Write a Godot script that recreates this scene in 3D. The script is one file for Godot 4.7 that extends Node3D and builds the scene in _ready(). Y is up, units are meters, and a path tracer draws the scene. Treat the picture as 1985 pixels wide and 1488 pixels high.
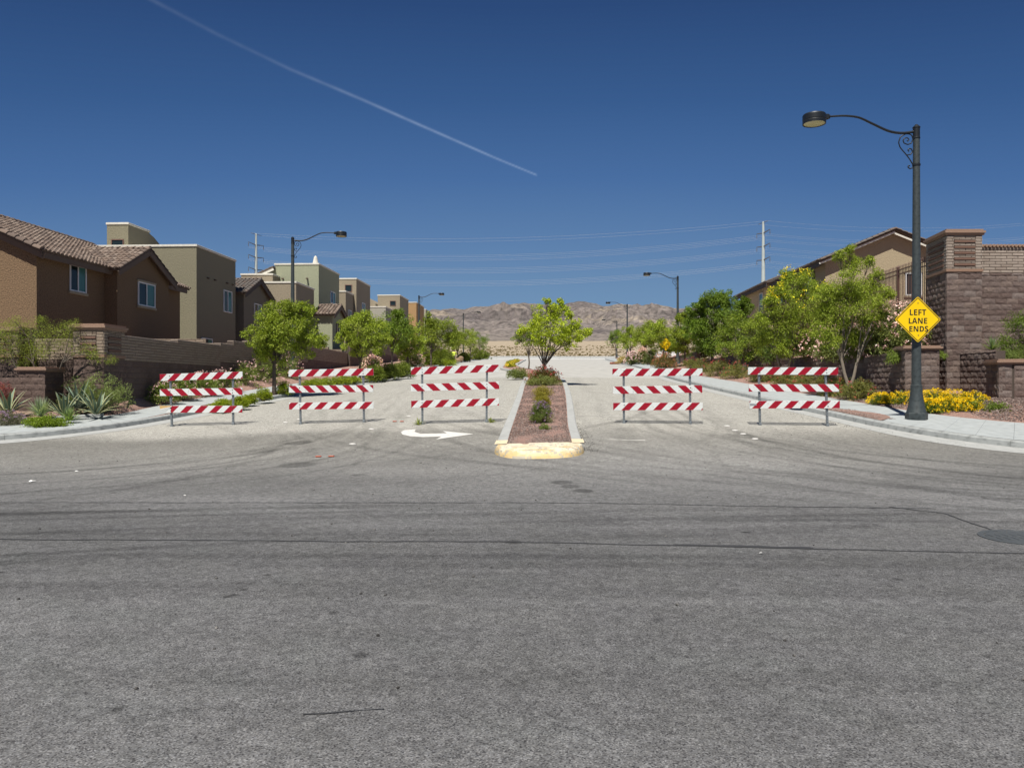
extends Node3D
# A closed-off suburban street in the desert: five striped barricades, a planted median, houses, walls, trees, lamps and mountains.
# Lengths in metres; the viewer stands at x = 0, z = 0 and looks along -z; d below is the distance along -z.

var M := {}
var T := {}
var taken := {}
var rng := RandomNumberGenerator.new()

# ---------------------------------------------------------------- geometry builder
class Geo:
	var v := PackedVector3Array()
	var n := PackedVector3Array()
	var c := PackedColorArray()
	var tint := Color(1, 1, 1)
	var use_c := false

	func tri(a: Vector3, b: Vector3, d: Vector3) -> void:  # counter-clockwise seen from outside
		var m := (b - a).cross(d - a).normalized()
		v.append(a); v.append(d); v.append(b)
		n.append(m); n.append(m); n.append(m)
		c.append(tint); c.append(tint); c.append(tint)

	func quad(a: Vector3, b: Vector3, d: Vector3, e: Vector3) -> void:
		tri(a, b, d)
		tri(a, d, e)

	func smooth_quad(p: Array, m: Array) -> void:
		for k in [0, 2, 1, 0, 3, 2]:
			v.append(p[k]); n.append(m[k]); c.append(tint)

	func box(lo: Vector3, hi: Vector3, x := Transform3D()) -> void:
		var p := []
		for k in 8:
			p.append(x * Vector3(hi.x if k & 1 else lo.x, hi.y if k & 2 else lo.y, hi.z if k & 4 else lo.z))
		quad(p[4], p[5], p[7], p[6]); quad(p[1], p[0], p[2], p[3])
		quad(p[5], p[1], p[3], p[7]); quad(p[0], p[4], p[6], p[2])
		quad(p[6], p[7], p[3], p[2]); quad(p[0], p[1], p[5], p[4])

	# box with chamfered edges
	func cbox(lo: Vector3, hi: Vector3, ch: float, x := Transform3D()) -> void:
		var mid := (lo + hi) / 2.0
		var h := (hi - lo) / 2.0
		var q := func(s: Vector3, axis: int) -> Vector3:
			var t := Vector3(h.x - ch, h.y - ch, h.z - ch)
			t[axis] = h[axis]
			return x * (mid + Vector3(s.x * t.x, s.y * t.y, s.z * t.z))
		for axis in 3:
			var u := (axis + 1) % 3
			var w := (axis + 2) % 3
			for s in [-1.0, 1.0]:
				var r := []
				for k in [[-1, -1], [1, -1], [1, 1], [-1, 1]]:
					var g := Vector3()
					g[axis] = s; g[u] = k[0]; g[w] = k[1]
					r.append(q.call(g, axis))
				if s > 0: quad(r[0], r[1], r[2], r[3])
				else: quad(r[3], r[2], r[1], r[0])
			for su in [-1.0, 1.0]:
				for sw in [-1.0, 1.0]:
					var a := Vector3(); var b := Vector3()
					a[axis] = -1; a[u] = su; a[w] = sw
					b[axis] = 1; b[u] = su; b[w] = sw
					var p0 = q.call(a, u); var p1 = q.call(b, u); var p2 = q.call(b, w); var p3 = q.call(a, w)
					if su * sw > 0: quad(p0, p3, p2, p1)
					else: quad(p0, p1, p2, p3)
		for k in 8:
			var s := Vector3(1 if k & 1 else -1, 1 if k & 2 else -1, 1 if k & 4 else -1)
			if s.x * s.y * s.z > 0: tri(q.call(s, 0), q.call(s, 1), q.call(s, 2))
			else: tri(q.call(s, 0), q.call(s, 2), q.call(s, 1))

	# upright prism over a plan polygon (counter-clockwise seen from above: x right, z towards viewer down)
	func prism(plan: PackedVector2Array, y0: float, y1: float) -> void:
		var k := plan.size()
		for i in k:
			var a := plan[i]; var b := plan[(i + 1) % k]
			quad(Vector3(a.x, y0, a.y), Vector3(b.x, y0, b.y), Vector3(b.x, y1, b.y), Vector3(a.x, y1, a.y))
		var t := Geometry2D.triangulate_polygon(plan)
		for i in range(0, t.size(), 3):
			var a := plan[t[i]]; var b := plan[t[i + 1]]; var d := plan[t[i + 2]]
			if (b - a).cross(d - a) > 0:
				var s := b; b = d; d = s
			tri(Vector3(a.x, y1, a.y), Vector3(b.x, y1, b.y), Vector3(d.x, y1, d.y))
			tri(Vector3(a.x, y0, a.y), Vector3(d.x, y0, d.y), Vector3(b.x, y0, b.y))

	# flat outline in the local x-y plane, pushed out to both sides along z
	func slab(outline: PackedVector2Array, z0: float, z1: float, x := Transform3D()) -> void:
		var k := outline.size()
		var area := 0.0
		for i in k: area += outline[i].cross(outline[(i + 1) % k])
		var o := outline.duplicate()
		if area < 0: o.reverse()
		for i in k:
			var a := o[i]; var b := o[(i + 1) % k]
			quad(x * Vector3(a.x, a.y, z1), x * Vector3(a.x, a.y, z0), x * Vector3(b.x, b.y, z0), x * Vector3(b.x, b.y, z1))
		var t := Geometry2D.triangulate_polygon(o)
		for i in range(0, t.size(), 3):
			var a := o[t[i]]; var b := o[t[i + 1]]; var d := o[t[i + 2]]
			if (b - a).cross(d - a) < 0:
				var s := b; b = d; d = s
			tri(x * Vector3(a.x, a.y, z1), x * Vector3(b.x, b.y, z1), x * Vector3(d.x, d.y, z1))
			tri(x * Vector3(a.x, a.y, z0), x * Vector3(d.x, d.y, z0), x * Vector3(b.x, b.y, z0))

	func tube(p: Array, r: Array, sides := 6, caps := true) -> void:
		var rings := []
		var dirs := []
		var up := Vector3(0.31, 0.2, 0.93).normalized()
		for i in p.size():
			var t: Vector3 = (p[mini(i + 1, p.size() - 1)] - p[maxi(i - 1, 0)]).normalized()
			if absf(t.dot(up)) > 0.95: up = Vector3(t.y, t.z, -t.x).normalized()
			var a := t.cross(up).normalized()
			var b := t.cross(a).normalized()
			up = a.cross(t).normalized()
			var ring := []; var nr := []
			for k in sides:
				var w := TAU * k / sides
				var o := a * cos(w) + b * sin(w)
				nr.append(o); ring.append(p[i] + o * r[i])
			rings.append(ring); dirs.append(nr)
		for i in p.size() - 1:
			for k in sides:
				var j := (k + 1) % sides
				smooth_quad([rings[i][k], rings[i][j], rings[i + 1][j], rings[i + 1][k]], [dirs[i][k], dirs[i][j], dirs[i + 1][j], dirs[i + 1][k]])
		if caps:
			for k in range(1, sides - 1):
				tri(rings[0][0], rings[0][k + 1], rings[0][k])
				tri(rings[-1][0], rings[-1][k], rings[-1][k + 1])

	# turned shape: profile of [radius, height] from bottom to top
	func lathe(profile: Array, sides := 16, x := Transform3D(), flat := false) -> void:
		for i in profile.size() - 1:
			var r0: float = profile[i][0]; var y0: float = profile[i][1]
			var r1: float = profile[i + 1][0]; var y1: float = profile[i + 1][1]
			var s := Vector2(y1 - y0, r0 - r1).normalized()
			for k in sides:
				var a := TAU * k / sides; var b := TAU * (k + 1) / sides
				var p := [x * Vector3(r0 * cos(a), y0, -r0 * sin(a)), x * Vector3(r0 * cos(b), y0, -r0 * sin(b)), x * Vector3(r1 * cos(b), y1, -r1 * sin(b)), x * Vector3(r1 * cos(a), y1, -r1 * sin(a))]
				if flat:
					quad(p[0], p[1], p[2], p[3])
				else:
					var na := x.basis * Vector3(cos(a) * s.x, s.y, -sin(a) * s.x); var nb := x.basis * Vector3(cos(b) * s.x, s.y, -sin(b) * s.x)
					smooth_quad(p, [na, nb, nb, na])

	func append(o: Geo, x: Transform3D, t := Color(1, 1, 1)) -> void:
		v.append_array(x * o.v)
		var nb := Transform3D(x.basis.inverse().transposed(), Vector3())
		var turned := nb * o.n
		for k in turned.size(): turned[k] = turned[k].normalized()
		n.append_array(turned)
		if use_c:
			for k in o.v.size(): c.append(o.c[k] * t)
		else:
			c.append_array(o.c)

	func mesh(material: Material = null, m: ArrayMesh = null, normals := true) -> ArrayMesh:
		if m == null: m = ArrayMesh.new()
		if v.is_empty(): return m
		var a := []
		a.resize(Mesh.ARRAY_MAX)
		a[Mesh.ARRAY_VERTEX] = v
		if normals: a[Mesh.ARRAY_NORMAL] = n
		if use_c: a[Mesh.ARRAY_COLOR] = c
		m.add_surface_from_arrays(Mesh.PRIMITIVE_TRIANGLES, a)
		m.surface_set_material(m.get_surface_count() - 1, material)
		return m

# ---------------------------------------------------------------- naming
func numbered(called: String) -> String:
	var k: int = taken.get(called, 0)
	taken[called] = k + 1
	return called if k == 0 else "%s_%03d" % [called, k]

func tag(o: Node, label: String, category: String, group := "", kind := "") -> Node:
	if label: o.set_meta("label", label)
	if category: o.set_meta("category", category)
	if group: o.set_meta("group", group)
	if kind: o.set_meta("kind", kind)
	return o

func thing(called: String, label: String, category: String, where := Vector3.ZERO, turn := 0.0, group := "") -> Node3D:
	var o := Node3D.new()
	o.name = numbered(called)
	add_child(o)
	o.position = where
	o.rotation.y = turn
	tag(o, label, category, group)
	return o

func obj(called: String, what, material: Material, parent: Node = self, where := Vector3.ZERO) -> MeshInstance3D:
	var o := MeshInstance3D.new()
	o.name = numbered(called) if parent == self else called
	o.mesh = what.mesh(material) if what is Geo else what
	if not what is Geo and material: o.material_override = material
	o.position = where
	parent.add_child(o, true)
	return o

func struct(called: String, what, material: Material, label := "") -> Node:
	var o = obj(called, what, material)
	return tag(o, label, "", "", "structure")

# ---------------------------------------------------------------- the lie of the land
const PROF := [[-60, 0.0], [8, 0.02], [10, 0.03], [13, 0.08], [15.5, 0.16], [22, 0.53], [38, 1.55], [48, 2.05], [75, 3.3], [97, 4.15], [125, 5.4], [150, 6.4], [172, 7.0], [186, 7.1], [240, 8.6], [4000, 60.0]]

func prof(d: float) -> float:
	for i in PROF.size() - 1:
		if d <= PROF[i + 1][0]:
			return lerpf(PROF[i][1], PROF[i + 1][1], (d - PROF[i][0]) / (PROF[i + 1][0] - PROF[i][0]))
	return 60.0

func ground(x: float, d: float) -> float:  # height of the road surface, with its camber
	x = clampf(x, -10.0, 11.0)
	var c := 0.08 - 0.03 * maxf(0.0, 1.0 - x) - 0.012 * maxf(0.0, x - 1.0)
	return (prof(d - 0.8) + 2.0 * prof(d) + prof(d + 0.8)) / 4.0 + c * smoothstep(8.0, 18.0, d) * (1.0 - 0.7 * smoothstep(40.0, 90.0, d))

func at(x: float, y: float, d: float) -> Vector3:  # the point at distance d that stands at this place of the 1985 x 1488 view
	return Vector3((x - 992.5) / 1500.0 * d, 1.6 - (y - 744.0) / 1500.0 * d, -d)

func spot(x: float, d: float, up := 0.0) -> Vector3:  # on the ground at that bearing and distance
	var p := at(x, 744, d)
	return Vector3(p.x, ground(p.x, d) + up, -d)

func along(line: Array, d: float) -> float:  # x of a polyline of [x, d] at distance d
	for i in line.size() - 1:
		if d <= line[i + 1][1]:
			return lerpf(line[i][0], line[i + 1][0], (d - line[i][1]) / (line[i + 1][1] - line[i][1]))
	return line[-1][0]

# ---------------------------------------------------------------- materials
func noise(type: int, freq: float, octaves: int, size: int, tones: Array, sd := 1, seamless := true) -> NoiseTexture2D:
	var f := FastNoiseLite.new()
	f.noise_type = type
	f.frequency = freq
	f.seed = sd
	f.fractal_type = FastNoiseLite.FRACTAL_FBM if octaves > 1 else FastNoiseLite.FRACTAL_NONE
	f.fractal_octaves = octaves
	if type == FastNoiseLite.TYPE_CELLULAR: f.fractal_gain = 0.85
	if type == FastNoiseLite.TYPE_CELLULAR:
		f.cellular_return_type = FastNoiseLite.RETURN_CELL_VALUE
	var t := NoiseTexture2D.new()
	t.width = size
	t.height = size
	t.noise = f
	t.seamless = seamless
	var g := Gradient.new()
	var offs := PackedFloat32Array(); var cols := PackedColorArray()
	for k in tones:
		offs.append(k[0])
		cols.append(k[1] if k[1] is Color else Color(k[1], k[1], k[1]))
	g.offsets = offs
	g.colors = cols
	t.color_ramp = g
	return t

func lin(r: float, g: float, b: float) -> Color:
	return Color(r, g, b).linear_to_srgb()

# base colour in linear values; one texture of tone and one of relief, laid over the world by their scale
func mat(r: float, g: float, b: float, rough := 0.9, tone: Texture2D = null, scale := 1.0, relief: Texture2D = null, deep := 1.0, metal := 0.0) -> StandardMaterial3D:
	var m := StandardMaterial3D.new()
	m.albedo_color = lin(r, g, b)
	m.roughness = rough
	m.metallic = metal
	if tone or relief:
		m.uv1_triplanar = true
		m.uv1_world_triplanar = true
		m.uv1_scale = Vector3.ONE * scale
	m.albedo_texture = tone
	if relief:
		m.heightmap_enabled = true
		m.heightmap_texture = relief
		m.heightmap_scale = deep
	return m

func leafy(back := 0.5) -> StandardMaterial3D:
	var m := StandardMaterial3D.new()
	m.vertex_color_use_as_albedo = true
	m.roughness = 0.55
	m.metallic_specular = 0.35
	m.backlight_enabled = true
	m.backlight = Color(back, back, back * 0.6)
	return m

func materials() -> void:
	T.soft = noise(FastNoiseLite.TYPE_SIMPLEX_SMOOTH, 0.012, 6, 512, [[0.0, 0.86], [0.5, 0.95], [1.0, 1.0]], 3)
	T.fine = noise(FastNoiseLite.TYPE_SIMPLEX_SMOOTH, 0.09, 4, 512, [[0.0, 0.0], [1.0, 1.0]], 4)
	T.grain = noise(FastNoiseLite.TYPE_SIMPLEX_SMOOTH, 0.06, 4, 512, [[0.0, 0.6], [0.45, 0.86], [1.0, 1.0]], 5)
	T.rocky = noise(FastNoiseLite.TYPE_SIMPLEX_SMOOTH, 0.035, 5, 512, [[0.0, 0.55], [0.5, 0.85], [1.0, 1.0]], 6)
	T.rough = noise(FastNoiseLite.TYPE_SIMPLEX_SMOOTH, 0.06, 5, 512, [[0.0, 0.0], [1.0, 1.0]], 7)
	T.gravel = noise(FastNoiseLite.TYPE_CELLULAR, 0.12, 1, 512, [[0.0, Color(0.45, 0.36, 0.33)], [0.3, Color(0.62, 0.48, 0.43)], [0.6, Color(0.75, 0.6, 0.54)], [0.85, Color(0.86, 0.74, 0.68)], [1.0, Color(1, 0.94, 0.9)]], 8, false)
	T.aggregate = noise(FastNoiseLite.TYPE_CELLULAR, 0.5, 1, 2048, [[0.0, Color(0.42, 0.42, 0.43)], [0.1, Color(0.56, 0.55, 0.55)], [0.25, Color(0.71, 0.71, 0.7)], [0.5, Color(0.76, 0.755, 0.74)], [0.72, Color(0.8, 0.805, 0.81)], [0.86, Color(0.9, 0.89, 0.87)], [0.93, Color(1, 1, 0.98)], [1.0, Color(1, 1, 1)]], 9, false)
	T.scuff = noise(FastNoiseLite.TYPE_SIMPLEX_SMOOTH, 0.02, 6, 512, [[0.0, 0.62], [0.2, 0.88], [0.34, 0.985], [1.0, 1.0]], 10)
	T.mottle = noise(FastNoiseLite.TYPE_SIMPLEX_SMOOTH, 0.11, 4, 512, [[0.0, 0.55], [0.4, 0.84], [0.6, 0.94], [1.0, 1.0]], 14)
	T.streak = noise(FastNoiseLite.TYPE_SIMPLEX_SMOOTH, 0.012, 6, 512, [[0.0, 0.6], [0.4, 0.9], [1.0, 1.0]], 11)

	M.sidewalk = mat(0.385, 0.415, 0.415, 0.9, T.soft, 0.45, T.fine, 0.15)
	M.kerb = mat(0.38, 0.4, 0.39, 0.9, T.streak, 0.6, T.fine, 0.2)
	M.gutter = mat(0.40, 0.41, 0.395, 0.9, T.soft, 0.5, T.fine, 0.15)
	M.nose = mat(0.68, 0.58, 0.39, 0.8, T.scuff, 1.1, T.fine, 0.3)
	M.gravel = mat(0.62, 0.575, 0.56, 0.95, T.gravel, 2.6, T.fine, 1.0)
	M.stone = mat(0.27, 0.195, 0.17, 0.95, T.rocky, 3.0, T.fine, 0.4)
	M.split = mat(0.27, 0.205, 0.18, 0.95, T.rocky, 2.2, T.rough, 2.4)
	M.split_b = mat(0.31, 0.235, 0.2, 0.95, T.rocky, 2.0, T.rough, 2.4)
	M.split_d = mat(0.35, 0.285, 0.255, 0.95, T.rocky, 2.3, T.rough, 2.4)
	M.split_c = mat(0.225, 0.16, 0.138, 0.95, T.rocky, 2.4, T.rough, 2.4)
	M.slump = mat(0.41, 0.345, 0.29, 0.95, T.grain, 1.3, T.fine, 0.4)
	M.slump_b = mat(0.455, 0.385, 0.325, 0.95, T.grain, 1.2, T.fine, 0.4)
	M.slump_c = mat(0.36, 0.295, 0.245, 0.95, T.grain, 1.4, T.fine, 0.4)
	M.band = mat(0.34, 0.215, 0.15, 0.95, T.grain, 1.2, T.fine, 0.4)
	M.cap = mat(0.38, 0.25, 0.18, 0.95, T.grain, 1.0, T.fine, 0.4)
	M.slat = mat(0.22, 0.13, 0.095, 0.95, T.grain, 1.3, T.fine, 0.4)
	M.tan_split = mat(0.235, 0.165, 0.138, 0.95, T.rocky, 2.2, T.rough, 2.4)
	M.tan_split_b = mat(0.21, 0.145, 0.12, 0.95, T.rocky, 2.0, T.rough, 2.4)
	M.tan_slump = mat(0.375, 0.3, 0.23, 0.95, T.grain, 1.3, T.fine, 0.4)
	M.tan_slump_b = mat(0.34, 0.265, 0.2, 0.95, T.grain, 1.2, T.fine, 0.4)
	M.mortar = mat(0.11, 0.085, 0.07, 0.95, T.grain, 1.0)
	M.stucco_brown = mat(0.225, 0.148, 0.083, 0.95, T.mottle, 0.26, T.fine, 1.6)
	M.stucco_grey = mat(0.27, 0.25, 0.17, 0.95, T.mottle, 0.26, T.fine, 1.6)
	M.stucco_taupe = mat(0.22, 0.2, 0.15, 0.95, T.mottle, 0.26, T.fine, 1.6)
	M.stucco_green = mat(0.38, 0.4, 0.275, 0.95, T.mottle, 0.26, T.fine, 1.6)
	M.stucco_tan = mat(0.35, 0.3, 0.215, 0.95, T.mottle, 0.26, T.fine, 1.6)
	M.stucco_pale = mat(0.42, 0.41, 0.34, 0.95, T.mottle, 0.26, T.fine, 1.6)
	M.stucco_orange = mat(0.47, 0.3, 0.14, 0.95, T.mottle, 0.26, T.fine, 1.6)
	M.stucco_sand = mat(0.45, 0.375, 0.245, 0.95, T.mottle, 0.26, T.fine, 1.6)
	M.stucco_cream = mat(0.68, 0.55, 0.34, 0.95, T.mottle, 0.26, T.fine, 1.6)
	M.trim_white = mat(0.68, 0.66, 0.58, 0.8, T.soft, 0.8)
	M.trim_tan = mat(0.36, 0.31, 0.22, 0.9, T.soft, 0.8, T.fine, 0.3)
	M.fascia = mat(0.13, 0.095, 0.07, 0.8)
	M.fascia_dark = mat(0.06, 0.05, 0.045, 0.8)
	M.frame = mat(0.72, 0.74, 0.74, 0.4)
	M.frame_brown = mat(0.16, 0.09, 0.07, 0.6)
	M.glass_dark = mat(0.015, 0.025, 0.03, 0.06)
	M.glass_teal = mat(0.06, 0.17, 0.165, 0.12)
	M.shutter = mat(0.05, 0.05, 0.055, 0.7)
	M.tile = mat(0.25, 0.185, 0.145, 0.9, T.grain, 1.5, T.fine, 0.3)
	M.tile_b = mat(0.18, 0.135, 0.11, 0.9, T.grain, 1.5, T.fine, 0.3)
	M.tile_c = mat(0.33, 0.26, 0.21, 0.9, T.grain, 1.5, T.fine, 0.3)
	M.tile_grey = mat(0.17, 0.15, 0.135, 0.9, T.grain, 1.5, T.fine, 0.3)
	M.underlay = mat(0.1, 0.075, 0.06, 0.95)
	M.pole = mat(0.06, 0.074, 0.076, 0.5, T.streak, 1.2, null, 1.0, 0.2)
	M.iron = mat(0.018, 0.022, 0.026, 0.45, null, 1.0, null, 1.0, 0.3)
	M.lens = mat(0.5, 0.47, 0.28, 0.3, T.scuff, 3.0)
	M.galv = mat(0.27, 0.3, 0.32, 0.5, T.streak, 3.0, null, 1.0, 0.5)
	M.bolt = mat(0.12, 0.12, 0.12, 0.4, null, 1.0, null, 1.0, 0.8)
	M.board_white = mat(0.66, 0.69, 0.675, 0.45, T.scuff, 1.4)
	M.board_red = mat(0.31, 0.002, 0.016, 0.4, T.scuff, 1.1)
	M.wood = mat(0.62, 0.41, 0.17, 0.85, T.streak, 6.0)
	M.sign_yellow = mat(0.86, 0.56, 0.0, 0.4)
	M.sign_back = mat(0.4, 0.42, 0.43, 0.45, null, 1.0, null, 1.0, 0.6)
	M.black = mat(0.01, 0.01, 0.01, 0.6)
	M.sign_white = mat(0.8, 0.8, 0.8, 0.5)
	M.sign_red = mat(0.45, 0.02, 0.02, 0.5)
	M.fence = mat(0.115, 0.06, 0.045, 0.6)
	M.bark = mat(0.17, 0.14, 0.11, 0.95, T.rocky, 4.0, T.rough, 1.2)
	M.bark_pale = mat(0.33, 0.28, 0.22, 0.95, T.rocky, 4.0, T.rough, 0.8)
	M.twig = mat(0.14, 0.11, 0.075, 0.95)
	M.leaf = leafy(0.85)
	M.faded = mat(0.52, 0.51, 0.47, 0.85, T.scuff, 0.9)
	for g in [M.glass_dark, M.glass_teal]: g.metallic_specular = 0.32
	M.agave = leafy(0.15)
	M.petal = leafy(0.4)
	M.steel = mat(0.42, 0.48, 0.48, 0.5)
	M.steel_dark = mat(0.1, 0.1, 0.11, 0.6)
	M.wire = mat(0.5, 0.5, 0.52, 0.6)
	M.paint = mat(0.62, 0.615, 0.58, 0.8, T.scuff, 0.9)
	M.dot = mat(0.6, 0.59, 0.56, 0.5)
	M.marker = mat(0.4, 0.08, 0.03, 0.4)
	M.cast_iron = mat(0.09, 0.1, 0.105, 0.6, T.scuff, 2.0, T.fine, 0.5, 0.3)
	M.barrier = mat(0.46, 0.47, 0.46, 0.9, T.soft, 0.5)
	M.shirt = mat(0.62, 0.8, 0.08, 0.8)
	M.trousers = mat(0.02, 0.028, 0.035, 0.9)
	M.skin = mat(0.3, 0.15, 0.09, 0.6)
	M.paper = mat(0.8, 0.8, 0.78, 0.9)
	M.car = mat(0.75, 0.75, 0.74, 0.25)
	M.rubber = mat(0.02, 0.02, 0.02, 0.9)
	M.red_brick = mat(0.4, 0.15, 0.09, 0.9, T.grain, 2.0)

# ---------------------------------------------------------------- sky
const EXPOSURE := 1.3

func sky_panorama() -> ImageTexture:  # clear sky by height above the horizon, and one thin contrail, widest and faintest at its old upper end
	var w := 4096
	var h := 2048
	var air := [[0.0, 0.215, 0.35, 0.53], [3.0, 0.19, 0.32, 0.5], [6.8, 0.153, 0.275, 0.455], [10.0, 0.114, 0.224, 0.42], [14.9, 0.067, 0.156, 0.356], [20.0, 0.041, 0.108, 0.272], [26.0, 0.026, 0.07, 0.196], [40.0, 0.019, 0.053, 0.155], [90.0, 0.015, 0.042, 0.13]]
	var im := Image.create(128, 1024, false, Image.FORMAT_RGBF)
	for row in 1024:
		for k in 128:
			var el := (0.5 - (row + 0.5) / 1024.0) * 180.0
			var c := Color(0.27, 0.25, 0.22)
			if el >= 0.0:
				var off := absf(wrapf((k + 0.5) / 128.0 * 360.0 + 180.0, 0.0, 360.0) - 180.0)
				el = minf(90.0, el + 4.5 * smoothstep(4.0, 60.0, off) * smoothstep(0.0, 12.0, el))  # deeper blue away from the street's bearing
				for i in air.size() - 1:
					if el >= air[i][0] and el <= air[i + 1][0]:
						var s: float = (el - air[i][0]) / (air[i + 1][0] - air[i][0])
						c = Color(lerpf(air[i][1], air[i + 1][1], s), lerpf(air[i][2], air[i + 1][2], s), lerpf(air[i][3], air[i + 1][3], s))
			im.set_pixel(k, row, (c * (1.0 / EXPOSURE)).linear_to_srgb())
	im.resize(w, h, Image.INTERPOLATE_BILINEAR)
	im.convert(Image.FORMAT_RGB8)
	var path := [Vector2(285, -5), Vector2(420, 66), Vector2(560, 133), Vector2(700, 192), Vector2(800, 236), Vector2(960, 306), Vector2(1040, 339)]
	var f := FastNoiseLite.new()
	f.frequency = 0.02
	f.seed = 5
	for row in range(560, 1024):
		var el := (0.5 - (row + 0.5) / h) * PI
		if el < 0.2 or el > 0.62: continue
		for k in range(-620, 120):
			var az := (k + 0.5) / w * TAU - PI / 2.0
			var s := Vector3(cos(az) * cos(el), sin(el), sin(az) * cos(el))
			var p := Vector2(992.5 - 1500.0 * s.x / s.z, 744.0 + 1500.0 * s.y / s.z)
			if p.x < 270 or p.x > 1060 or p.y > 350: continue
			var best := 1e9
			var where := 0.0
			for i in path.size() - 1:
				var q := Geometry2D.get_closest_point_to_segment(p, path[i], path[i + 1])
				var g := q.distance_to(p)
				if g < best:
					best = g
					where = (q.x - 285.0) / 755.0
			var wide := lerpf(3.6, 1.05, where)
			if best > wide * 3: continue
			var strength := exp(-best * best / (wide * wide)) * lerpf(0.035, 0.19, smoothstep(0.25, 0.85, where)) * (1.0 + 0.35 * f.get_noise_2d(p.x, p.y))
			if where > 0.999 and p.x > 1040: strength *= 0.4
			var under := im.get_pixel(posmod(k, w), row).srgb_to_linear()
			im.set_pixel(posmod(k, w), row, (under + Color(0.72, 0.8, 0.86) * clampf(strength, 0, 1)).linear_to_srgb())
	return ImageTexture.create_from_image(im)

func environment() -> void:
	var cam := Camera3D.new()
	cam.name = "camera"
	cam.position = Vector3(0, 1.6, 0)
	cam.fov = rad_to_deg(2.0 * atan(744.0 / 1500.0))
	cam.near = 0.05
	cam.far = 12000.0
	add_child(cam)
	cam.current = true
	var sky := PanoramaSkyMaterial.new()
	sky.panorama = sky_panorama()
	var e := Environment.new()
	e.background_mode = Environment.BG_SKY
	e.sky = Sky.new()
	e.sky.sky_material = sky
	e.tonemap_mode = Environment.TONE_MAPPER_LINEAR
	e.tonemap_exposure = EXPOSURE
	e.sdfgi_enabled = true
	e.ssao_enabled = true
	e.ssil_enabled = true
	var we := WorldEnvironment.new()
	we.name = "world_environment"
	we.environment = e
	add_child(we)
	var sun := DirectionalLight3D.new()
	sun.name = "sun"
	sun.light_energy = 1.6
	sun.light_color = Color(1.0, 0.975, 0.935)
	sun.light_angular_distance = 0.53
	sun.shadow_enabled = true
	add_child(sun)
	var towards := Vector3(-sin(deg_to_rad(15.5)) * cos(deg_to_rad(60.0)), sin(deg_to_rad(60.0)), cos(deg_to_rad(15.5)) * cos(deg_to_rad(60.0)))
	sun.look_at_from_position(Vector3.ZERO, -towards)

# ---------------------------------------------------------------- roads and pavements
const KL := [[-60.0, 15.8], [-40.0, 16.3], [-24.0, 17.0], [-17.0, 18.0], [-14.6, 18.9], [-13.0, 19.8], [-11.9, 21.4], [-11.2, 23.5], [-10.75, 26.5], [-10.35, 30.0], [-9.75, 33.8], [-9.0, 38.5], [-8.3, 44.5], [-7.7, 52.0], [-7.5, 58.0], [-7.4, 75.0], [-7.2, 95.0], [-6.6, 123.0], [-6.1, 150.0], [-6.0, 158.0], [-7.5, 162.0], [-14.0, 164.0]]
const SFL := [[-60.0, 15.95], [-40.0, 16.45], [-24.0, 17.15], [-17.0, 18.15], [-14.68, 19.05], [-13.12, 19.93], [-12.04, 21.48], [-11.37, 23.56], [-11.3, 27.0], [-11.2, 30.0], [-10.9, 33.5], [-10.5, 38.5], [-9.9, 44.5], [-9.25, 52.0], [-8.95, 58.0], [-8.7, 75.0], [-8.5, 95.0], [-8.0, 123.0], [-7.6, 150.0], [-7.6, 158.0], [-8.5, 163.0], [-14.0, 165.0]]
const SBL := [[-60.0, 18.0], [-40.0, 18.6], [-24.0, 19.6], [-17.0, 20.9], [-15.0, 22.2], [-13.9, 23.1], [-12.95, 23.9], [-12.6, 24.8], [-12.65, 27.4], [-12.55, 30.2], [-12.2, 33.8], [-11.7, 38.7], [-11.0, 44.7], [-10.35, 52.2], [-10.1, 58.2], [-9.85, 75.2], [-9.6, 95.2], [-9.1, 123.2], [-8.7, 150.2], [-8.8, 158.2], [-9.6, 164.4], [-14.0, 166.4]]
const KR := [[60.0, 12.6], [40.0, 13.0], [25.0, 13.6], [17.0, 14.4], [13.4, 15.3], [11.9, 16.0], [10.95, 17.0], [10.25, 18.6], [9.85, 20.8], [9.7, 23.0], [9.5, 25.5], [9.3, 30.0], [9.0, 36.0], [9.05, 42.0], [9.5, 49.0], [10.7, 62.0], [12.2, 80.0], [13.6, 100.0], [16.0, 130.0], [19.0, 156.0], [21.5, 161.0], [32.0, 163.0]]
const SBR := [[60.0, 15.6], [40.0, 16.0], [25.0, 16.7], [18.5, 17.6], [15.6, 18.5], [14.2, 19.3], [13.2, 20.3], [12.55, 21.6], [12.15, 23.2], [11.95, 25.0], [11.8, 27.0], [11.45, 30.8], [11.1, 36.6], [11.0, 42.5], [11.35, 49.3], [12.5, 62.3], [14.0, 80.3], [15.4, 100.3], [17.8, 130.2], [20.8, 156.2], [22.6, 162.6], [32.0, 165.0]]
const ML := [[-0.36, 15.7], [-0.24, 19.0], [-0.1, 22.6], [0.15, 29.0], [0.35, 35.0], [0.6, 41.0], [0.5, 48.0], [-0.1, 56.0], [-0.95, 63.0], [-0.9, 75.0], [-0.6, 86.0], [0.1, 107.0], [0.9, 125.0]]
const MR := [[1.47, 15.7], [1.62, 19.0], [1.85, 22.6], [2.25, 29.0], [2.55, 35.0], [2.75, 41.0], [2.6, 48.0], [1.9, 56.0], [1.0, 63.0], [0.6, 75.0], [0.75, 86.0], [1.5, 107.0], [2.3, 125.0]]

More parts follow.
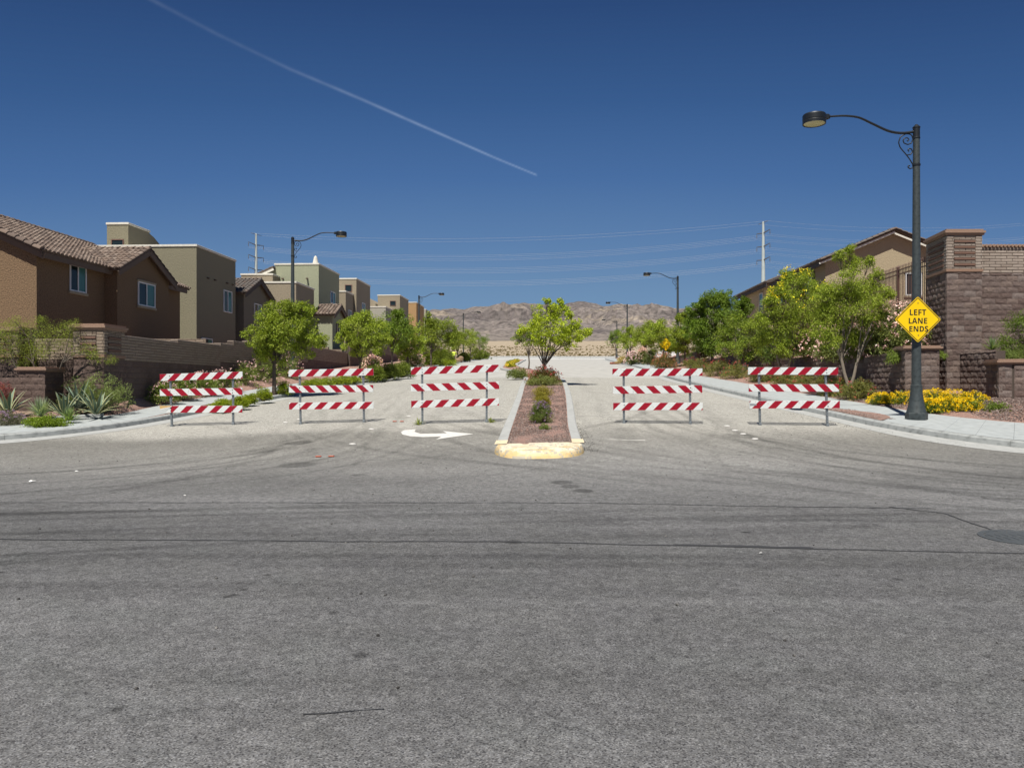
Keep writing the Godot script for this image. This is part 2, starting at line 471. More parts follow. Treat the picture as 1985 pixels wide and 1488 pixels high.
func resample(line: Array, step: float) -> Array:  # points of [x, d] on a smooth curve through the line
	var cv := Curve2D.new()
	for i in line.size():
		var p := Vector2(line[i][0], line[i][1])
		var a := Vector2(line[maxi(i - 1, 0)][0], line[maxi(i - 1, 0)][1])
		var b := Vector2(line[mini(i + 1, line.size() - 1)][0], line[mini(i + 1, line.size() - 1)][1])
		var t := (b - a).normalized()
		cv.add_point(p, -t * p.distance_to(a) / 3.0, t * p.distance_to(b) / 3.0)
	var out := []
	var n := int(ceil(cv.get_baked_length() / step))
	for i in n + 1:
		out.append(cv.sample_baked(cv.get_baked_length() * i / n))
	return out

func even(line: Array, n: int) -> Array:  # the same curve at n + 1 points whose spacing follows its control points
	var cv := Curve2D.new()
	for i in line.size():
		var p := Vector2(line[i][0], line[i][1])
		var a := Vector2(line[maxi(i - 1, 0)][0], line[maxi(i - 1, 0)][1])
		var b := Vector2(line[mini(i + 1, line.size() - 1)][0], line[mini(i + 1, line.size() - 1)][1])
		var t := (b - a).normalized()
		cv.add_point(p, -t * p.distance_to(a) / 3.0, t * p.distance_to(b) / 3.0)
	var out := []
	for i in n + 1:
		out.append(cv.samplef(float(i) / n * (line.size() - 1)))
	return out

func lift(p: Vector2, up: float) -> Vector3:
	return Vector3(p.x, ground(p.x, p.y) + up, -p.y)

# a sheet between two curves that run alongside each other
func sheet(g: Geo, a: Array, b: Array, up_a: float, up_b: float, cross := 1, bump := 0.0) -> void:
	var f := FastNoiseLite.new()
	f.frequency = 0.35
	var rows := []
	for i in a.size():
		var row := []
		for k in cross + 1:
			var t := float(k) / cross
			var p: Vector2 = a[i].lerp(b[i], t)
			var up := lerpf(up_a, up_b, t)
			if k > 0 and k < cross: up += bump * f.get_noise_2d(p.x * 1.5, p.y * 1.5)
			row.append(lift(p, up))
		rows.append(row)
	for i in a.size() - 1:
		for k in cross:
			var q := [rows[i][k], rows[i][k + 1], rows[i + 1][k + 1], rows[i + 1][k]]
			if (q[1] - q[0]).cross(q[2] - q[0]).y < 0: q.reverse()
			g.quad(q[0], q[1], q[2], q[3])

# kerb stones along a curve: each about 3 m long with an open joint, its face a little battered
func kerb(root: Node, line: Array, inward: float, wide: float, high: float, m: Material, every := 10) -> void:
	var i := 0
	while i < line.size() - 1:
		var g := Geo.new()
		var last := mini(i + every, line.size() - 1)
		var ring := []
		for k in range(i, last + 1):
			var p: Vector2 = line[k]
			var t: Vector2 = (line[mini(k + 1, line.size() - 1)] - line[maxi(k - 1, 0)]).normalized()
			if k == i: p += t * 0.004
			if k == last: p -= t * 0.004
			var o := Vector2(-t.y, t.x) * inward
			var base := ground(p.x, p.y)
			var row := []
			for s in [[0.0, -0.15], [0.0, 0.0], [0.02, high - 0.025], [0.045, high], [wide, high + 0.01], [wide, -0.15]]:
				var q: Vector2 = p + o * s[0]
				row.append(Vector3(q.x, base + s[1], -q.y))
			ring.append(row)
		for k in ring.size() - 1:
			for s in 5:
				var a = ring[k][s]; var b = ring[k][s + 1]; var c = ring[k + 1][s + 1]; var d = ring[k + 1][s]
				if inward > 0: g.quad(a, d, c, b)
				else: g.quad(a, b, c, d)
		for e in [0, ring.size() - 1]:
			var r = ring[e]
			for s in range(1, 5):
				if (e == 0) == (inward > 0): g.tri(r[0], r[s], r[s + 1])
				else: g.tri(r[0], r[s + 1], r[s])
		obj("kerb_stone", g, m, root)
		i = last

# slabs of a pavement between two curves, with open joints
func slabs(root: Node, a: Array, b: Array, every: int, up_a: float, up_b: float, m: Material) -> void:
	var i := 0
	while i < a.size() - 1:
		var last := mini(i + every, a.size() - 1)
		var pa := []; var pb := []
		for k in range(i, last + 1):
			var s := 0.0
			var p: Vector2 = a[k]; var q: Vector2 = b[k]
			if k == i: s = 0.0025
			if k == last: s = -0.0025
			var t: Vector2 = (a[mini(k + 1, a.size() - 1)] - a[maxi(k - 1, 0)]).normalized()
			pa.append(p + t * s); pb.append(q + t * s)
		var g := Geo.new()
		sheet(g, pa, pb, up_a, up_b)
		var n := pa.size() - 1
		for e in [[0, -1], [n, 1]]:
			var p0 = lift(pa[e[0]], up_a); var p1 = lift(pb[e[0]], up_b)
			g.quad(p0, p1, p1 - Vector3(0, 0.1, 0), p0 - Vector3(0, 0.1, 0))
		obj("slab", g, m, root)
		i = last

func ribbon(g: Geo, pts: Array, wide: float, up: float, sd: int) -> void:  # an uneven strip on the road
	var r := RandomNumberGenerator.new()
	r.seed = sd
	var line := []
	for i in pts.size() - 1:
		var a := Vector2(pts[i][0], pts[i][1]); var b := Vector2(pts[i + 1][0], pts[i + 1][1])
		var n := int(a.distance_to(b) / 0.12) + 1
		for k in n: line.append(a.lerp(b, float(k) / n))
	line.append(Vector2(pts[-1][0], pts[-1][1]))
	var prev := []
	var off := 0.0
	for i in line.size():
		var t: Vector2 = (line[mini(i + 1, line.size() - 1)] - line[maxi(i - 1, 0)]).normalized()
		var o := Vector2(-t.y, t.x)
		off = off * 0.86 + r.randf_range(-0.012, 0.012)
		var w := wide * r.randf_range(0.35, 1.0) / 2.0
		var row := [lift(line[i] + o * (off - w), up), lift(line[i] + o * (off + w), up)]
		if prev:
			var q := [prev[0], prev[1], row[1], row[0]]
			if (q[1] - q[0]).cross(q[2] - q[0]).y < 0: q.reverse()
			g.quad(q[0], q[1], q[2], q[3])
		prev = row

# wear of the asphalt, drawn as a plan of the street 48 m square: tyre tracks, drips, patches
func wear_map() -> ImageTexture:
	var w := 2048
	var px := w / 48.0
	var f := FastNoiseLite.new()
	f.noise_type = FastNoiseLite.TYPE_CELLULAR
	f.cellular_return_type = FastNoiseLite.RETURN_CELL_VALUE
	f.frequency = 0.45
	f.fractal_type = FastNoiseLite.FRACTAL_NONE
	f.seed = 3
	var grain := f.get_image(w, w)  # grit that still shows at a distance
	grain.convert(Image.FORMAT_L8)
	grain.adjust_bcs(1.0, 0.08, 1.0)
	grain.adjust_bcs(1.74, 1.0, 1.0)
	var data := grain.get_data()
	var r := RandomNumberGenerator.new()
	r.seed = 77
	var strokes := []
	# arcs of turning wheels: from the cross street on the left and right up into the street and back
	for k in 46:
		var side := -1.0 if k % 2 else 1.0
		var a := Vector2(side * r.randf_range(9, 24), r.randf_range(4.5, 12.5))
		var b := Vector2(r.randf_range(-1.5, 1.5) + side * 0.5, r.randf_range(8.0, 12.5))
		var c := Vector2(r.randf_range(2.2, 8.5) * (-side if r.randf() < 0.35 else side), r.randf_range(19, 34))
		var tone := r.randf_range(-0.13, -0.04) if r.randf() < 0.85 else r.randf_range(0.03, 0.07)
		strokes.append([a, b, c, r.randf_range(0.08, 0.2), tone])
		strokes.append([a + Vector2(0, 1.5), b + Vector2(side * 0.7, 1.3), c + Vector2(side * 1.5, 0), r.randf_range(0.08, 0.2), tone * 0.8])
	for k in 26:  # straight through along the cross street
		var y := r.randf_range(3.2, 12.0)
		strokes.append([Vector2(-24, y + r.randf_range(-1.2, 1.2)), Vector2(r.randf_range(-5, 5), y + r.randf_range(-0.4, 0.4)), Vector2(24, y + r.randf_range(-1.5, 1.5)), r.randf_range(0.08, 0.22), r.randf_range(-0.09, 0.04)])
	for k in 16:  # up and down the hill
		var x: float = [-7.0, -5.6, -3.6, -2.2, 3.4, 4.9, 6.4, 7.9][k % 8] + r.randf_range(-0.5, 0.5)
		strokes.append([Vector2(x * 0.9, 17), Vector2(x, 28), Vector2(x * 0.95 + 0.9, 46), r.randf_range(0.1, 0.25), r.randf_range(-0.05, -0.01)])
	# broad faint sweeps of wheels turning in from the left and right foreground
	for k in 9:
		var o := k * 0.62
		strokes.append([Vector2(-9.0 + o * 0.3, 4.2 + o), Vector2(-4.4 + o * 0.4, 7.4 + o * 0.55), Vector2(3.5 + o, 8.3 + o * 0.45), r.randf_range(0.1, 0.2), -0.3 if k % 3 else -0.16])
		strokes.append([Vector2(9.5, 5.2 + o * 0.8), Vector2(3.0, 5.9 + o * 0.7), Vector2(-7.0, 5.4 + o * 0.9), r.randf_range(0.1, 0.2), -0.24 if k % 2 else 0.12])
	strokes.append([Vector2(4.4, 20), Vector2(6.2, 23.5), Vector2(4.5, 34), 0.16, -0.14])
	strokes.append([Vector2(4.0, 17), Vector2(6.9, 21.5), Vector2(5.6, 33), 0.12, -0.1])
	strokes.append([Vector2(1.2, 14.2), Vector2(1.4, 11.5), Vector2(0.95, 10.2), 0.05, 0.12])
	strokes.append([Vector2(1.0, 7.7), Vector2(0.9, 6.9), Vector2(0.95, 6.2), 0.05, -0.12])
	for s in strokes:
		var n := int((s[0].distance_to(s[1]) + s[1].distance_to(s[2])) * px / 3.0)
		var fade := r.randf_range(0.0, 6.0)
		for i in n:
			var t := float(i) / n
			var p: Vector2 = s[0] * (1 - t) * (1 - t) + s[1] * 2 * t * (1 - t) + s[2] * t * t
			var cx := (p.x + 24.0) * px; var cy := (p.y + 2.0) * px
			var rad: float = s[3] * px
			var amount: float = s[4] * 255.0 * maxf(0.0, 0.4 + 0.6 * sin(t * 7.0 + fade)) * 0.21
			for yy in range(maxi(0, int(cy - rad)), mini(w - 1, int(cy + rad)) + 1, 1):
				for xx in range(maxi(0, int(cx - rad)), mini(w - 1, int(cx + rad)) + 1, 1):
					var g := 1.0 - ((xx - cx) * (xx - cx) + (yy - cy) * (yy - cy)) / (rad * rad)
					if g > 0:
						var at_ := yy * w + xx
						data[at_] = clampi(int(data[at_] + amount * g * r.randf_range(0.3, 1.2)), 70, 255)
	# drips and small dark spots: [x, d, radius, depth]
	var spots := [[-4.05, 14.55, 0.42, 0.16], [-5.05, 18.2, 0.36, 0.2], [0.75, 11.9, 0.2, 0.2], [0.86, 11.5, 0.17, 0.2], [1.0, 11.1, 0.17, 0.24], [0.0, 7.72, 0.1, 0.2], [-5.6, 17.0, 0.45, 0.07], [5.4, 18.5, 0.45, 0.07], [2.9, 19.6, 0.4, 0.07], [-2.6, 13.0, 0.14, 0.2]]
	for k in 420:
		spots.append([r.randf_range(-14, 14), r.randf_range(3, 34), r.randf_range(0.015, 0.05), r.randf_range(0.08, 0.3)])
	for k in 60:
		spots.append([r.randf_range(-14, 14), r.randf_range(3, 24), r.randf_range(0.25, 0.9), r.randf_range(-0.03, 0.03)])
	for s in spots:
		var cx: float = (s[0] + 24.0) * px; var cy: float = (s[1] + 2.0) * px
		var rad: float = s[2] * px
		for yy in range(int(cy - rad * 1.2), int(cy + rad * 1.2) + 1):
			for xx in range(int(cx - rad), int(cx + rad) + 1):
				var g := 1.0 - Vector2(xx - cx, (yy - cy) / 1.15).length_squared() / (rad * rad)
				if g > 0 and yy >= 0 and yy < w and xx >= 0 and xx < w:
					data[yy * w + xx] = clampi(int(data[yy * w + xx] - s[3] * 255.0 * smoothstep(0.0, 0.55, g) * r.randf_range(0.75, 1.0)), 60, 255)
	return ImageTexture.create_from_image(Image.create_from_data(w, w, false, Image.FORMAT_L8, data))

# colour of the road by place: aged dark asphalt on the cross street, pale dusty surface uphill
func road_tone(x: float, d: float, f: FastNoiseLite) -> Color:
	var n := f.get_noise_2d(x * 1.0, d * 1.6)
	var m := f.get_noise_2d(x * 6.0 + 90.0, d * 9.0)
	var edge := 20.6 + 0.2 * sin(x * 0.9) + n * 0.9
	var pale := smoothstep(edge - (1.2 if x < 0.0 else 3.2), edge + 0.5, d)
	var near := lerpf(0.185, 0.36, smoothstep(7.0, 17.5, d + n * 3.0) * (1.0 - 0.42 * smoothstep(3.0, 11.0, absf(x - 0.5))))
	near *= lerpf(0.96, 1.1, smoothstep(7.0, 3.0, d))
	if d > 7.75 and d < 10.2 and x < 5.2: near *= 0.93
	var tone := lerpf(near, 0.53, pale)
	tone *= 1.0 + (0.16 * n + 0.08 * m) * (1.0 - 0.5 * pale)
	var warm := lerpf(0.0, 1.0, smoothstep(8.0, 20.0, d))
	return Color(tone * lerpf(0.985, 1.015, warm), tone, tone * lerpf(1.035, 0.925, warm))

func road() -> void:
	var asphalt := StandardMaterial3D.new()
	asphalt.vertex_color_use_as_albedo = true
	asphalt.albedo_texture = T.aggregate
	asphalt.albedo_color = Color(1, 1, 1)
	asphalt.roughness = 0.93
	asphalt.metallic_specular = 0.3
	asphalt.heightmap_enabled = true
	asphalt.heightmap_texture = T.aggregate
	asphalt.heightmap_scale = 0.6
	asphalt.detail_enabled = true
	asphalt.detail_blend_mode = BaseMaterial3D.BLEND_MODE_MUL
	asphalt.detail_albedo = wear_map()
	asphalt.detail_uv_layer = BaseMaterial3D.DETAIL_UV_2
	var f := FastNoiseLite.new()
	f.frequency = 0.11
	f.fractal_octaves = 4
	f.seed = 21
	var xs := []; var ds := []
	var x := -60.0
	while x <= 60.01:
		xs.append(x)
		x += 0.3 if absf(x) < 15.0 else 1.5
	var d := -14.0
	while d <= 46.0:
		ds.append(d)
		d += 0.3 if d > 2.0 and d < 26.0 else 0.8
	ds.append(46.0)
	var v := PackedVector3Array(); var nn := PackedVector3Array(); var uv := PackedVector2Array(); var uv2 := PackedVector2Array(); var cc := PackedColorArray(); var ix := PackedInt32Array()
	for dd in ds:
		for xx in xs:
			v.append(Vector3(xx, ground(xx, dd), -dd))
			nn.append(Vector3(0, 1, (ground(xx, dd + 0.5) - ground(xx, dd - 0.5))).normalized())
			uv.append(Vector2(xx, dd) / 6.5)
			uv2.append(Vector2((xx + 24.0) / 48.0, (dd + 2.0) / 48.0))
			cc.append(road_tone(xx, dd, f) * 1.6)
	for i in ds.size() - 1:
		for k in xs.size() - 1:
			if ds[i] > 24.5 and absf(xs[k]) > 16.0: continue
			var a := i * xs.size() + k
			for q in [a, a + xs.size(), a + 1, a + 1, a + xs.size(), a + xs.size() + 1]: ix.append(q)
	var arr := []
	arr.resize(Mesh.ARRAY_MAX)
	arr[Mesh.ARRAY_VERTEX] = v; arr[Mesh.ARRAY_NORMAL] = nn; arr[Mesh.ARRAY_TEX_UV] = uv; arr[Mesh.ARRAY_TEX_UV2] = uv2; arr[Mesh.ARRAY_COLOR] = cc; arr[Mesh.ARRAY_INDEX] = ix
	var m := ArrayMesh.new()
	m.add_surface_from_arrays(Mesh.PRIMITIVE_TRIANGLES, arr)
	var near = struct("road", m, asphalt, "grey asphalt of the junction, paler and dusty up the hill")
	# dark sealed seams of the trench patch and a few hairline cracks
	var seam := Geo.new()
	ribbon(seam, [[-26.0, 10.45], [-6.8, 10.33], [0.7, 10.12], [5.25, 9.72], [5.32, 9.7]], 0.035, 0.004, 1)
	ribbon(seam, [[4.8, 9.85], [5.25, 9.4], [5.2, 8.5], [5.12, 8.05]], 0.04, 0.005, 2)
	ribbon(seam, [[-26.0, 8.2], [-5.2, 7.86], [0.0, 7.72], [4.8, 7.2], [26.0, 5.6]], 0.05, 0.004, 3)
	ribbon(seam, [[1.6, 7.58], [2.9, 7.44]], 0.09, 0.005, 4)
	ribbon(seam, [[-1.0, 3.7], [-0.62, 3.75]], 0.012, 0.004, 5)
	obj("seam", seam, mat(0.035, 0.036, 0.038, 0.8), near)
	# the rest of the street up to the crest
	var far_m := mat(0.435, 0.43, 0.4, 0.95, T.soft, 0.12, T.fine, 0.2)
	var g := Geo.new()
	d = 46.0
	while d < 186.0:
		var step := minf(3.0, 186.0 - d)
		for k in 14:
			var lo := along(KL, minf(d, 157.0)) - 1.0 if d < 150.0 else -60.0
			var hi := along(KR, minf(d, 155.0)) + 1.0 if d < 150.0 else 75.0
			var x0 := lerpf(lo, hi, k / 14.0); var x1 := lerpf(lo, hi, (k + 1) / 14.0)
			g.quad(Vector3(x0, ground(x0, d), -d), Vector3(x1, ground(x1, d), -d), Vector3(x1, ground(x1, d + step), -d - step), Vector3(x0, ground(x0, d + step), -d - step))
		d += step
	struct("street", g, far_m, "pale street surface climbing to the crest")
	# open ground that carries everything else
	g = Geo.new()
	for q in [[-300, -12, -200, 24], [12, 300, -200, 24], [-300, -6.5, 24, 190], [9, 300, 24, 190], [-300, 300, -200, -13]]:
		var d0: float = q[2]
		while d0 < q[3]:
			var d1 := minf(d0 + 6.0, q[3])
			g.quad(Vector3(q[0], prof(d0) - 0.55, -d0), Vector3(q[1], prof(d0) - 0.55, -d0), Vector3(q[1], prof(d1) - 0.55, -d1), Vector3(q[0], prof(d1) - 0.55, -d1))
			d0 = d1
	struct("ground", g, M.gravel, "bare gravelly lots beside the street")

func pavements() -> void:
	var kl := even(KL, 21 * 8); var sf := even(SFL, 21 * 8); var sb := even(SBL, 21 * 8)
	var kr := even(KR, 21 * 8); var sr := even(SBR, 21 * 8)
	var root := Node3D.new()
	root.name = "left_sidewalk"
	add_child(root)
	tag(root, "pale concrete sidewalk curving along the left kerb", "", "", "structure")
	slabs(root, sf, sb, 4, 0.155, 0.18, M.sidewalk)
	root = Node3D.new()
	root.name = "right_sidewalk"
	add_child(root)
	tag(root, "pale concrete sidewalk on the right under the lamp", "", "", "structure")
	var inner := []
	for i in kr.size():
		var t: Vector2 = (kr[mini(i + 1, kr.size() - 1)] - kr[maxi(i - 1, 0)]).normalized()
		inner.append(kr[i] + Vector2(t.y, -t.x) * 0.16)
	slabs(root, inner, sr, 4, 0.162, 0.2, M.sidewalk)
	root = Node3D.new()
	root.name = "left_kerb"
	add_child(root)
	tag(root, "concrete kerb along the left edge of the street", "", "", "structure")
	kerb(root, kl, 1.0, 0.15, 0.15, M.kerb, 8)
	root = Node3D.new()
	root.name = "right_kerb"
	add_child(root)
	tag(root, "concrete kerb along the right edge of the street", "", "", "structure")
	kerb(root, kr, -1.0, 0.15, 0.15, M.kerb, 8)
	root = Node3D.new()
	root.name = "bed_edging"
	add_child(root)
	tag(root, "low concrete edging of the left corner bed", "", "", "structure")
	kerb(root, sb.slice(16, 52), 1.0, 0.12, 0.26, M.kerb, 9)
	# gutters: pale concrete pans in front of the kerbs
	for s in [[kl, -1.0, "left_gutter", "pale concrete gutter before the left kerb"], [kr, 1.0, "right_gutter", "pale dusty concrete gutter before the right kerb"]]:
		var o := []
		for i in s[0].size():
			var t: Vector2 = (s[0][mini(i + 1, s[0].size() - 1)] - s[0][maxi(i - 1, 0)]).normalized()
			var wide := 0.55 + 0.35 * smoothstep(22.0, 17.0, s[0][i].y)
			o.append(s[0][i] + Vector2(-t.y, t.x) * s[1] * wide)
		var g := Geo.new()
		sheet(g, s[0], o, 0.012, 0.006, 2)
		struct(s[2], g, M.gutter, s[3])
	# gravel beds
	var strip := Geo.new()
	var kin := []
	for i in kl.size():
		var t: Vector2 = (kl[mini(i + 1, kl.size() - 1)] - kl[maxi(i - 1, 0)]).normalized()
		kin.append(kl[i] + Vector2(-t.y, t.x) * 0.15)
	sheet(strip, kin, sf, 0.13, 0.15, 3, 0.04)
	struct("left_kerb_bed", strip, M.gravel, "strip of reddish gravel between left kerb and sidewalk")
	var bed := Geo.new()
	var far := []
	for p in sb:
		far.append(Vector2(minf(-13.15, p.x - 0.6) if p.y > 25.2 else p.x - 0.35, maxf(p.y, 26.1)) if p.y > 23.3 else Vector2(p.x - 0.6, 26.1))
	sheet(bed, sb, far, 0.17, 0.5, 8, 0.1)
	struct("left_bed", bed, M.gravel, "reddish gravel bed before the left wall")
	bed = Geo.new()
	far = []
	for p in sr:
		far.append(Vector2(maxf(p.x + 0.5, 14.6 + 0.06 * (p.y - 26.0)), p.y + 0.3) if p.y > 27.0 else Vector2(maxf(p.x + 1.0, 15.4), maxf(27.4, p.y + 2.0)))
	sheet(bed, sr, far, 0.19, 0.62, 8, 0.1)
	struct("right_bed", bed, M.gravel, "reddish gravel bed behind the right sidewalk")
	var patch := Geo.new()
	sheet(patch, even([[10.02, 21.0], [9.95, 22.2], [9.87, 23.4], [9.75, 24.6]], 9), even([[10.1, 21.0], [10.75, 22.0], [10.75, 23.2], [9.85, 24.6]], 9), 0.172, 0.186, 2, 0.01)
	struct("gravel_patch", patch, M.gravel, "small gravel patch at the kerb beside the big lamp")
	# median
	var ml := even(ML, 12 * 10); var mr := even(MR, 12 * 10)
	root = Node3D.new()
	root.name = "median"
	add_child(root)
	tag(root, "raised median of gravel with white kerbs and cream painted nose", "", "", "structure")
	kerb(root, ml, -1.0, 0.24, 0.15, M.gutter, 10)
	kerb(root, mr, 1.0, 0.24, 0.15, M.gutter, 10)
	var ia := []; var ib := []
	for i in ml.size():
		ia.append(ml[i] + Vector2(0.24, 0)); ib.append(mr[i] - Vector2(0.24, 0))
	bed = Geo.new()
	sheet(bed, ia, ib, 0.14, 0.14, 8, 0.05)
	obj("gravel_bed", bed, M.gravel, root)
	# the nose: bull-nosed, worn, thickly painted
	var f := FastNoiseLite.new()
	f.frequency = 1.7
	var nose := Geo.new()
	nose.use_c = true
	var plan := []
	for k in 61:
		var t := k / 60.0
		var bx := lerpf(-0.36, 1.47, t)
		plan.append(Vector2(bx, 15.72 - 1.05 * pow(maxf(0.0, 1.0 - pow(absf(2.0 * t - 1.0), 3.2)), 0.6)))
	var rows := []
	for p in plan:
		var row := []
		var c := Vector2(clampf(p.x, -0.1, 1.2), 15.85)
		for j in 15:
			var s := j / 14.0
			var q: Vector2 = p.lerp(c, s * s * 0.6 + s * 0.4)
			var up := 0.156 * (1.0 - pow(1.0 - minf(1.0, s * 1.9), 2.2))
			var w := 0.016 * f.get_noise_2d(q.x * 3.0, q.y * 3.0) + 0.004 * f.get_noise_2d(q.x * 11.0, q.y * 11.0)
			row.append(lift(q, up + w * clampf(s * 6.0, 0.15, 1.0) * (1.0 - s * 0.7)))
		rows.append(row)
	for i in rows.size() - 1:
		for k in 14:
			var q: Vector3 = rows[i][k]
			var a1 := f.get_noise_2d(q.x * 1.3 + 5.0, q.z * 2.6)
			var a2 := f.get_noise_2d(q.x * 4.0 + 35.0, q.z * 7.0)
			var a3 := f.get_noise_2d(q.x * 0.9 + q.z * 1.1, (q.z - q.x * 0.35) * 7.0 + 9.0)
			var c := Color(0.7, 0.62, 0.47)
			c = c.lerp(Color(0.58, 0.44, 0.23), clampf((a1 + 0.22 * a2 + 0.1) * 2.6, 0, 1) * (1.0 - smoothstep(6.0, 11.0, float(k)) * 0.7))
			c = c.lerp(Color(0.58, 0.42, 0.18), (1.0 - smoothstep(0.0, 3.5, float(k))) * 0.8)
			c = c.lerp(Color(0.33, 0.33, 0.3), smoothstep(0.2, 0.34, a3) * 0.75)
			nose.tint = c * (1.0 + 0.14 * a2)
			nose.quad(rows[i][k], rows[i + 1][k], rows[i + 1][k + 1], rows[i][k + 1])
	var nm := mat(1, 1, 1, 0.8, T.scuff, 1.3, T.fine, 0.5)
	nm.vertex_color_use_as_albedo = true
	obj("nose_kerb", nose, nm, root)
	for s in [[ml, 1.0, -0.36], [mr, -1.0, 1.47]]:  # painted ends of the side kerbs
		var g := Geo.new()
		var a := []; var b := []
		for k in 7:
			a.append(Vector2(s[0][0].x + 0.005 * k + s[1] * 0.0, 15.72 + k * 0.1)); b.append(a[-1] + Vector2(s[1] * 0.25, 0))
		sheet(g, a, b, 0.168, 0.168)
		obj("painted_end", g, M.nose, root)

# ---------------------------------------------------------------- masonry
var blocks := {}

func make_blocks() -> void:
	var r := RandomNumberGenerator.new()
	r.seed = 31
	blocks.split = []
	for k in 8:  # split face: broken front on a grid, edges set back
		var g := Geo.new()
		var pts := []
		for j in 4:
			var row := []
			for i in 6:
				var edge := i == 0 or i == 5 or j == 0 or j == 3
				row.append(Vector3((i / 5.0) + (0.0 if i == 0 or i == 5 else r.randf_range(-0.06, 0.06)), (j / 3.0) + (0.0 if j == 0 or j == 3 else r.randf_range(-0.1, 0.1)), r.randf_range(-0.008, 0.002) if edge else r.randf_range(0.002, 0.02)))
			pts.append(row)
		for j in 3:
			for i in 5:
				if (i + j) % 2:
					g.tri(pts[j][i], pts[j][i + 1], pts[j + 1][i + 1]); g.tri(pts[j][i], pts[j + 1][i + 1], pts[j + 1][i])
				else:
					g.tri(pts[j][i], pts[j][i + 1], pts[j + 1][i]); g.tri(pts[j][i + 1], pts[j + 1][i + 1], pts[j + 1][i])
		var back := Vector3(0, 0, -0.1)
		for i in 5:
			g.quad(pts[3][i], pts[3][i + 1], pts[3][i + 1] + back, pts[3][i] + back)
			g.quad(pts[0][i + 1], pts[0][i], pts[0][i] + back, pts[0][i + 1] + back)
		for j in 3:
			g.quad(pts[j][5], pts[j][5] + back, pts[j + 1][5] + back, pts[j + 1][5])
			g.quad(pts[j][0] + back, pts[j][0], pts[j + 1][0], pts[j + 1][0] + back)
		blocks.split.append(g)
	blocks.slump = []
	for k in 4:
		var g := Geo.new()
		var b := 0.0
		var p := []
		for j in 2:
			for i in 2:
				p.append(Vector3(i, j, r.randf_range(-0.004, 0.0)))
		var q := []
		for j in 2:
			for i in 2:
				q.append(Vector3(0.03 + 0.94 * i + r.randf_range(-0.01, 0.01), 0.1 + 0.8 * j + r.randf_range(-0.04, 0.04), 0.009 + r.randf_range(0.0, 0.005)))
		g.quad(q[0], q[1], q[3], q[2])
		g.quad(p[0], p[1], q[1], q[0]); g.quad(p[1], p[3], q[3], q[1]); g.quad(p[3], p[2], q[2], q[3]); g.quad(p[2], p[0], q[0], q[2])
		var back := Vector3(0, 0, -0.08)
		g.quad(p[2], p[3], p[3] + back, p[2] + back); g.quad(p[1], p[0], p[0] + back, p[1] + back)
		g.quad(p[1], p[1] + back, p[3] + back, p[3]); g.quad(p[0] + back, p[0], p[2], p[2] + back)
		blocks.slump.append(g)
	for kind in ["split", "slump"]:
		var meshes := []
		for g in blocks[kind]: meshes.append(g.mesh())
		blocks[kind + "_mesh"] = meshes

var tan_blocks := false
var mass := {}      # blocks that are joined: material -> Geo, for the wall being built
var laid := 0       # single blocks of the wall being built

# courses of blocks on a face: p is its lower left corner seen from outside, u its direction to the right; courses keep to whole heights of the world
func lay(root: Node3D, p: Vector3, u: Vector3, length: float, y0: float, y1: float, kind: String, single := true, joint := 0.005) -> void:
	var o := u.cross(Vector3.UP)
	if kind == "slump": joint = 0.015
	var bh := 0.2 if kind == "split" else 0.1
	var bl := 0.4
	var mats: Array = [M.split, M.split, M.split, M.split_b, M.split_b, M.split_c, M.split_c, M.split_d] if kind == "split" else [M.slump, M.slump, M.slump_b, M.slump_c]
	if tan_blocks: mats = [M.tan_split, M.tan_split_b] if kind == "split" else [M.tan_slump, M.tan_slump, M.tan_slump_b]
	var row := int(floor(y0 / bh + 0.01))
	while row * bh < y1 - 0.02:
		var a := maxf(y0, row * bh)
		var b := minf(y1, (row + 1) * bh)
		var x := -0.2 if row % 2 else 0.0
		while x < length - 0.01:
			var xa := maxf(0.0, x); var xb := minf(length, x + bl)
			if xb - xa > 0.03 and b - a > 0.02:
				var t := Transform3D(Basis(u * (xb - xa - joint), Vector3.UP * (b - a - joint * (1.3 if kind == "split" else 1.0)), o), Vector3(p.x, 0, p.z) + u * (xa + joint / 2) + Vector3.UP * (a + joint / 2) + o * rng.randf_range(-0.004, 0.005))
				var k: int = rng.randi() % blocks[kind].size()
				var m = mats[rng.randi() % mats.size()]
				if single and laid < 300:
					laid += 1
					var n := obj("block", blocks[kind + "_mesh"][k], m, root)
					n.transform = t
				else:
					if not mass.has(m): mass[m] = Geo.new()
					mass[m].append(blocks[kind][k], t)
			x += bl
		row += 1

func close_mass(root: Node3D) -> void:
	for m in mass:
		var o := obj("blocks", mass[m], m, root)
		o.set_meta("kind", "stuff")
	mass = {}
	laid = 0

func plan_offset(plan: Array, by: float) -> PackedVector2Array:
	var p := PackedVector2Array()
	for q in plan: p.append(q)
	var o := Geometry2D.offset_polygon(p, by, Geometry2D.JOIN_MITER)
	var r: PackedVector2Array = o[0]
	var area := 0.0
	for i in r.size(): area += r[i].cross(r[(i + 1) % r.size()])
	if area > 0: r.reverse()
	return r

# stepped cap stones over a plan of [x, z] corners
func cap(root: Node3D, plan: Array, y: float, thick := 0.14, called := "cap") -> void:
	var g := Geo.new()
	g.prism(plan_offset(plan, 0.05), y, y + thick * 0.32)
	var top := obj(called, g, M.cap, root)
	g = Geo.new()
	g.prism(plan_offset(plan, 0.085), y + thick * 0.32 + 0.002, y + thick * 0.72)
	obj("cap_step", g, M.cap, top)
	g = Geo.new()
	g.prism(plan_offset(plan, 0.03), y + thick * 0.72 + 0.002, y + thick)
	obj("cap_step", g, M.cap, top)

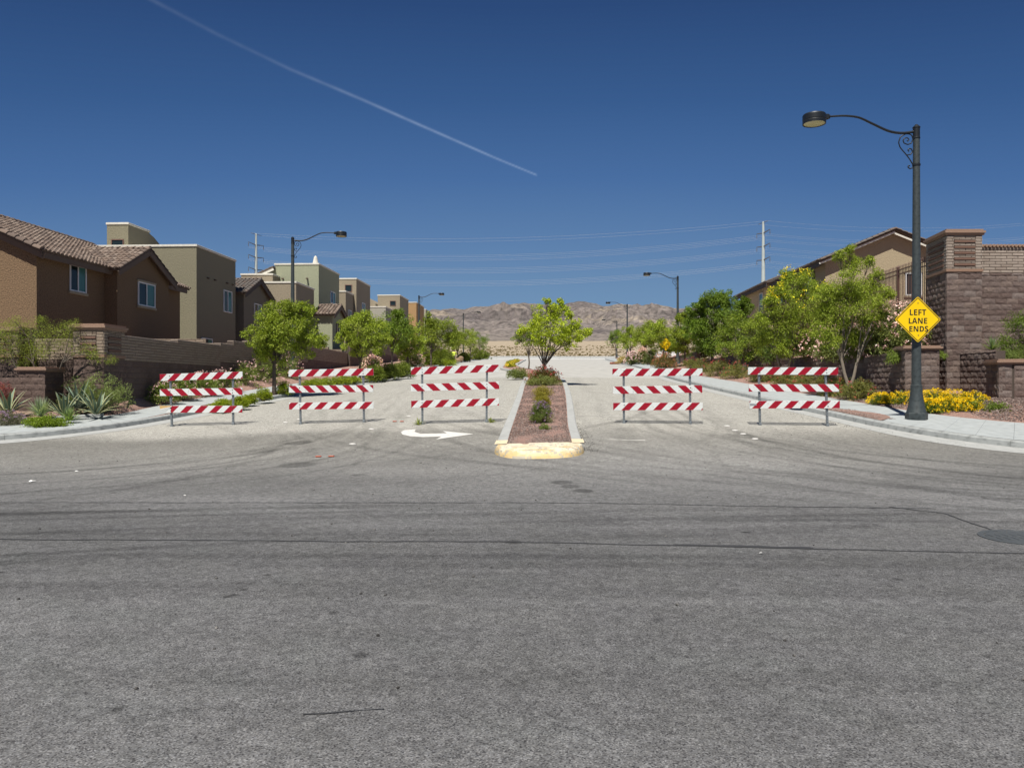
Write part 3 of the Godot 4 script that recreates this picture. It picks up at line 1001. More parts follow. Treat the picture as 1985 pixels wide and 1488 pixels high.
# four-sided pier: plan corners A front left, B front right, C back right, D back left as Vector2(x, z)
func pier(root: Node3D, plan: Array, y0: float, y_split: float, y_top: float, sides: Array, single: bool) -> void:
	var core := Geo.new()
	core.prism(plan_offset(plan, -0.012), y0 - 0.2, y_top)
	obj("core", core, M.mortar, root)
	for s in sides:
		var a: Vector2 = plan[s]; var b: Vector2 = plan[(s + 1) % 4]
		var u := Vector3(b.x - a.x, 0, b.y - a.y)
		var l := u.length()
		u = u / l
		var p := Vector3(a.x, 0, a.y)
		lay(root, p, u, l, y0, y_split, "split", single)
		if y_top > y_split + 0.1:
			var o := u.cross(Vector3.UP)
			var band := Geo.new()
			var t := Transform3D(Basis(u, Vector3.UP, o), p)
			band.cbox(Vector3(-0.025, y_split + 0.004, -0.05), Vector3(l + 0.025, y_split + 0.1, 0.03), 0.006, t)
			obj("band", band, M.band, root)
			var q := 0.24
			lay(root, p, u, q, y_split + 0.1, y_top, "slump", single)
			lay(root, p + u * (l - q), u, q, y_split + 0.1, y_top, "slump", single)
			var row := 0
			var y := y_split + 0.1
			while y < y_top - 0.05:
				if row % 2 == 1 and y < y_top - 0.16:
					var g := Geo.new()
					g.cbox(Vector3(q + 0.01, y + 0.012, -0.05), Vector3(l - q - 0.01, y + 0.088, 0.035), 0.006, t)
					obj("slat", g, M.slat, root)
				else:
					lay(root, p + u * q, u, l - 2 * q, y, minf(y + 0.1, y_top), "slump", single)
				y += 0.1
				row += 1

func walls() -> void:
	make_blocks()
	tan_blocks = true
	# --- left: monument pier at the corner, recessed wall, second pier, small planter pier
	var root := thing("wall_pier", "tall block pier with slatted top at the corner of the left wall", "pillar", Vector3.ZERO)
	pier(root, [Vector2(-14.2, -25.0), Vector2(-13.2, -25.0), Vector2(-13.15, -26.25), Vector2(-14.2, -26.25)], 0.7, 2.45, 3.35, [0, 1], true)
	cap(root, [Vector2(-14.2, -25.0), Vector2(-13.2, -25.0), Vector2(-13.15, -26.25), Vector2(-14.2, -26.25)], 3.35, 0.2)
	close_mass(root)
	root = thing("wall_pier", "block pier with slatted top at the left picture edge behind the feathery tree", "pillar", Vector3.ZERO)
	pier(root, [Vector2(-17.4, -25.0), Vector2(-15.95, -25.0), Vector2(-15.95, -26.0), Vector2(-17.4, -26.0)], 0.7, 2.45, 3.25, [0, 1], true)
	cap(root, [Vector2(-17.4, -25.0), Vector2(-15.95, -25.0), Vector2(-15.95, -26.0), Vector2(-17.4, -26.0)], 3.25, 0.2)
	close_mass(root)
	root = thing("block_wall", "recessed block wall between the two slatted piers on the left", "wall", Vector3.ZERO)
	var core := Geo.new()
	core.box(Vector3(-15.94, 0.3, -25.95), Vector3(-14.21, 3.1, -25.615))
	obj("core", core, M.mortar, root)
	lay(root, Vector3(-15.94, 0, -25.6), Vector3(1, 0, 0), 1.73, 0.7, 2.4, "split")
	lay(root, Vector3(-15.94, 0, -25.6), Vector3(1, 0, 0), 1.73, 2.4, 3.1, "slump")
	close_mass(root)
	root = thing("planter_pier", "low block planter pier with stepped cap behind the agaves on the left", "pillar", Vector3.ZERO)
	var pl := [Vector2(-15.32, -24.0), Vector2(-14.5, -24.0), Vector2(-14.5, -25.0), Vector2(-15.32, -25.0)]
	pier(root, pl, 0.5, 1.98, 1.98, [0, 1], true)
	cap(root, pl, 1.98, 0.15)
	close_mass(root)
	root = thing("planter_wall", "low block planter wall running off the left picture edge", "wall", Vector3.ZERO)
	core = Geo.new()
	core.box(Vector3(-20.0, 0.3, -24.5), Vector3(-15.33, 1.8, -24.22))
	obj("core", core, M.mortar, root)
	lay(root, Vector3(-18.0, 0, -24.2), Vector3(1, 0, 0), 2.67, 0.4, 1.8, "split")
	close_mass(root)
	# --- left: the long stepped wall, dark split-face courses under paler slump block
	var segs := [[26.3, 30.5, 2.4, 3.2], [30.5, 35.0, 2.4, 3.3], [35.0, 36.6, 2.6, 3.4], [36.6, 38.6, 2.6, 3.6], [38.6, 44.2, 2.8, 3.7], [44.2, 48.2, 2.8, 3.9], [48.2, 50.0, 3.0, 4.0], [50.0, 62.0, 3.2, 4.1], [62.0, 75.0, 3.8, 4.7], [75.0, 95.0, 4.6, 5.5], [95.0, 122.0, 5.6, 6.6], [122.0, 150.0, 6.8, 7.7]]
	root = thing("long_block_wall", "long stepped block wall in shade behind the left sidewalk", "wall", Vector3.ZERO)
	core = Geo.new()
	for s in segs:
		var x0 := -13.2 if s[0] < 62 else lerpf(-13.0, -12.4, (s[0] - 62.0) / 40.0)
		core.box(Vector3(x0 - 0.3, prof(s[0]) - 0.6, -s[1]), Vector3(x0 - 0.013, s[3], -s[0]))
		var a := Vector3(x0, 0, -s[0])
		lay(root, a, Vector3(0, 0, -1), s[1] - s[0], maxf(0.6, prof(s[0]) - 0.5), s[2], "split", s[1] < 36.7)
		lay(root, a, Vector3(0, 0, -1), s[1] - s[0], s[2], s[3], "slump", s[1] < 36.7)
		if s[0] < 50:
			var k := 0.0
			var g := Geo.new()
			while k < s[1] - s[0] - 0.05:
				g.cbox(Vector3(x0 - 0.28, s[3] + 0.002, -s[0] - minf(k + 0.4, s[1] - s[0]) + 0.006), Vector3(x0 + 0.02, s[3] + 0.052, -s[0] - k), 0.008)
				k += 0.4
			obj("coping", g, M.slump_c, root)
	obj("core", core, M.mortar, root)
	close_mass(root)
	# walls between the lots, ending at the long wall, their faces in the sun
	for s in [[36.9, -17.5, 3.55, "sunlit lot wall stepping up behind the long wall before the grey house"], [61.5, -17.0, 4.35, "sunlit lot wall behind the long wall beside the green house"]]:
		root = thing("lot_wall", s[3], "wall", Vector3.ZERO, 0.0, "walls between the house lots")
		core = Geo.new()
		core.box(Vector3(s[1], 1.0, -s[0] - 0.25), Vector3(-13.52, s[2], -s[0] - 0.013))
		core.box(Vector3(s[1], s[2], -s[0] - 0.25), Vector3(-14.6, s[2] + 0.2, -s[0] - 0.013))
		obj("core", core, M.mortar, root)
		lay(root, Vector3(s[1], 0, -s[0]), Vector3(1, 0, 0), -13.52 - s[1], s[2] - 0.6, s[2], "slump", false)
		lay(root, Vector3(s[1], 0, -s[0]), Vector3(1, 0, 0), -14.6 - s[1], s[2], s[2] + 0.2, "slump", false)
		close_mass(root)
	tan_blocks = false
	# --- right: the tall pier and its wall
	root = thing("wall_pier", "tall dark split-face pier with slatted top right of the big lamp", "pillar", Vector3.ZERO)
	var tall := [Vector2(14.96, -26.6), Vector2(16.18, -26.6), Vector2(16.35, -28.4), Vector2(15.22, -28.4)]
	pier(root, tall, 1.0, 5.45, 6.72, [0, 3], true)
	cap(root, tall, 6.72, 0.2)
	close_mass(root)
	root = thing("tall_block_wall", "tall split-face wall with pale block top at the right picture edge", "wall", Vector3.ZERO)
	core = Geo.new()
	core.box(Vector3(16.2, 0.8, -27.6), Vector3(26.0, 6.4, -27.213))
	obj("core", core, M.mortar, root)
	lay(root, Vector3(16.2, 0, -27.2), Vector3(1, 0, 0), 3.2, 1.2, 5.5, "split")
	lay(root, Vector3(16.2, 0, -27.2), Vector3(1, 0, 0), 3.2, 5.5, 6.4, "slump")
	for k in 22:
		var g := Geo.new()
		g.tube([Vector3(16.27 + k * 0.13, 6.45, -27.12), Vector3(16.27 + k * 0.13, 6.47, -27.6)], [0.055, 0.055], 7)
		obj("coping_tile", g, M.cap, root)
	close_mass(root)
	# --- right: planters in front of the tall wall
	root = thing("planter_pier", "low block planter pier behind the yellow flowers beside the big lamp", "pillar", Vector3.ZERO)
	pl = [Vector2(13.02, -25.6), Vector2(14.1, -25.5), Vector2(14.3, -26.4), Vector2(13.15, -26.5)]
	pier(root, pl, 0.9, 2.72, 2.72, [0, 3], true)
	cap(root, pl, 2.72, 0.15)
	close_mass(root)
	root = thing("planter_wall", "block planter wall running from the tall pier towards the right planter pier", "wall", Vector3.ZERO)
	core = Geo.new()
	core.box(Vector3(15.413, 0.7, -26.58), Vector3(15.7, 2.66, -24.6))
	obj("core", core, M.mortar, root)
	lay(root, Vector3(15.4, 0, -26.58), Vector3(0, 0, 1), 1.98, 0.8, 2.66, "split")
	close_mass(root)
	root = thing("planter_pier", "low block planter pier with stepped cap at the right picture edge", "pillar", Vector3.ZERO)
	pl = [Vector2(14.86, -23.6), Vector2(15.26, -23.6), Vector2(15.4, -24.5), Vector2(15.02, -24.5)]
	pier(root, pl, 0.6, 2.2, 2.2, [0, 3], true)
	cap(root, [Vector2(14.86, -23.6), Vector2(15.26, -23.58), Vector2(16.6, -23.0), Vector2(16.8, -23.4), Vector2(15.4, -24.5), Vector2(15.02, -24.5)], 2.2, 0.16)
	close_mass(root)
	root = thing("planter_wall", "low block planter wall leaving the right picture edge under the pier cap", "wall", Vector3.ZERO)
	core = Geo.new()
	core.prism(PackedVector2Array([Vector2(15.1, -23.68), Vector2(16.5, -23.03), Vector2(16.65, -23.4), Vector2(15.45, -23.9)]), 0.4, 2.19)
	obj("core", core, M.mortar, root)
	var dir := Vector3(1.2, 0, 0.56).normalized()
	lay(root, Vector3(15.295, 0, -23.548), dir, 1.32, 0.6, 2.18, "split")
	close_mass(root)
	# --- right: low retaining wall up the street, in raking light
	root = thing("retaining_wall", "low dark retaining wall under the oleanders on the right", "wall", Vector3.ZERO)
	core = Geo.new()
	for s in [[26.6, 33.0, 2.6], [33.0, 40.0, 2.8], [40.0, 50.0, 3.1], [50.0, 64.0, 3.4], [64.0, 84.0, 4.2]]:
		var x0: float = 13.2 + 0.055 * (s[0] - 26.2)
		var x1: float = 13.2 + 0.055 * (s[1] - 26.2)
		var u := Vector3(x0 - x1, 0, s[1] - s[0])
		var l := u.length()
		u /= l
		var t := Transform3D(Basis(u, Vector3.UP, u.cross(Vector3.UP)), Vector3(x1, 0, -s[1]))
		core.box(Vector3(0, prof(s[0]) - 0.4, -0.3), Vector3(l, s[2], -0.013), t)
		lay(root, Vector3(x1, 0, -s[1]), u, l, maxf(1.0, prof(s[0]) - 0.3), s[2], "split", s[0] < 45)
		core.box(Vector3(0, s[2] + 0.002, -0.32), Vector3(l - 0.004, s[2] + 0.07, 0.03), t)
	obj("core", core, M.split_c, root)
	close_mass(root)
	# terrace behind it and the fence with its footing wall
	var g := Geo.new()
	var d := 27.0
	while d < 84.0:
		var y0 := [2.5, 2.5, 2.7, 2.7, 3.0, 3.0, 3.3, 3.3, 3.3, 4.1, 4.1, 4.1, 4.1, 4.1, 4.1, 4.1, 4.1][int((d - 27.0) / 4.0)] as float
		var xa := 13.25 + 0.055 * (d - 26.2); var xb := 13.25 + 0.055 * (d + 4.0 - 26.2)
		var rise := 0.2 if d < 30.0 else 1.3
		g.quad(Vector3(xa + 0.02, y0 - (0.3 if d < 30.0 else 0.0), -d), Vector3(xa + 3.2, y0 + rise, -d), Vector3(xb + 3.2, y0 + rise, -d - 4.0), Vector3(xb + 0.02, y0, -d - 4.0))
		d += 4.0
	struct("terrace", g, M.gravel, "gravel terrace above the right retaining wall")
	g = Geo.new()
	g.prism(PackedVector2Array([Vector2(15.6, -28.5), Vector2(40.0, -28.0), Vector2(44.0, -100.0), Vector2(19.3, -100.0)]), 1.0, 3.9)
	struct("house_lot", g, M.gravel, "raised ground of the house lots on the right")
	var fence := thing("iron_fence", "rust brown iron picket fence beside the tall pier", "fence", Vector3.ZERO)
	var fdir := Vector3(0.055, 0, -1.0).normalized()
	var f0 := Vector3(15.25, 0, -28.5)
	root = thing("footing_wall", "block footing wall under the iron picket fence", "wall", Vector3.ZERO)
	core = Geo.new()
	var ft := Transform3D(Basis(-fdir, Vector3.UP, (-fdir).cross(Vector3.UP)), f0 + fdir * 30.0)
	core.box(Vector3(0, 2.0, -0.25), Vector3(30.0, 4.0, -0.013), ft)
	obj("core", core, M.mortar, root)
	lay(root, f0 + fdir * 12.0, -fdir, 12.0, 3.4, 4.0, "split")
	close_mass(root)
	var picket := Geo.new()
	picket.cbox(Vector3(-0.011, 0, -0.011), Vector3(0.011, 2.12, 0.011), 0.003)
	picket.lathe([[0.011, 2.12], [0.02, 2.14], [0.0, 2.22]], 4)
	var pm := picket.mesh(M.fence)
	for k in 150:
		var n := obj("picket", pm, null, fence)
		n.position = f0 + fdir * (0.1 + k * 0.13) + Vector3(0.06, 4.12, 0)
	for k in 9:
		var post := Geo.new()
		post.cbox(Vector3(-0.035, 0, -0.035), Vector3(0.035, 2.25, 0.035), 0.006)
		post.lathe([[0.05, 2.25], [0.05, 2.28], [0.0, 2.36]], 4)
		var n := obj("post", post, M.fence, fence)
		n.position = f0 + fdir * (0.03 + k * 2.4) + Vector3(0.06, 3.98, 0)
	for y in [4.2, 5.95, 6.12]:
		var rail := Geo.new()
		rail.box(Vector3(0, y, -0.02), Vector3(20.0, y + 0.035, 0.012), Transform3D(Basis(fdir, Vector3.UP, fdir.cross(Vector3.UP)), f0 + Vector3(0.06, 0, 0)))
		obj("rail", rail, M.fence, fence)

# ---------------------------------------------------------------- houses
func house(called: String, label: String, where: Vector3, group := "") -> Node3D:
	return thing(called, label, "house", where, -0.05, group)

func wall(h: Node3D, lo: Vector3, hi: Vector3, m: Material, trim: Material = null) -> void:
	var g := Geo.new()
	g.box(lo, hi)
	var w := obj("wall", g, m, h)
	if trim:
		g = Geo.new()
		g.cbox(Vector3(lo.x - 0.05, hi.y + 0.002, lo.z - 0.05), Vector3(hi.x + 0.05, hi.y + 0.14, hi.z + 0.05), 0.015)
		obj("parapet_trim", g, trim, w)

# a sliding window on a wall face: corner is its lower left seen from outside, u to the right
func window(h: Node3D, corner: Vector3, u: Vector3, w: float, ht: float, frame: Material = null, sill: Material = null, panes := 2, upright := true) -> void:
	if frame == null: frame = M.frame
	var o := u.cross(Vector3.UP)
	var t := Transform3D(Basis(u, Vector3.UP, o), corner)
	var g := Geo.new()
	var b := 0.055
	g.cbox(Vector3(0, 0, 0.002), Vector3(w, b, 0.06), 0.006, t)
	g.cbox(Vector3(0, ht - b, 0.002), Vector3(w, ht, 0.06), 0.006, t)
	g.cbox(Vector3(0, b, 0.002), Vector3(b, ht - b, 0.06), 0.006, t)
	g.cbox(Vector3(w - b, b, 0.002), Vector3(w, ht - b, 0.06), 0.006, t)
	if panes == 2:
		if upright: g.cbox(Vector3(w / 2 - b / 2, b, 0.003), Vector3(w / 2 + b / 2, ht - b, 0.05), 0.006, t)
		else: g.cbox(Vector3(b, ht / 2 - b / 2, 0.003), Vector3(w - b, ht / 2 + b / 2, 0.05), 0.006, t)
	var win := obj("window", g, frame, h)
	for k in panes:
		var p := Geo.new()
		if upright: p.box(Vector3(b + k * (w / 2 - b / 2), b, 0.004), Vector3((w / 2 - b / 2) * (k + 1) if panes == 2 else w - b, ht - b, 0.016), t)
		else: p.box(Vector3(b, b + k * (ht / 2 - b / 2), 0.004), Vector3(w - b, ht / 2 - b / 2 if k == 0 else ht - b, 0.016), t)
		obj("pane", p, M.glass_teal if (k == 1) else M.glass_dark, win)
	if sill:
		var s := Geo.new()
		s.cbox(Vector3(-0.08, -0.12, 0.001), Vector3(w + 0.08, -0.004, 0.09), 0.012, t)
		obj("sill", s, sill, win)
		s = Geo.new()
		s.cbox(Vector3(-0.08, ht + 0.004, 0.001), Vector3(w + 0.08, ht + 0.1, 0.07), 0.012, t)
		obj("window_head", s, sill, win)

var tile_geo: Geo
var tile_mesh: ArrayMesh

func make_tile() -> void:  # one barrel tile: runs up the slope along y, bulges along z, 0.26 wide
	tile_geo = Geo.new()
	var rows := []
	for e in [[0.0, 0.118], [0.42, 0.098]]:
		var row := []
		for k in 7:
			var a := PI * k / 6.0
			row.append(Vector3(-cos(a) * e[1], e[0], sin(a) * e[1] * 0.62 + (0.03 if e[0] == 0.0 else 0.0)))
		rows.append(row)
	for k in 6:
		var n0: Vector3 = (rows[0][k] * Vector3(1, 0, 1.5)).normalized(); var n1: Vector3 = (rows[0][k + 1] * Vector3(1, 0, 1.5)).normalized()
		tile_geo.smooth_quad([rows[0][k + 1], rows[1][k + 1], rows[1][k], rows[0][k]], [n1, n1, n0, n0])
	for k in range(1, 6):
		tile_geo.tri(rows[0][0], rows[0][k], rows[0][k + 1])
	tile_mesh = tile_geo.mesh()

# a tiled roof slope: p its lower left corner seen from outside, e along the eave, s up the slope
func slope(h: Node3D, p: Vector3, e: Vector3, s: Vector3, wide: float, long: float, mats: Array, singles := 0, cut := 0.0, cut_right := 0.0) -> void:
	var o := e.cross(s).normalized()
	var t := Transform3D(Basis(e, s, o), p)
	var g := Geo.new()
	g.slab(PackedVector2Array([Vector2(0, 0), Vector2(wide, 0), Vector2(wide - cut_right, long), Vector2(cut, long)]), -0.1, 0.0, t)
	var roof := obj("roof_slope", g, M.underlay, h)
	var nx := int(wide / 0.26); var ny := int(ceil(long / 0.34))
	var spots := []
	for j in ny:
		for i in nx:
			var x := (i + 0.5) * wide / nx + rng.randf_range(-0.008, 0.008)
			var y := j * long / ny - 0.06
			if x < cut * y / long + 0.05 or x > wide - cut_right * y / long - 0.05: continue
			var q := Transform3D(Basis(Vector3(0, 0, 1), rng.randf_range(-0.03, 0.03)), Vector3(x, y, 0.004 + rng.randf_range(0, 0.012)))
			spots.append([(h.transform * (t * Vector3(x, y, 0))).distance_to(Vector3(0, 1.6, 0)), t * q])
	spots.sort_custom(func(a, b): return a[0] < b[0])
	var rest := {}
	for k in spots.size():
		var m = mats[rng.randi() % mats.size()]
		if k < singles:
			var n := obj("roof_tile", tile_mesh, m, roof)
			n.transform = spots[k][1]
		else:
			if not rest.has(m): rest[m] = Geo.new()
			rest[m].append(tile_geo, spots[k][1])
	for m in rest:
		obj("roof_tiles", rest[m], m, roof).set_meta("kind", "stuff")

# row of barrel tiles along a ridge or a rake
func tile_row(h: Node3D, a: Vector3, b: Vector3, up: Vector3, mats: Array, r := 1.0) -> void:
	var u := (b - a).normalized()
	var n := int(a.distance_to(b) / 0.36)
	var parent := h
	for k in n:
		var t := Transform3D(Basis(u.cross(up).normalized() * r, u, up.normalized() * r), a + u * (k * a.distance_to(b) / n))
		var o := obj("edge_tile", tile_mesh, mats[rng.randi() % mats.size()], parent)
		o.transform = t

# a wing with a gable that faces the street: its wall stands at x, from z0 (near) to z1 (far)
func gable_wing(h: Node3D, back: float, x: float, z0: float, z1: float, y0: float, eave: float, pitch: float, m: Material, tiles: Array, singles := 0, fascia: Material = null) -> void:
	if fascia == null: fascia = M.fascia
	var mid := (z0 + z1) / 2.0
	var half := absf(z1 - z0) / 2.0
	var top := eave + half * pitch
	var g := Geo.new()
	var face := PackedVector2Array([Vector2(-z0, y0), Vector2(-z1, y0), Vector2(-z1, eave), Vector2(-mid, top), Vector2(-z0, eave)])
	var t := Transform3D(Basis(Vector3(0, 0, -1), Vector3.UP, Vector3(1, 0, 0)), Vector3.ZERO)
	g.slab(face, back, x, t)
	obj("wall", g, m, h)
	var over := 0.35
	var s := Vector3(0, pitch, -1).normalized()
	var long := (half + over) * sqrt(1.0 + pitch * pitch)
	slope(h, Vector3(back, eave - over * pitch + 0.1, z0 + over), Vector3(1, 0, 0), s, x - back + 0.3, long, tiles, singles)
	s = Vector3(0, pitch, 1).normalized()
	slope(h, Vector3(x + 0.3, eave - over * pitch + 0.1, z1 - over), Vector3(-1, 0, 0), s, x - back + 0.3, long, tiles, 0)
	for k in [z0 + over, z1 - over]:
		g = Geo.new()
		var a := Vector3(x + 0.24, eave - over * pitch - 0.12, k); var b := Vector3(x + 0.24, top - 0.12, mid)
		var u := (b - a).normalized()
		var fx := Transform3D(Basis(u, u.cross(Vector3(1, 0, 0)).normalized(), Vector3(1, 0, 0)), a)
		g.box(Vector3(0, -0.11, 0), Vector3(a.distance_to(b), 0.11, 0.055), fx)
		obj("bargeboard", g, fascia, h)
		tile_row(h, Vector3(x + 0.22, eave - over * pitch + 0.12, k), Vector3(x + 0.22, top + 0.14, mid), Vector3(0, 1, signf(k - mid) * pitch).normalized() + Vector3(0.15, 0, 0), tiles)
	tile_row(h, Vector3(x + 0.3, top + 0.13, mid), Vector3(back, top + 0.13, mid), Vector3.UP, tiles)

func houses() -> void:
	make_tile()
	var warm := [M.tile, M.tile, M.tile_b, M.tile_c]
	var grey := [M.tile_grey, M.tile_grey, M.tile_b]
	var R := Vector3(0, 0, -1)   # to the right on a face that looks at the street from the left side
	var E := Vector3(1, 0, 0)
	# brown house, left foreground
	var h := house("brown_house", "brown stucco house with tiled gable roof at the left picture edge", Vector3(-19.06, 1.0, -31.0))
	var g := Geo.new()
	g.slab(PackedVector2Array([Vector2(-10, -1), Vector2(0, -1), Vector2(0, 6.0), Vector2(-5, 8.25), Vector2(-10, 6.0)]), -12.0, 0.0)
	obj("wall", g, M.stucco_brown, h)
	var sl := Vector3(-1, 0.45, 0).normalized()
	var long := 5.45 * sqrt(1 + 0.45 * 0.45)
	slope(h, Vector3(0.45, 6.0 - 0.2 + 0.1, 0.35), Vector3(0, 0, -1), sl, 12.6, long, warm, 210)
	sl = Vector3(1, 0.45, 0).normalized()
	slope(h, Vector3(-10.45, 5.9, -12.25), Vector3(0, 0, 1), sl, 12.6, long, warm, 0)
	tile_row(h, Vector3(-5, 8.4, 0.4), Vector3(-5, 8.4, -12.2), Vector3.UP, warm)
	tile_row(h, Vector3(0.47, 5.93, 0.36), Vector3(-5, 8.4, 0.36), Vector3(0.4, 1, 0.35), warm, 1.25)
	g = Geo.new()
	var a := Vector3(0.47, 5.68, 0.2); var b := Vector3(-5.0, 8.14, 0.2)
	var u := (b - a).normalized()
	g.box(Vector3(0, -0.12, 0), Vector3(a.distance_to(b), 0.13, 0.06), Transform3D(Basis(-u, u.cross(Vector3(0, 0, 1)), Vector3(0, 0, 1)), b))
	obj("bargeboard", g, M.fascia, h)
	g = Geo.new()
	g.box(Vector3(0.36, 5.62, -12.0), Vector3(0.42, 5.86, 0.3))
	obj("fascia", g, M.fascia, h)
	gable_wing(h, -2.5, 0.62, -4.7, -9.5, -1.0, 5.95, 0.5, M.stucco_brown, warm, 80)
	window(h, Vector3(0.0, 4.6, -2.1), R, 1.17, 1.15, M.frame, M.trim_tan)
	window(h, Vector3(0.62, 4.42, -6.45), R, 1.6, 1.15, M.frame, M.trim_tan)
	# grey house with a stair tower
	h = house("grey_house", "grey green stucco house with flat parapet and small roof tower", Vector3(-18.77, 1.2, -46.0))
	wall(h, Vector3(-6.2, -1, -5.7), Vector3(0, 8.56, 0), M.stucco_grey, M.trim_white)
	wall(h, Vector3(-7.6, -1, -6.2), Vector3(-6.22, 8.3, -0.6), M.stucco_grey, M.trim_white)
	wall(h, Vector3(-7.25, 8.3, -5.6), Vector3(-5.85, 10.55, -3.0), M.stucco_grey, M.trim_white)
	g = Geo.new()
	g.slab(PackedVector2Array([Vector2(5.6, 8.4), Vector2(11.0, 8.4), Vector2(11.0, 8.9), Vector2(9.4, 9.15), Vector2(8.0, 9.5), Vector2(7.0, 10.0), Vector2(6.2, 10.35), Vector2(5.6, 10.5)]), -6.1, -5.86, Transform3D(Basis(Vector3(0, 0, -1), Vector3.UP, E), Vector3.ZERO))
	obj("parapet", g, M.stucco_grey, h)
	window(h, Vector3(-6.95, 8.72, -3.0), E, 0.82, 0.9, M.frame_brown, null, 1)
	window(h, Vector3(0.0, 5.05, -3.75), R, 1.3, 1.42, M.frame, null)
	window(h, Vector3(0.0, 2.15, -0.6), R, 1.5, 1.05, M.frame, null)
	gable_wing(h, -3.5, 0.32, -6.3, -11.2, -1.0, 6.6, 0.45, M.stucco_taupe, grey, 40, M.fascia_dark)
	window(h, Vector3(0.32, 4.85, -8.1), R, 1.3, 1.2, M.frame, null)
	for k in [[-0.05, 0.4], [-0.05, 1.4], [-0.05, 3.2], [-0.05, 4.1]]:
		g = Geo.new()
		g.tube([Vector3(-0.1, 6.9 + k[1] * 0.02, -1.0 - k[1]), Vector3(0.16, 6.86 + k[1] * 0.02, -1.0 - k[1])], [0.05, 0.05], 7)
		obj("drain_spout", g, M.fascia, h)
	# tan house in front of the green one
	h = house("tan_house", "tan stucco house with low flat front half hidden by the first street tree", Vector3(-16.2, 2.4, -58.0))
	wall(h, Vector3(-4.4, -1, -4.4), Vector3(0, 6.75, 0), M.stucco_tan, M.trim_white)
	wall(h, Vector3(-6.0, -1, -8.0), Vector3(-3.4, 8.0, -4.42), M.stucco_tan, M.trim_white)
	window(h, Vector3(0.0, 3.2, -1.2), R, 1.2, 1.2, M.frame, null)
	# green house
	h = house("green_house", "pale green stucco house with parapet roof and white chimney pot", Vector3(-16.0, 2.6, -64.0))
	wall(h, Vector3(-3.7, -1, -6.2), Vector3(0, 8.85, 0), M.stucco_green, M.trim_white)
	g = Geo.new()
	g.slab(PackedVector2Array([Vector2(-7.0, -1), Vector2(-3.72, -1), Vector2(-3.72, 8.55), Vector2(-7.0, 7.1)]), -6.0, -0.02)
	obj("wall", g, M.stucco_green, h)
	sl = Vector3(3.3, 1.45, 0).normalized()
	slope(h, Vector3(-7.4, 7.0, -6.4), Vector3(0, 0, 1), sl, 7.0, 4.1, grey, 0)
	g = Geo.new()
	g.box(Vector3(0, -0.2, 0), Vector3(4.1, 0.06, 0.08), Transform3D(Basis(sl, Vector3(-sl.y, sl.x, 0), Vector3(0, 0, 1)), Vector3(-7.4, 6.9, 0.5)))
	obj("bargeboard", g, M.trim_white, h)
	g = Geo.new()
	g.lathe([[0.24, 8.99], [0.24, 9.1], [0.13, 9.6], [0.0, 9.72]], 10, Transform3D(Basis(), Vector3(-0.45, 0, -0.6)))
	obj("chimney_pot", g, M.trim_white, h)
	window(h, Vector3(0.0, 6.05, -3.3), R, 1.5, 1.05, M.frame, null)
	for x in [-3.0, -0.95]:
		g = Geo.new()
		g.tube([Vector3(x, 7.76, -0.2), Vector3(x + 0.02, 7.68, 0.3)], [0.07, 0.07], 8)
		obj("drain_spout", g, M.fascia, h)
	gable_wing(h, 0.1, 1.7, 1.95, -1.5, -1.0, 4.6, 0.45, M.stucco_green, warm, 30)
	window(h, Vector3(1.7, 2.7, 0.9), R, 1.3, 1.3, M.shutter, null)
	# row of flat-roofed houses up the hill
	h = house("taupe_house", "taupe stucco house with square tower and brown framed window", Vector3(-15.5, 3.4, -77.0))
	wall(h, Vector3(-2.1, -1, -5.9), Vector3(0, 8.6, 0), M.stucco_tan, M.trim_white)
	wall(h, Vector3(-3.4, -1, -2.0), Vector3(-0.3, 7.0, 2.9), M.stucco_tan, M.trim_white)
	wall(h, Vector3(-6.5, -1, -6.0), Vector3(-2.12, 7.4, -0.2), M.stucco_tan, M.trim_white)
	window(h, Vector3(-1.15, 7.35, 0.0), E, 0.72, 0.72, M.frame_brown, null, 1)
	window(h, Vector3(0.0, 5.4, -2.2), R, 1.4, 1.15, M.frame, null)
	window(h, Vector3(-0.3, 4.2, 2.0), R, 1.2, 1.2, M.frame, null)
	h = house("pale_house", "pale stucco house with sloped parapet and small tower up the left side", Vector3(-14.5, 4.4, -100.0))
	wall(h, Vector3(-2.9, -1, -6.0), Vector3(0, 8.6, 0), M.stucco_tan, M.trim_white)
	wall(h, Vector3(-3.4, -1, -2.0), Vector3(-1.0, 6.7, 4.0), M.stucco_pale, M.trim_white)
	g = Geo.new()
	g.slab(PackedVector2Array([Vector2(-5.2, -1), Vector2(-2.92, -1), Vector2(-2.92, 7.5), Vector2(-4.2, 8.4), Vector2(-5.2, 8.5)]), -5.0, 1.2)
	obj("wall", g, M.stucco_tan, h)
	window(h, Vector3(-1.3, 7.3, 0.0), E, 0.78, 0.65, M.frame_brown, null, 1)
	window(h, Vector3(0.0, 5.0, -3.0), R, 1.3, 1.2, M.frame, null)
	h = house("orange_house", "orange tan stucco house between the pale house and a street lamp", Vector3(-14.35, 5.1, -116.0))
	wall(h, Vector3(-3.2, -1, -7.0), Vector3(0, 8.65, 0), M.stucco_orange, M.trim_white)
	window(h, Vector3(-1.7, 6.6, 0.0), E, 0.4, 0.4, M.frame_brown, null, 1)
	h = house("far_house", "small taupe house with gabled front, farthest up the left side", Vector3(-15.0, 6.3, -140.0))
	wall(h, Vector3(-3.0, -1, -5.0), Vector3(-0.6, 8.7, 0), M.stucco_pale, M.trim_white)
	gable_wing(h, -3.0, 0.4, -0.5, -4.6, -1.0, 6.2, 0.5, M.stucco_taupe, grey, 0)
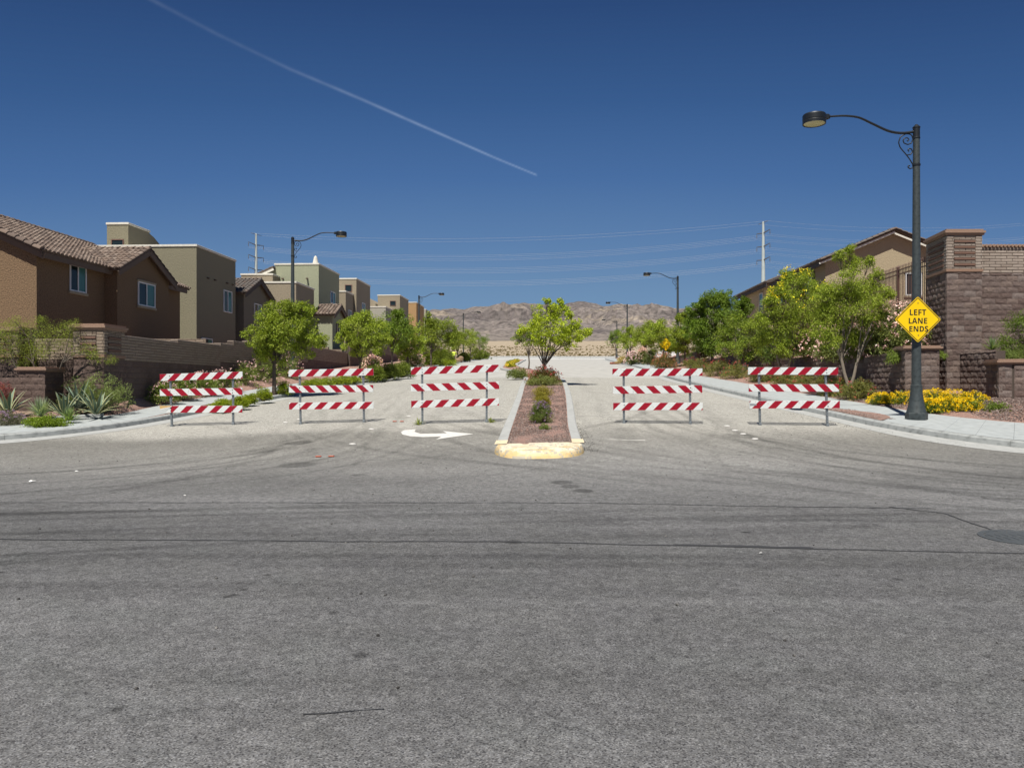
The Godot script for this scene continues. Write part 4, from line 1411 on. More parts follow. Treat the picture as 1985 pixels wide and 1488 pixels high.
	# right: two houses above the terrace
	h = house("sand_house", "sand coloured stucco house with grey gable roof behind the iron fence", Vector3(19.05, 3.6, -47.0))
	g = Geo.new()
	g.slab(PackedVector2Array([Vector2(0, 0), Vector2(7.9, 0), Vector2(7.9, 5.55), Vector2(3.95, 7.2), Vector2(0, 5.55)]), -9.9, 0.0)
	obj("wall", g, M.stucco_sand, h)
	for q in [[1.0, 0.0], [-1.0, 7.9]]:
		sl = Vector3(q[0], 0.42, 0).normalized()
		var p := Vector3(q[1] - q[0] * 0.5, 5.55 - 0.21 + 0.12, -10.3 if q[0] > 0 else 0.5)
		slope(h, p, Vector3(0, 0, q[0]), sl, 10.8, 4.45 * sqrt(1 + 0.42 * 0.42), grey, 40)
		g = Geo.new()
		a = Vector3(q[1] - q[0] * 0.5, 5.2, 0.42); b = Vector3(3.95, 7.06, 0.42)
		u = (b - a).normalized()
		g.box(Vector3(0, 0.0, 0), Vector3(a.distance_to(b), 0.1, 0.06), Transform3D(Basis(u, Vector3(-u.y, u.x, 0), Vector3(0, 0, 1)), a))
		obj("bargeboard", g, M.trim_white, h)
		tile_row(h, Vector3(q[1] - q[0] * 0.5, 5.46, 0.5), Vector3(3.95, 7.32, 0.5), Vector3(0, 1, 0.2), grey)
	g = Geo.new()
	g.box(Vector3(-0.5, 5.1, -10.2), Vector3(-0.44, 5.34, 0.4))
	obj("fascia", g, M.fascia_dark, h)
	window(h, Vector3(4.75, 3.35, 0.0), E, 0.95, 1.35, M.frame, M.trim_tan)
	var L := Vector3(0, 0, 1)
	for z in [-2.3, -8.6]:
		window(h, Vector3(0.0, 3.85, z - 1.3), L, 1.3, 1.25, M.frame, M.trim_tan)
		g = Geo.new()
		g.cbox(Vector3(-0.06, 3.8, z + 0.06), Vector3(-0.002, 5.12, z + 0.5), 0.01)
		obj("shutter", g, M.shutter, h)
	h = house("sand_house", "second sand coloured gable just behind the first on the right", Vector3(23.6, 4.2, -58.0), "")
	g = Geo.new()
	g.slab(PackedVector2Array([Vector2(0, 0), Vector2(9.6, 0), Vector2(9.6, 6.6), Vector2(4.8, 8.7), Vector2(0, 6.6)]), -8.0, 0.0)
	obj("wall", g, M.stucco_sand, h)
	for q in [[1.0, 0.0], [-1.0, 9.6]]:
		sl = Vector3(q[0], 0.4375, 0).normalized()
		var p := Vector3(q[1] - q[0] * 0.5, 6.6 - 0.22 + 0.12, -8.3 if q[0] > 0 else 0.5)
		slope(h, p, Vector3(0, 0, q[0]), sl, 8.8, 5.3 * sqrt(1 + 0.19), grey, 0)
		g = Geo.new()
		a = Vector3(q[1] - q[0] * 0.5, 6.24, 0.42); b = Vector3(4.8, 8.56, 0.42)
		u = (b - a).normalized()
		g.box(Vector3(0, 0.0, 0), Vector3(a.distance_to(b), 0.1, 0.06), Transform3D(Basis(u, Vector3(-u.y, u.x, 0), Vector3(0, 0, 1)), a))
		obj("bargeboard", g, M.trim_white, h)
		tile_row(h, Vector3(q[1] - q[0] * 0.5, 6.5, 0.5), Vector3(4.8, 8.82, 0.5), Vector3(0, 1, 0.2), grey)
	h = house("cream_house", "cream stucco house with long eave and white windows above the right trees", Vector3(19.25, 3.9, -57.4))
	g = Geo.new()
	g.slab(PackedVector2Array([Vector2(0, 0), Vector2(7.5, 0), Vector2(7.5, 5.3), Vector2(3.75, 6.8), Vector2(0, 5.3)]), -9.4, 0.0)
	obj("wall", g, M.stucco_cream, h)
	for q in [[1.0, 0.0], [-1.0, 7.5]]:
		sl = Vector3(q[0], 0.4, 0).normalized()
		slope(h, Vector3(q[1] - q[0] * 0.45, 5.24, -9.8 if q[0] > 0 else 0.3), Vector3(0, 0, q[0]), sl, 10.1, 4.2 * sqrt(1.16), grey, 0)
	g = Geo.new()
	g.box(Vector3(-0.45, 4.9, -9.7), Vector3(-0.39, 5.12, 0.28))
	obj("fascia", g, M.fascia_dark, h)
	for z in [-2.2, -6.9]:
		window(h, Vector3(0.0, 3.0, z - 1.0), L, 1.0, 1.75, M.frame, M.trim_tan, 2, false)

# ---------------------------------------------------------------- street furniture
func make_lamp(label: String) -> Node3D:
	var l := thing("street_lamp", label, "street lamp", Vector3.ZERO, 0.0, "tall dark street lamps")
	var H := 8.1
	var g := Geo.new()
	g.lathe([[0.285, 0.0], [0.285, 0.17], [0.27, 0.2]], 8, Transform3D(Basis(Vector3.UP, PI / 8), Vector3.ZERO), true)
	g.lathe([[0.255, 0.2], [0.225, 0.32], [0.185, 0.5], [0.16, 0.7], [0.148, 0.9]], 16)
	obj("base", g, M.pole, l)
	g = Geo.new()
	g.lathe([[0.15, 0.9], [0.15, 0.95], [0.128, 0.96], [0.125, 1.0], [0.086, H - 0.36], [0.0, H - 0.36]], 18)
	obj("pole", g, M.pole, l)
	g = Geo.new()
	g.lathe([[0.098, H - 0.4], [0.098, H - 0.37], [0.09, H - 0.36], [0.09, H - 0.12], [0.1, H - 0.11], [0.1, H - 0.085], [0.075, H - 0.06], [0.03, H - 0.015], [0.0, H]], 16)
	obj("finial", g, M.iron, l)
	g = Geo.new()
	g.lathe([[0.09, H - 1.15], [0.105, H - 1.145], [0.105, H - 1.1], [0.09, H - 1.095]], 16)
	obj("collar", g, M.iron, l)
	var cv := Curve3D.new()
	var pts := []
	for p in [[-0.07, -0.21], [-0.31, -0.245], [-0.56, -0.237], [-0.81, -0.175], [-1.06, -0.06], [-1.31, 0.06], [-1.56, 0.175], [-1.81, 0.217], [-2.06, 0.225], [-2.45, 0.2]]:
		pts.append(Vector3(p[0], H + p[1], 0))
	for i in pts.size():
		var t: Vector3 = (pts[mini(i + 1, pts.size() - 1)] - pts[maxi(i - 1, 0)]) / 6.0
		cv.add_point(pts[i], -t, t)
	var path := []; var rad := []
	for k in 41:
		path.append(cv.sample_baked(cv.get_baked_length() * k / 40.0))
		rad.append(lerpf(0.037, 0.025, k / 40.0))
	g = Geo.new()
	g.tube(path, rad, 10)
	obj("arm", g, M.iron, l)
	# wrought scroll under the arm
	g = Geo.new()
	for s in [
		[[-0.1, -0.4], [-0.117, -0.312], [-0.21, -0.267], [-0.31, -0.275], [-0.436, -0.35], [-0.49, -0.5], [-0.449, -0.636], [-0.31, -0.8], [-0.187, -0.96], [-0.09, -1.12]],
		[[-0.1, -0.42], [-0.137, -0.524], [-0.237, -0.564], [-0.337, -0.524], [-0.367, -0.449], [-0.324, -0.387], [-0.25, -0.374], [-0.205, -0.419], [-0.225, -0.469], [-0.262, -0.461]],
		[[-0.26, -0.848], [-0.162, -0.835], [-0.107, -0.761], [-0.137, -0.681], [-0.2, -0.673], [-0.237, -0.718], [-0.2, -0.753]],
		[[-0.09, -1.12], [-0.1, -1.197], [-0.175, -1.227], [-0.232, -1.185], [-0.212, -1.135], [-0.175, -1.147]]]:
		var cc := Curve3D.new()
		for i in s.size():
			var a = s[maxi(i - 1, 0)]; var b = s[mini(i + 1, s.size() - 1)]
			var t := Vector3(b[0] - a[0], b[1] - a[1], 0) / 6.0
			cc.add_point(Vector3(s[i][0], H + s[i][1], 0), -t, t)
		var q := []; var qr := []
		for k in 25:
			q.append(cc.sample_baked(cc.get_baked_length() * k / 24.0))
			qr.append(0.016)
		g.tube(q, qr, 6)
	obj("scroll", g, M.iron, l)
	var head := Transform3D(Basis(), Vector3(-2.8, H - 0.005, 0))
	g = Geo.new()
	g.lathe([[0.272, 0.015], [0.305, 0.0], [0.308, 0.075], [0.302, 0.085], [0.302, 0.1], [0.308, 0.11], [0.308, 0.23], [0.29, 0.265], [0.0, 0.285]], 28, head)
	g.cbox(Vector3(-2.52, H + 0.13, -0.05), Vector3(-2.4, H + 0.27, 0.05), 0.015)
	g.lathe([[0.045, 0], [0.06, 0.01], [0.06, 0.03], [0.045, 0.04]], 8, Transform3D(Basis(Vector3(0, 0, 1), PI / 2), Vector3(-2.37, H + 0.2, 0)))
	var hd := obj("lamp_head", g, M.iron, l)
	g = Geo.new()
	g.lathe([[0.0, -0.004], [0.16, 0.0], [0.272, 0.014]], 28, head)
	for k in g.v.size(): g.n[k] = Vector3(g.n[k].x, -absf(g.n[k].y), g.n[k].z)
	obj("lens", g, M.lens, hd)
	return l

func dup(o: Node3D, label: String) -> Node3D:
	var c: Node3D = o.duplicate()
	c.name = numbered(str(o.name).rstrip("0123456789_"))
	add_child(c)
	c.set_meta("label", label)
	return c

func lamps() -> void:
	var first := make_lamp("nearest street lamp, on the right sidewalk, carrying the yellow diamond sign")
	first.position = spot(1777, 21.2, 0.175)
	for s in [
		[567, 44.5, PI, 0.35, "left street lamp rising behind the nearest street tree"],
		[812, 95.0, PI, 0.4, "left street lamp among the middle trees before the orange house"],
		[898, 138.0, PI, 0.3, "farthest left street lamp, against the mountains"],
		[1314, 70.0, 0.0, 0.25, "right street lamp with a small white sign on its pole"],
		[1216, 112.0, 0.0, 0.3, "right street lamp standing against the mountains, second farthest"],
		[1196, 163.0, 0.0, 0.1, "smallest right street lamp, at the top of the hill"]]:
		var c := dup(first, s[4])
		c.position = spot(s[0], s[1], s[3])
		c.rotation.y = s[2]

func bolt(parent: Node, where: Vector3) -> void:
	var g := Geo.new()
	g.lathe([[0.014, 0.0], [0.014, 0.008], [0.006, 0.012], [0.0, 0.012]], 8, Transform3D(Basis(Vector3(1, 0, 0), PI / 2), where))
	obj("bolt", g, M.bolt, parent)

# one barricade at distance d. rails: [left x, top y at left, top y at right, right x, slant, start of the first red stripe]; posts: [x, top y, foot x]
func barricade(label: String, d: float, rails: Array, posts: Array, damage := 0) -> void:
	var mid: float = (posts[0][2] + posts[1][2]) / 2.0
	var root := thing("barricade", label, "barricade", spot(mid, d), 0.0, "striped road barricades across the street")
	var o := root.position
	for p in posts:
		var foot := spot(p[2], d, -0.05) - o
		var head := at(p[0], p[1], d) - o
		var up := (head - foot).normalized()
		var x := Transform3D(Basis(up.cross(Vector3(0, 0, 1)).normalized(), up, Vector3(0, 0, 1)), foot)
		var g := Geo.new()
		g.cbox(Vector3(-0.028, 0, -0.06), Vector3(0.028, foot.distance_to(head), -0.005), 0.006, x)
		var post := obj("post", g, M.galv, root)
		g = Geo.new()
		g.cbox(Vector3(-0.038, 0, -0.07), Vector3(0.038, 0.11, 0.004), 0.005, x)
		obj("sleeve", g, M.galv, post)
		g = Geo.new()
		var y := 0.16
		while y < foot.distance_to(head) - 0.1:  # punched holes, seen as dark discs set into the face
			g.lathe([[0.0, 0.0], [0.008, 0.0]], 7, x * Transform3D(Basis(Vector3(1, 0, 0), PI / 2), Vector3(0, y, -0.0038)))
			y += 0.076
		obj("hole", g, M.black, post).set_meta("kind", "stuff")
	var n := 0
	for r in rails:
		var a := at(r[0], r[1], d) - o
		var b := at(r[3], r[2], d) - o
		var u := (b - a).normalized()
		var l := a.distance_to(b)
		var x := Transform3D(Basis(u, Vector3(0, 0, 1).cross(u).normalized(), Vector3(0, 0, 1)), a)
		var h := 0.203
		var x0 := 0.0
		if damage == 1 and n == 2: x0 = 0.33
		var g := Geo.new()
		g.cbox(Vector3(x0, -h, 0.0), Vector3(l, 0, 0.032), 0.004, x)
		var m := g.mesh(M.board_white)
		var red := Geo.new()
		var rect := PackedVector2Array([Vector2(x0 + 0.001, -h + 0.001), Vector2(l - 0.001, -h + 0.001), Vector2(l - 0.001, -0.001), Vector2(x0 + 0.001, -0.001)])
		var w: float = (0.2155 if r.size() < 7 else r[6])
		var s: float = r[5] - 4 * w
		while s < l + 0.5:
			var lean: float = h * 1.0 * (1.0 if r[4] > 0 else -1.0)
			var q := PackedVector2Array([Vector2(s, -h), Vector2(s + w, -h), Vector2(s + w + lean, 0), Vector2(s + lean, 0)])
			for piece in Geometry2D.intersect_polygons(rect, q):
				red.slab(piece, 0.0318, 0.0332, x)
			s += 2 * w
		red.mesh(M.board_red, m)
		var rail := obj("rail", m, null, root)
		if damage == 1 and n == 2:  # the broken end, bare wood above a bent strip of sheeting
			g = Geo.new()
			g.slab(PackedVector2Array([Vector2(0.0, -0.09), Vector2(0.36, -0.02), Vector2(0.36, 0.0), Vector2(0.0, 0.005)]), -0.03, 0.03, x)
			obj("bare_wood", g, M.wood, rail)
			g = Geo.new()
			g.slab(PackedVector2Array([Vector2(0.0, -0.125), Vector2(0.34, -0.04), Vector2(0.36, -0.02), Vector2(0.0, -0.092)]), 0.0, 0.05, x)
			g.slab(PackedVector2Array([Vector2(0.17, -h), Vector2(0.329, -h), Vector2(0.329, -0.045)]), 0.002, 0.03, x)
			obj("bent_sheeting", g, M.board_white, rail)
		if damage == 2 and n == 2:  # sheeting torn off
			g = Geo.new()
			g.slab(PackedVector2Array([Vector2(0.01, -0.13), Vector2(0.2, -0.12), Vector2(0.17, -0.075), Vector2(0.01, -0.065)]), 0.033, 0.0345, x)
			obj("torn_patch", g, M.sign_back, rail)
		if damage == 3 and n > 0:  # white scrapes through the red
			g = Geo.new()
			for k in ([[1.92, 0.02, 0.12]] if n == 1 else [[1.93, 0.02, 0.1], [1.98, 0.05, 0.16], [2.03, 0.01, 0.06]]):
				g.slab(PackedVector2Array([Vector2(k[0], -h + k[1]), Vector2(k[0] + 0.02, -h + k[1] + 0.01), Vector2(k[0] + 0.028, -h + k[2] + 0.03), Vector2(k[0] + 0.012, -h + k[2] + 0.02)]), 0.0333, 0.0342, x)
			obj("scrape", g, M.sign_white, rail)
		for p in posts:
			var px: float = lerpf(p[2], p[0], 0.3 + 0.3 * (2 - n))
			var along_rail: float = clampf((px - r[0]) / (r[3] - r[0]), 0.05, 0.95) * l
			bolt(rail, x * Vector3(along_rail, -0.06, 0.033))
			bolt(rail, x * Vector3(along_rail + 0.004, -0.145, 0.033))
		n += 1

func barricades() -> void:
	barricade("leftmost barricade, tilted, with a broken lower rail showing bare wood", 22.9,
		[[310, 725, 720, 470, 1, 0.222], [310, 754, 751.5, 470, -1, 0.203], [310, 786.5, 786, 470, 1, 0.16]], [[328.5, 733, 332], [450.5, 731, 451]], 1)
	barricade("second barricade from the left, white scrapes on its red stripes", 22.5,
		[[559.5, 716.5, 714, 724, 1, 0.05, 0.218], [560, 747.5, 746, 723.5, -1, 0.2, 0.195], [560.5, 780, 778.5, 724.5, 1, 0.29]], [[580, 725, 582], [703.5, 722, 705]], 3)
	barricade("barricade nearest the median on its left, right end raised", 21.5,
		[[796.5, 712, 706.5, 966.5, 1, 0.33], [796, 744.5, 739.5, 967.5, -1, 0.19], [797, 776.5, 771.5, 967, 1, 0.217]], [[818, 722, 818.5], [944, 716, 943]])
	barricade("barricade just right of the median", 21.0,
		[[1187, 714.5, 714, 1361.5, 1, 0.175], [1188, 749, 746.5, 1361, -1, 0.233], [1188.5, 780.5, 780, 1362, 1, 0.217]], [[1209.5, 725, 1210], [1338, 724, 1339]])
	barricade("rightmost barricade, before the right sidewalk, sheeting torn at lower left", 20.9,
		[[1450, 711.5, 712, 1624.5, 1, 0.03], [1451, 744.5, 744.5, 1626, -1, 0.33], [1452.5, 777, 776.5, 1627.5, 1, 0.06]], [[1472, 724, 1474.5], [1601.5, 722, 1605.5]], 2)

func round_rect(half: Vector2, r: float) -> PackedVector2Array:
	var p := PackedVector2Array()
	for q in [[1, 1, 0.0], [-1, 1, PI / 2], [-1, -1, PI], [1, -1, PI * 1.5]]:
		for k in 5:
			var a: float = q[2] + k * PI / 8.0
			p.append(Vector2(q[0] * (half.x - r), q[1] * (half.y - r)) + Vector2(cos(a), sin(a)) * r)
	return p

func lettering(parent: Node, text: String, where: Vector3, high: float, wide: float, m: Material, called := "letters") -> void:
	var t := TextMesh.new()
	var f := SystemFont.new()
	f.font_names = PackedStringArray(["Droid Sans"])
	f.font_weight = 700
	t.font = f
	t.text = text
	t.font_size = 64
	t.pixel_size = 0.01
	t.depth = 0.01
	t.curve_step = 1.0
	var a := t.get_mesh_arrays()
	if a.is_empty() or a[Mesh.ARRAY_VERTEX] == null: return
	var box := AABB(a[Mesh.ARRAY_VERTEX][0], Vector3.ZERO)
	for p in a[Mesh.ARRAY_VERTEX]: box = box.expand(p)
	var o := obj(called, t, m, parent)
	o.scale = Vector3(wide / box.size.x, high / box.size.y, 0.2)
	o.position = where - (box.position + box.size / 2.0) * o.scale

func signs() -> void:
	var c := at(1780, 619, 21.0)
	var s := thing("diamond_sign", "yellow diamond sign reading LEFT LANE ENDS on the nearest lamp pole", "road sign", c)
	var g := Geo.new()
	var spin := Transform3D(Basis(Vector3(0, 0, 1), PI / 4), Vector3(0, 0, 0))
	g.slab(round_rect(Vector2(0.444, 0.444), 0.045), -0.004, 0.0, spin)
	obj("plate", g, M.sign_yellow, s)
	g = Geo.new()
	var outer := round_rect(Vector2(0.426, 0.426), 0.036); var inner := round_rect(Vector2(0.406, 0.406), 0.028)
	for k in outer.size():
		var j := (k + 1) % outer.size()
		var p := [outer[k], outer[j], inner[j], inner[k]]
		g.quad(spin * Vector3(p[0].x, p[0].y, 0.002), spin * Vector3(p[1].x, p[1].y, 0.002), spin * Vector3(p[2].x, p[2].y, 0.002), spin * Vector3(p[3].x, p[3].y, 0.002))
	obj("border", g, M.black, s)
	lettering(s, "LEFT", Vector3(0.0, 0.195, 0.003), 0.155, 0.445, M.black)
	lettering(s, "LANE", Vector3(0.0, -0.035, 0.003), 0.155, 0.5, M.black)
	lettering(s, "ENDS", Vector3(0.02, -0.255, 0.003), 0.155, 0.51, M.black)
	bolt(s, Vector3(0, 0.445, 0.001))
	bolt(s, Vector3(0.01, -0.43, 0.001))
	g = Geo.new()
	g.box(Vector3(-0.2, 0.3, -0.05), Vector3(0.2, 0.34, -0.004))
	g.box(Vector3(-0.2, -0.34, -0.05), Vector3(0.2, -0.3, -0.004))
	obj("bracket", g, M.sign_back, s)
	# no-parking plate on the second right lamp
	c = at(1313, 670.5, 69.8)
	s = thing("parking_sign", "small white no-parking sign on the second right lamp pole", "road sign", c)
	g = Geo.new()
	g.slab(round_rect(Vector2(0.2, 0.32), 0.03), -0.004, 0.0)
	obj("plate", g, M.sign_white, s)
	lettering(s, "P", Vector3(-0.01, 0.11, 0.002), 0.2, 0.13, M.black)
	g = Geo.new()
	for k in 28:
		var a := TAU * k / 28; var b := TAU * (k + 1) / 28
		g.quad(Vector3(cos(a) * 0.165, 0.11 + sin(a) * 0.165, 0.006), Vector3(cos(b) * 0.165, 0.11 + sin(b) * 0.165, 0.006), Vector3(cos(b) * 0.13, 0.11 + sin(b) * 0.13, 0.006), Vector3(cos(a) * 0.13, 0.11 + sin(a) * 0.13, 0.006))
	g.box(Vector3(-0.15, -0.016, 0.006), Vector3(0.15, 0.016, 0.008), Transform3D(Basis(Vector3(0, 0, 1), -PI / 4), Vector3(0, 0.11, 0)))
	obj("ban_ring", g, M.sign_red, s)
	g = Geo.new()
	g.slab(PackedVector2Array([Vector2(-0.15, -0.22), Vector2(-0.08, -0.26), Vector2(-0.08, -0.235), Vector2(0.08, -0.235), Vector2(0.08, -0.26), Vector2(0.15, -0.22), Vector2(0.08, -0.18), Vector2(0.08, -0.205), Vector2(-0.08, -0.205), Vector2(-0.08, -0.18)]), 0.001, 0.003)
	obj("arrow", g, M.sign_red, s)
	# yellow sign half hidden in a tree
	c = at(1291, 667, 74.5)
	s = thing("hidden_sign", "yellow diamond sign half hidden in leaves left of the second right lamp", "road sign", c)
	g = Geo.new()
	g.slab(round_rect(Vector2(0.44, 0.44), 0.04), -0.004, 0.0, spin)
	obj("plate", g, M.sign_yellow, s)
	g = Geo.new()
	g.box(Vector3(-0.03, -2.6, -0.06), Vector3(0.03, 0.4, -0.006))
	obj("post", g, M.galv, s)

func road_marks() -> void:
	# turn arrow painted on the street, lying on the slope
	var pts := [[777, 838], [783, 834], [800, 832.5], [806, 832.5], [803, 837], [815, 841], [850, 840.5], [866, 840], [858, 835.5], [918, 841.5], [845, 852], [855, 846.5], [820, 847.5], [795, 846], [780, 842.5]]
	var poly := PackedVector2Array()
	for p in pts:
		var d := 12.0
		while d < 40.0:
			var q := at(p[0], p[1], d)
			if q.y <= ground(q.x, d): break
			d += 0.02
		poly.append(Vector2(at(p[0], p[1], d).x, d))
	var g := Geo.new()
	var t := Geometry2D.triangulate_polygon(poly)
	for k in range(0, t.size(), 3):
		var a := lift(poly[t[k]], 0.007); var b := lift(poly[t[k + 1]], 0.007); var c := lift(poly[t[k + 2]], 0.007)
		if (b - a).cross(c - a).y < 0: g.tri(a, c, b)
		else: g.tri(a, b, c)
	struct("turn_arrow_marking", g, M.paint, "white turn arrow painted on the street left of the median nose")
	for q in [["faint white dash painted behind the barricade right of the median", [[3.9, 22.9], [1.9, 22.9]], 0.1], ["faint white dash left of the median", [[-2.2, 24.8], [-0.5, 24.4]], 0.1], ["worn white dash right of the median nose", [[2.2, 17.5], [3.0, 17.4]], 0.14]]:
		g = Geo.new()
		ribbon(g, q[1], q[2], 0.006, 9)
		struct("lane_marking", g, M.faded, q[0])
	# round ceramic lane dots
	var dot := Geo.new()
	dot.lathe([[0.075, 0.0], [0.07, 0.012], [0.045, 0.02], [0.0, 0.022]], 12)
	var dm := dot.mesh(M.dot)
	var n := 0
	for s in [[720, 832, "the pair left of the turn arrow, farther"], [683, 861, "the one nearest the viewer left of the arrow"], [553, 819, "below the first barricade's right post"], [580, 813, "between the two left barricades"], [792, 807, "at the left post of the barricade by the median"], [1410, 826, "first of the slanting row on the right"], [1425, 834.5, "second of the slanting row on the right"], [1441, 841.5, "third of the slanting row on the right"], [1464, 851, "last of the slanting row on the right"]]:
		var d := 10.0
		while d < 40.0:
			var q := at(s[0], s[1], d)
			if q.y <= ground(q.x, d): break
			d += 0.02
		var o := obj("lane_dot", dm, null)
		o.position = spot(s[0], d, 0.004)
		o.rotation.x = 0.03
		tag(o, "white round lane dot, " + s[2], "lane marker", "white lane dots")
		n += 1
	var mk := Geo.new()
	mk.cbox(Vector3(-0.06, 0.0, -0.05), Vector3(0.06, 0.022, 0.05), 0.012)
	var mm := mk.mesh(M.marker)
	n = 0
	for s in [[617, 886, "left one of the near pair"], [642, 885.5, "right one of the near pair"], [765, 817.5, "left one of the pair beyond the arrow"], [779, 817.5, "right one of the pair beyond the arrow"]]:
		var d := 10.0
		while d < 40.0:
			var q := at(s[0], s[1], d)
			if q.y <= ground(q.x, d): break
			d += 0.02
		var o := obj("road_marker", mm, null)
		o.position = spot(s[0], d, 0.004)
		tag(o, "rust red square reflector on the asphalt, " + s[2], "road marker", "red road reflectors")
	# manhole at the right edge
	var mh := thing("manhole_cover", "round iron manhole cover in the asphalt at the right picture edge", "manhole", Vector3(5.26, ground(5.26, 7.93), -7.93))
	g = Geo.new()
	g.lathe([[0.42, -0.02], [0.42, 0.008], [0.36, 0.008], [0.355, -0.004]], 40)
	obj("ring", g, M.cast_iron, mh)
	g = Geo.new()
	g.lathe([[0.35, -0.01], [0.35, 0.006], [0.0, 0.008]], 40)
	for k in 8:
		for j in 2:
			g.cbox(Vector3(-0.3 + k * 0.08, 0.006, -0.16 + j * 0.16), Vector3(-0.26 + k * 0.08, 0.011, -0.04 + j * 0.16), 0.003)
	obj("cover", g, M.cast_iron, mh)
	# scraps lying about
	for s in [[62, 934, 0.11, "crumpled white paper scrap on the asphalt at the left"], [148, 914, 0.07, "pale yellow scrap on the asphalt farther left"], [1475, 1074, 0.05, "tiny white scrap on the near asphalt at the right"], [357, 961, 0.04, "small pale scrap on the asphalt at left"]]:
		var d := 4.0
		while d < 40.0:
			var q := at(s[0], s[1], d)
			if q.y <= ground(q.x, d): break
			d += 0.02
		g = Geo.new()
		var w: float = s[2]
		var p := []
		for k in 7:
			p.append(Vector3(cos(k * TAU / 7) * w * rng.randf_range(0.3, 0.6), rng.randf_range(0.004, 0.3 * w), sin(k * TAU / 7) * w * rng.randf_range(0.3, 0.6)))
		for k in 7: g.tri(Vector3(0, 0.2 * w, 0), p[(k + 1) % 7], p[k])
		var o := obj("paper_scrap", g, M.paper, self, spot(s[0], d, 0.003))
		tag(o, s[3], "litter")

# ---------------------------------------------------------------- plants
func leaf_at(g: Geo, p: Vector3, dir: Vector3, up: Vector3, l: float, w: float, fold := 0.25) -> void:
	var side := dir.cross(up)
	if side.length_squared() < 0.01: side = dir.cross(Vector3(0.3, 0.5, 0.8))
	side = side.normalized() * w * 0.5
	var nrm := side.cross(dir).normalized()
	var mid := p + dir * l * 0.45
	var tip := p + dir * l - Vector3(0, l * 0.12, 0)
	var a := mid + side + nrm * w * fold
	var b := mid - side + nrm * w * fold
	for q in [p, a, tip, p, tip, b]:
		g.v.append(q); g.c.append(g.tint)

func ball(r: RandomNumberGenerator) -> Vector3:
	while true:
		var q := Vector3(r.randf_range(-1, 1), r.randf_range(-1, 1), r.randf_range(-1, 1))
		if q.length_squared() <= 1.0 and q.length_squared() > 0.001: return q
	return Vector3.ZERO

func tone(r: RandomNumberGenerator, a: Color, b: Color) -> Color:
	var c := a.lerp(b, r.randf())
	return c * r.randf_range(0.85, 1.25) * 1.5

# a tuft of leaves round a point
func tuft(g: Geo, r: RandomNumberGenerator, c: Vector3, rad: Vector3, n: int, l: float, w: float, a: Color, b: Color, droop := 0.2) -> void:
	for k in n:
		var q := ball(r)
		var p := c + q * rad
		var dir := (q + ball(r) * 0.9 + Vector3(0, -droop, 0)).normalized()
		g.tint = tone(r, a, b)
		leaf_at(g, p, dir, ball(r) * 0.7 + Vector3.UP, l * r.randf_range(0.7, 1.25), w * r.randf_range(0.75, 1.2))

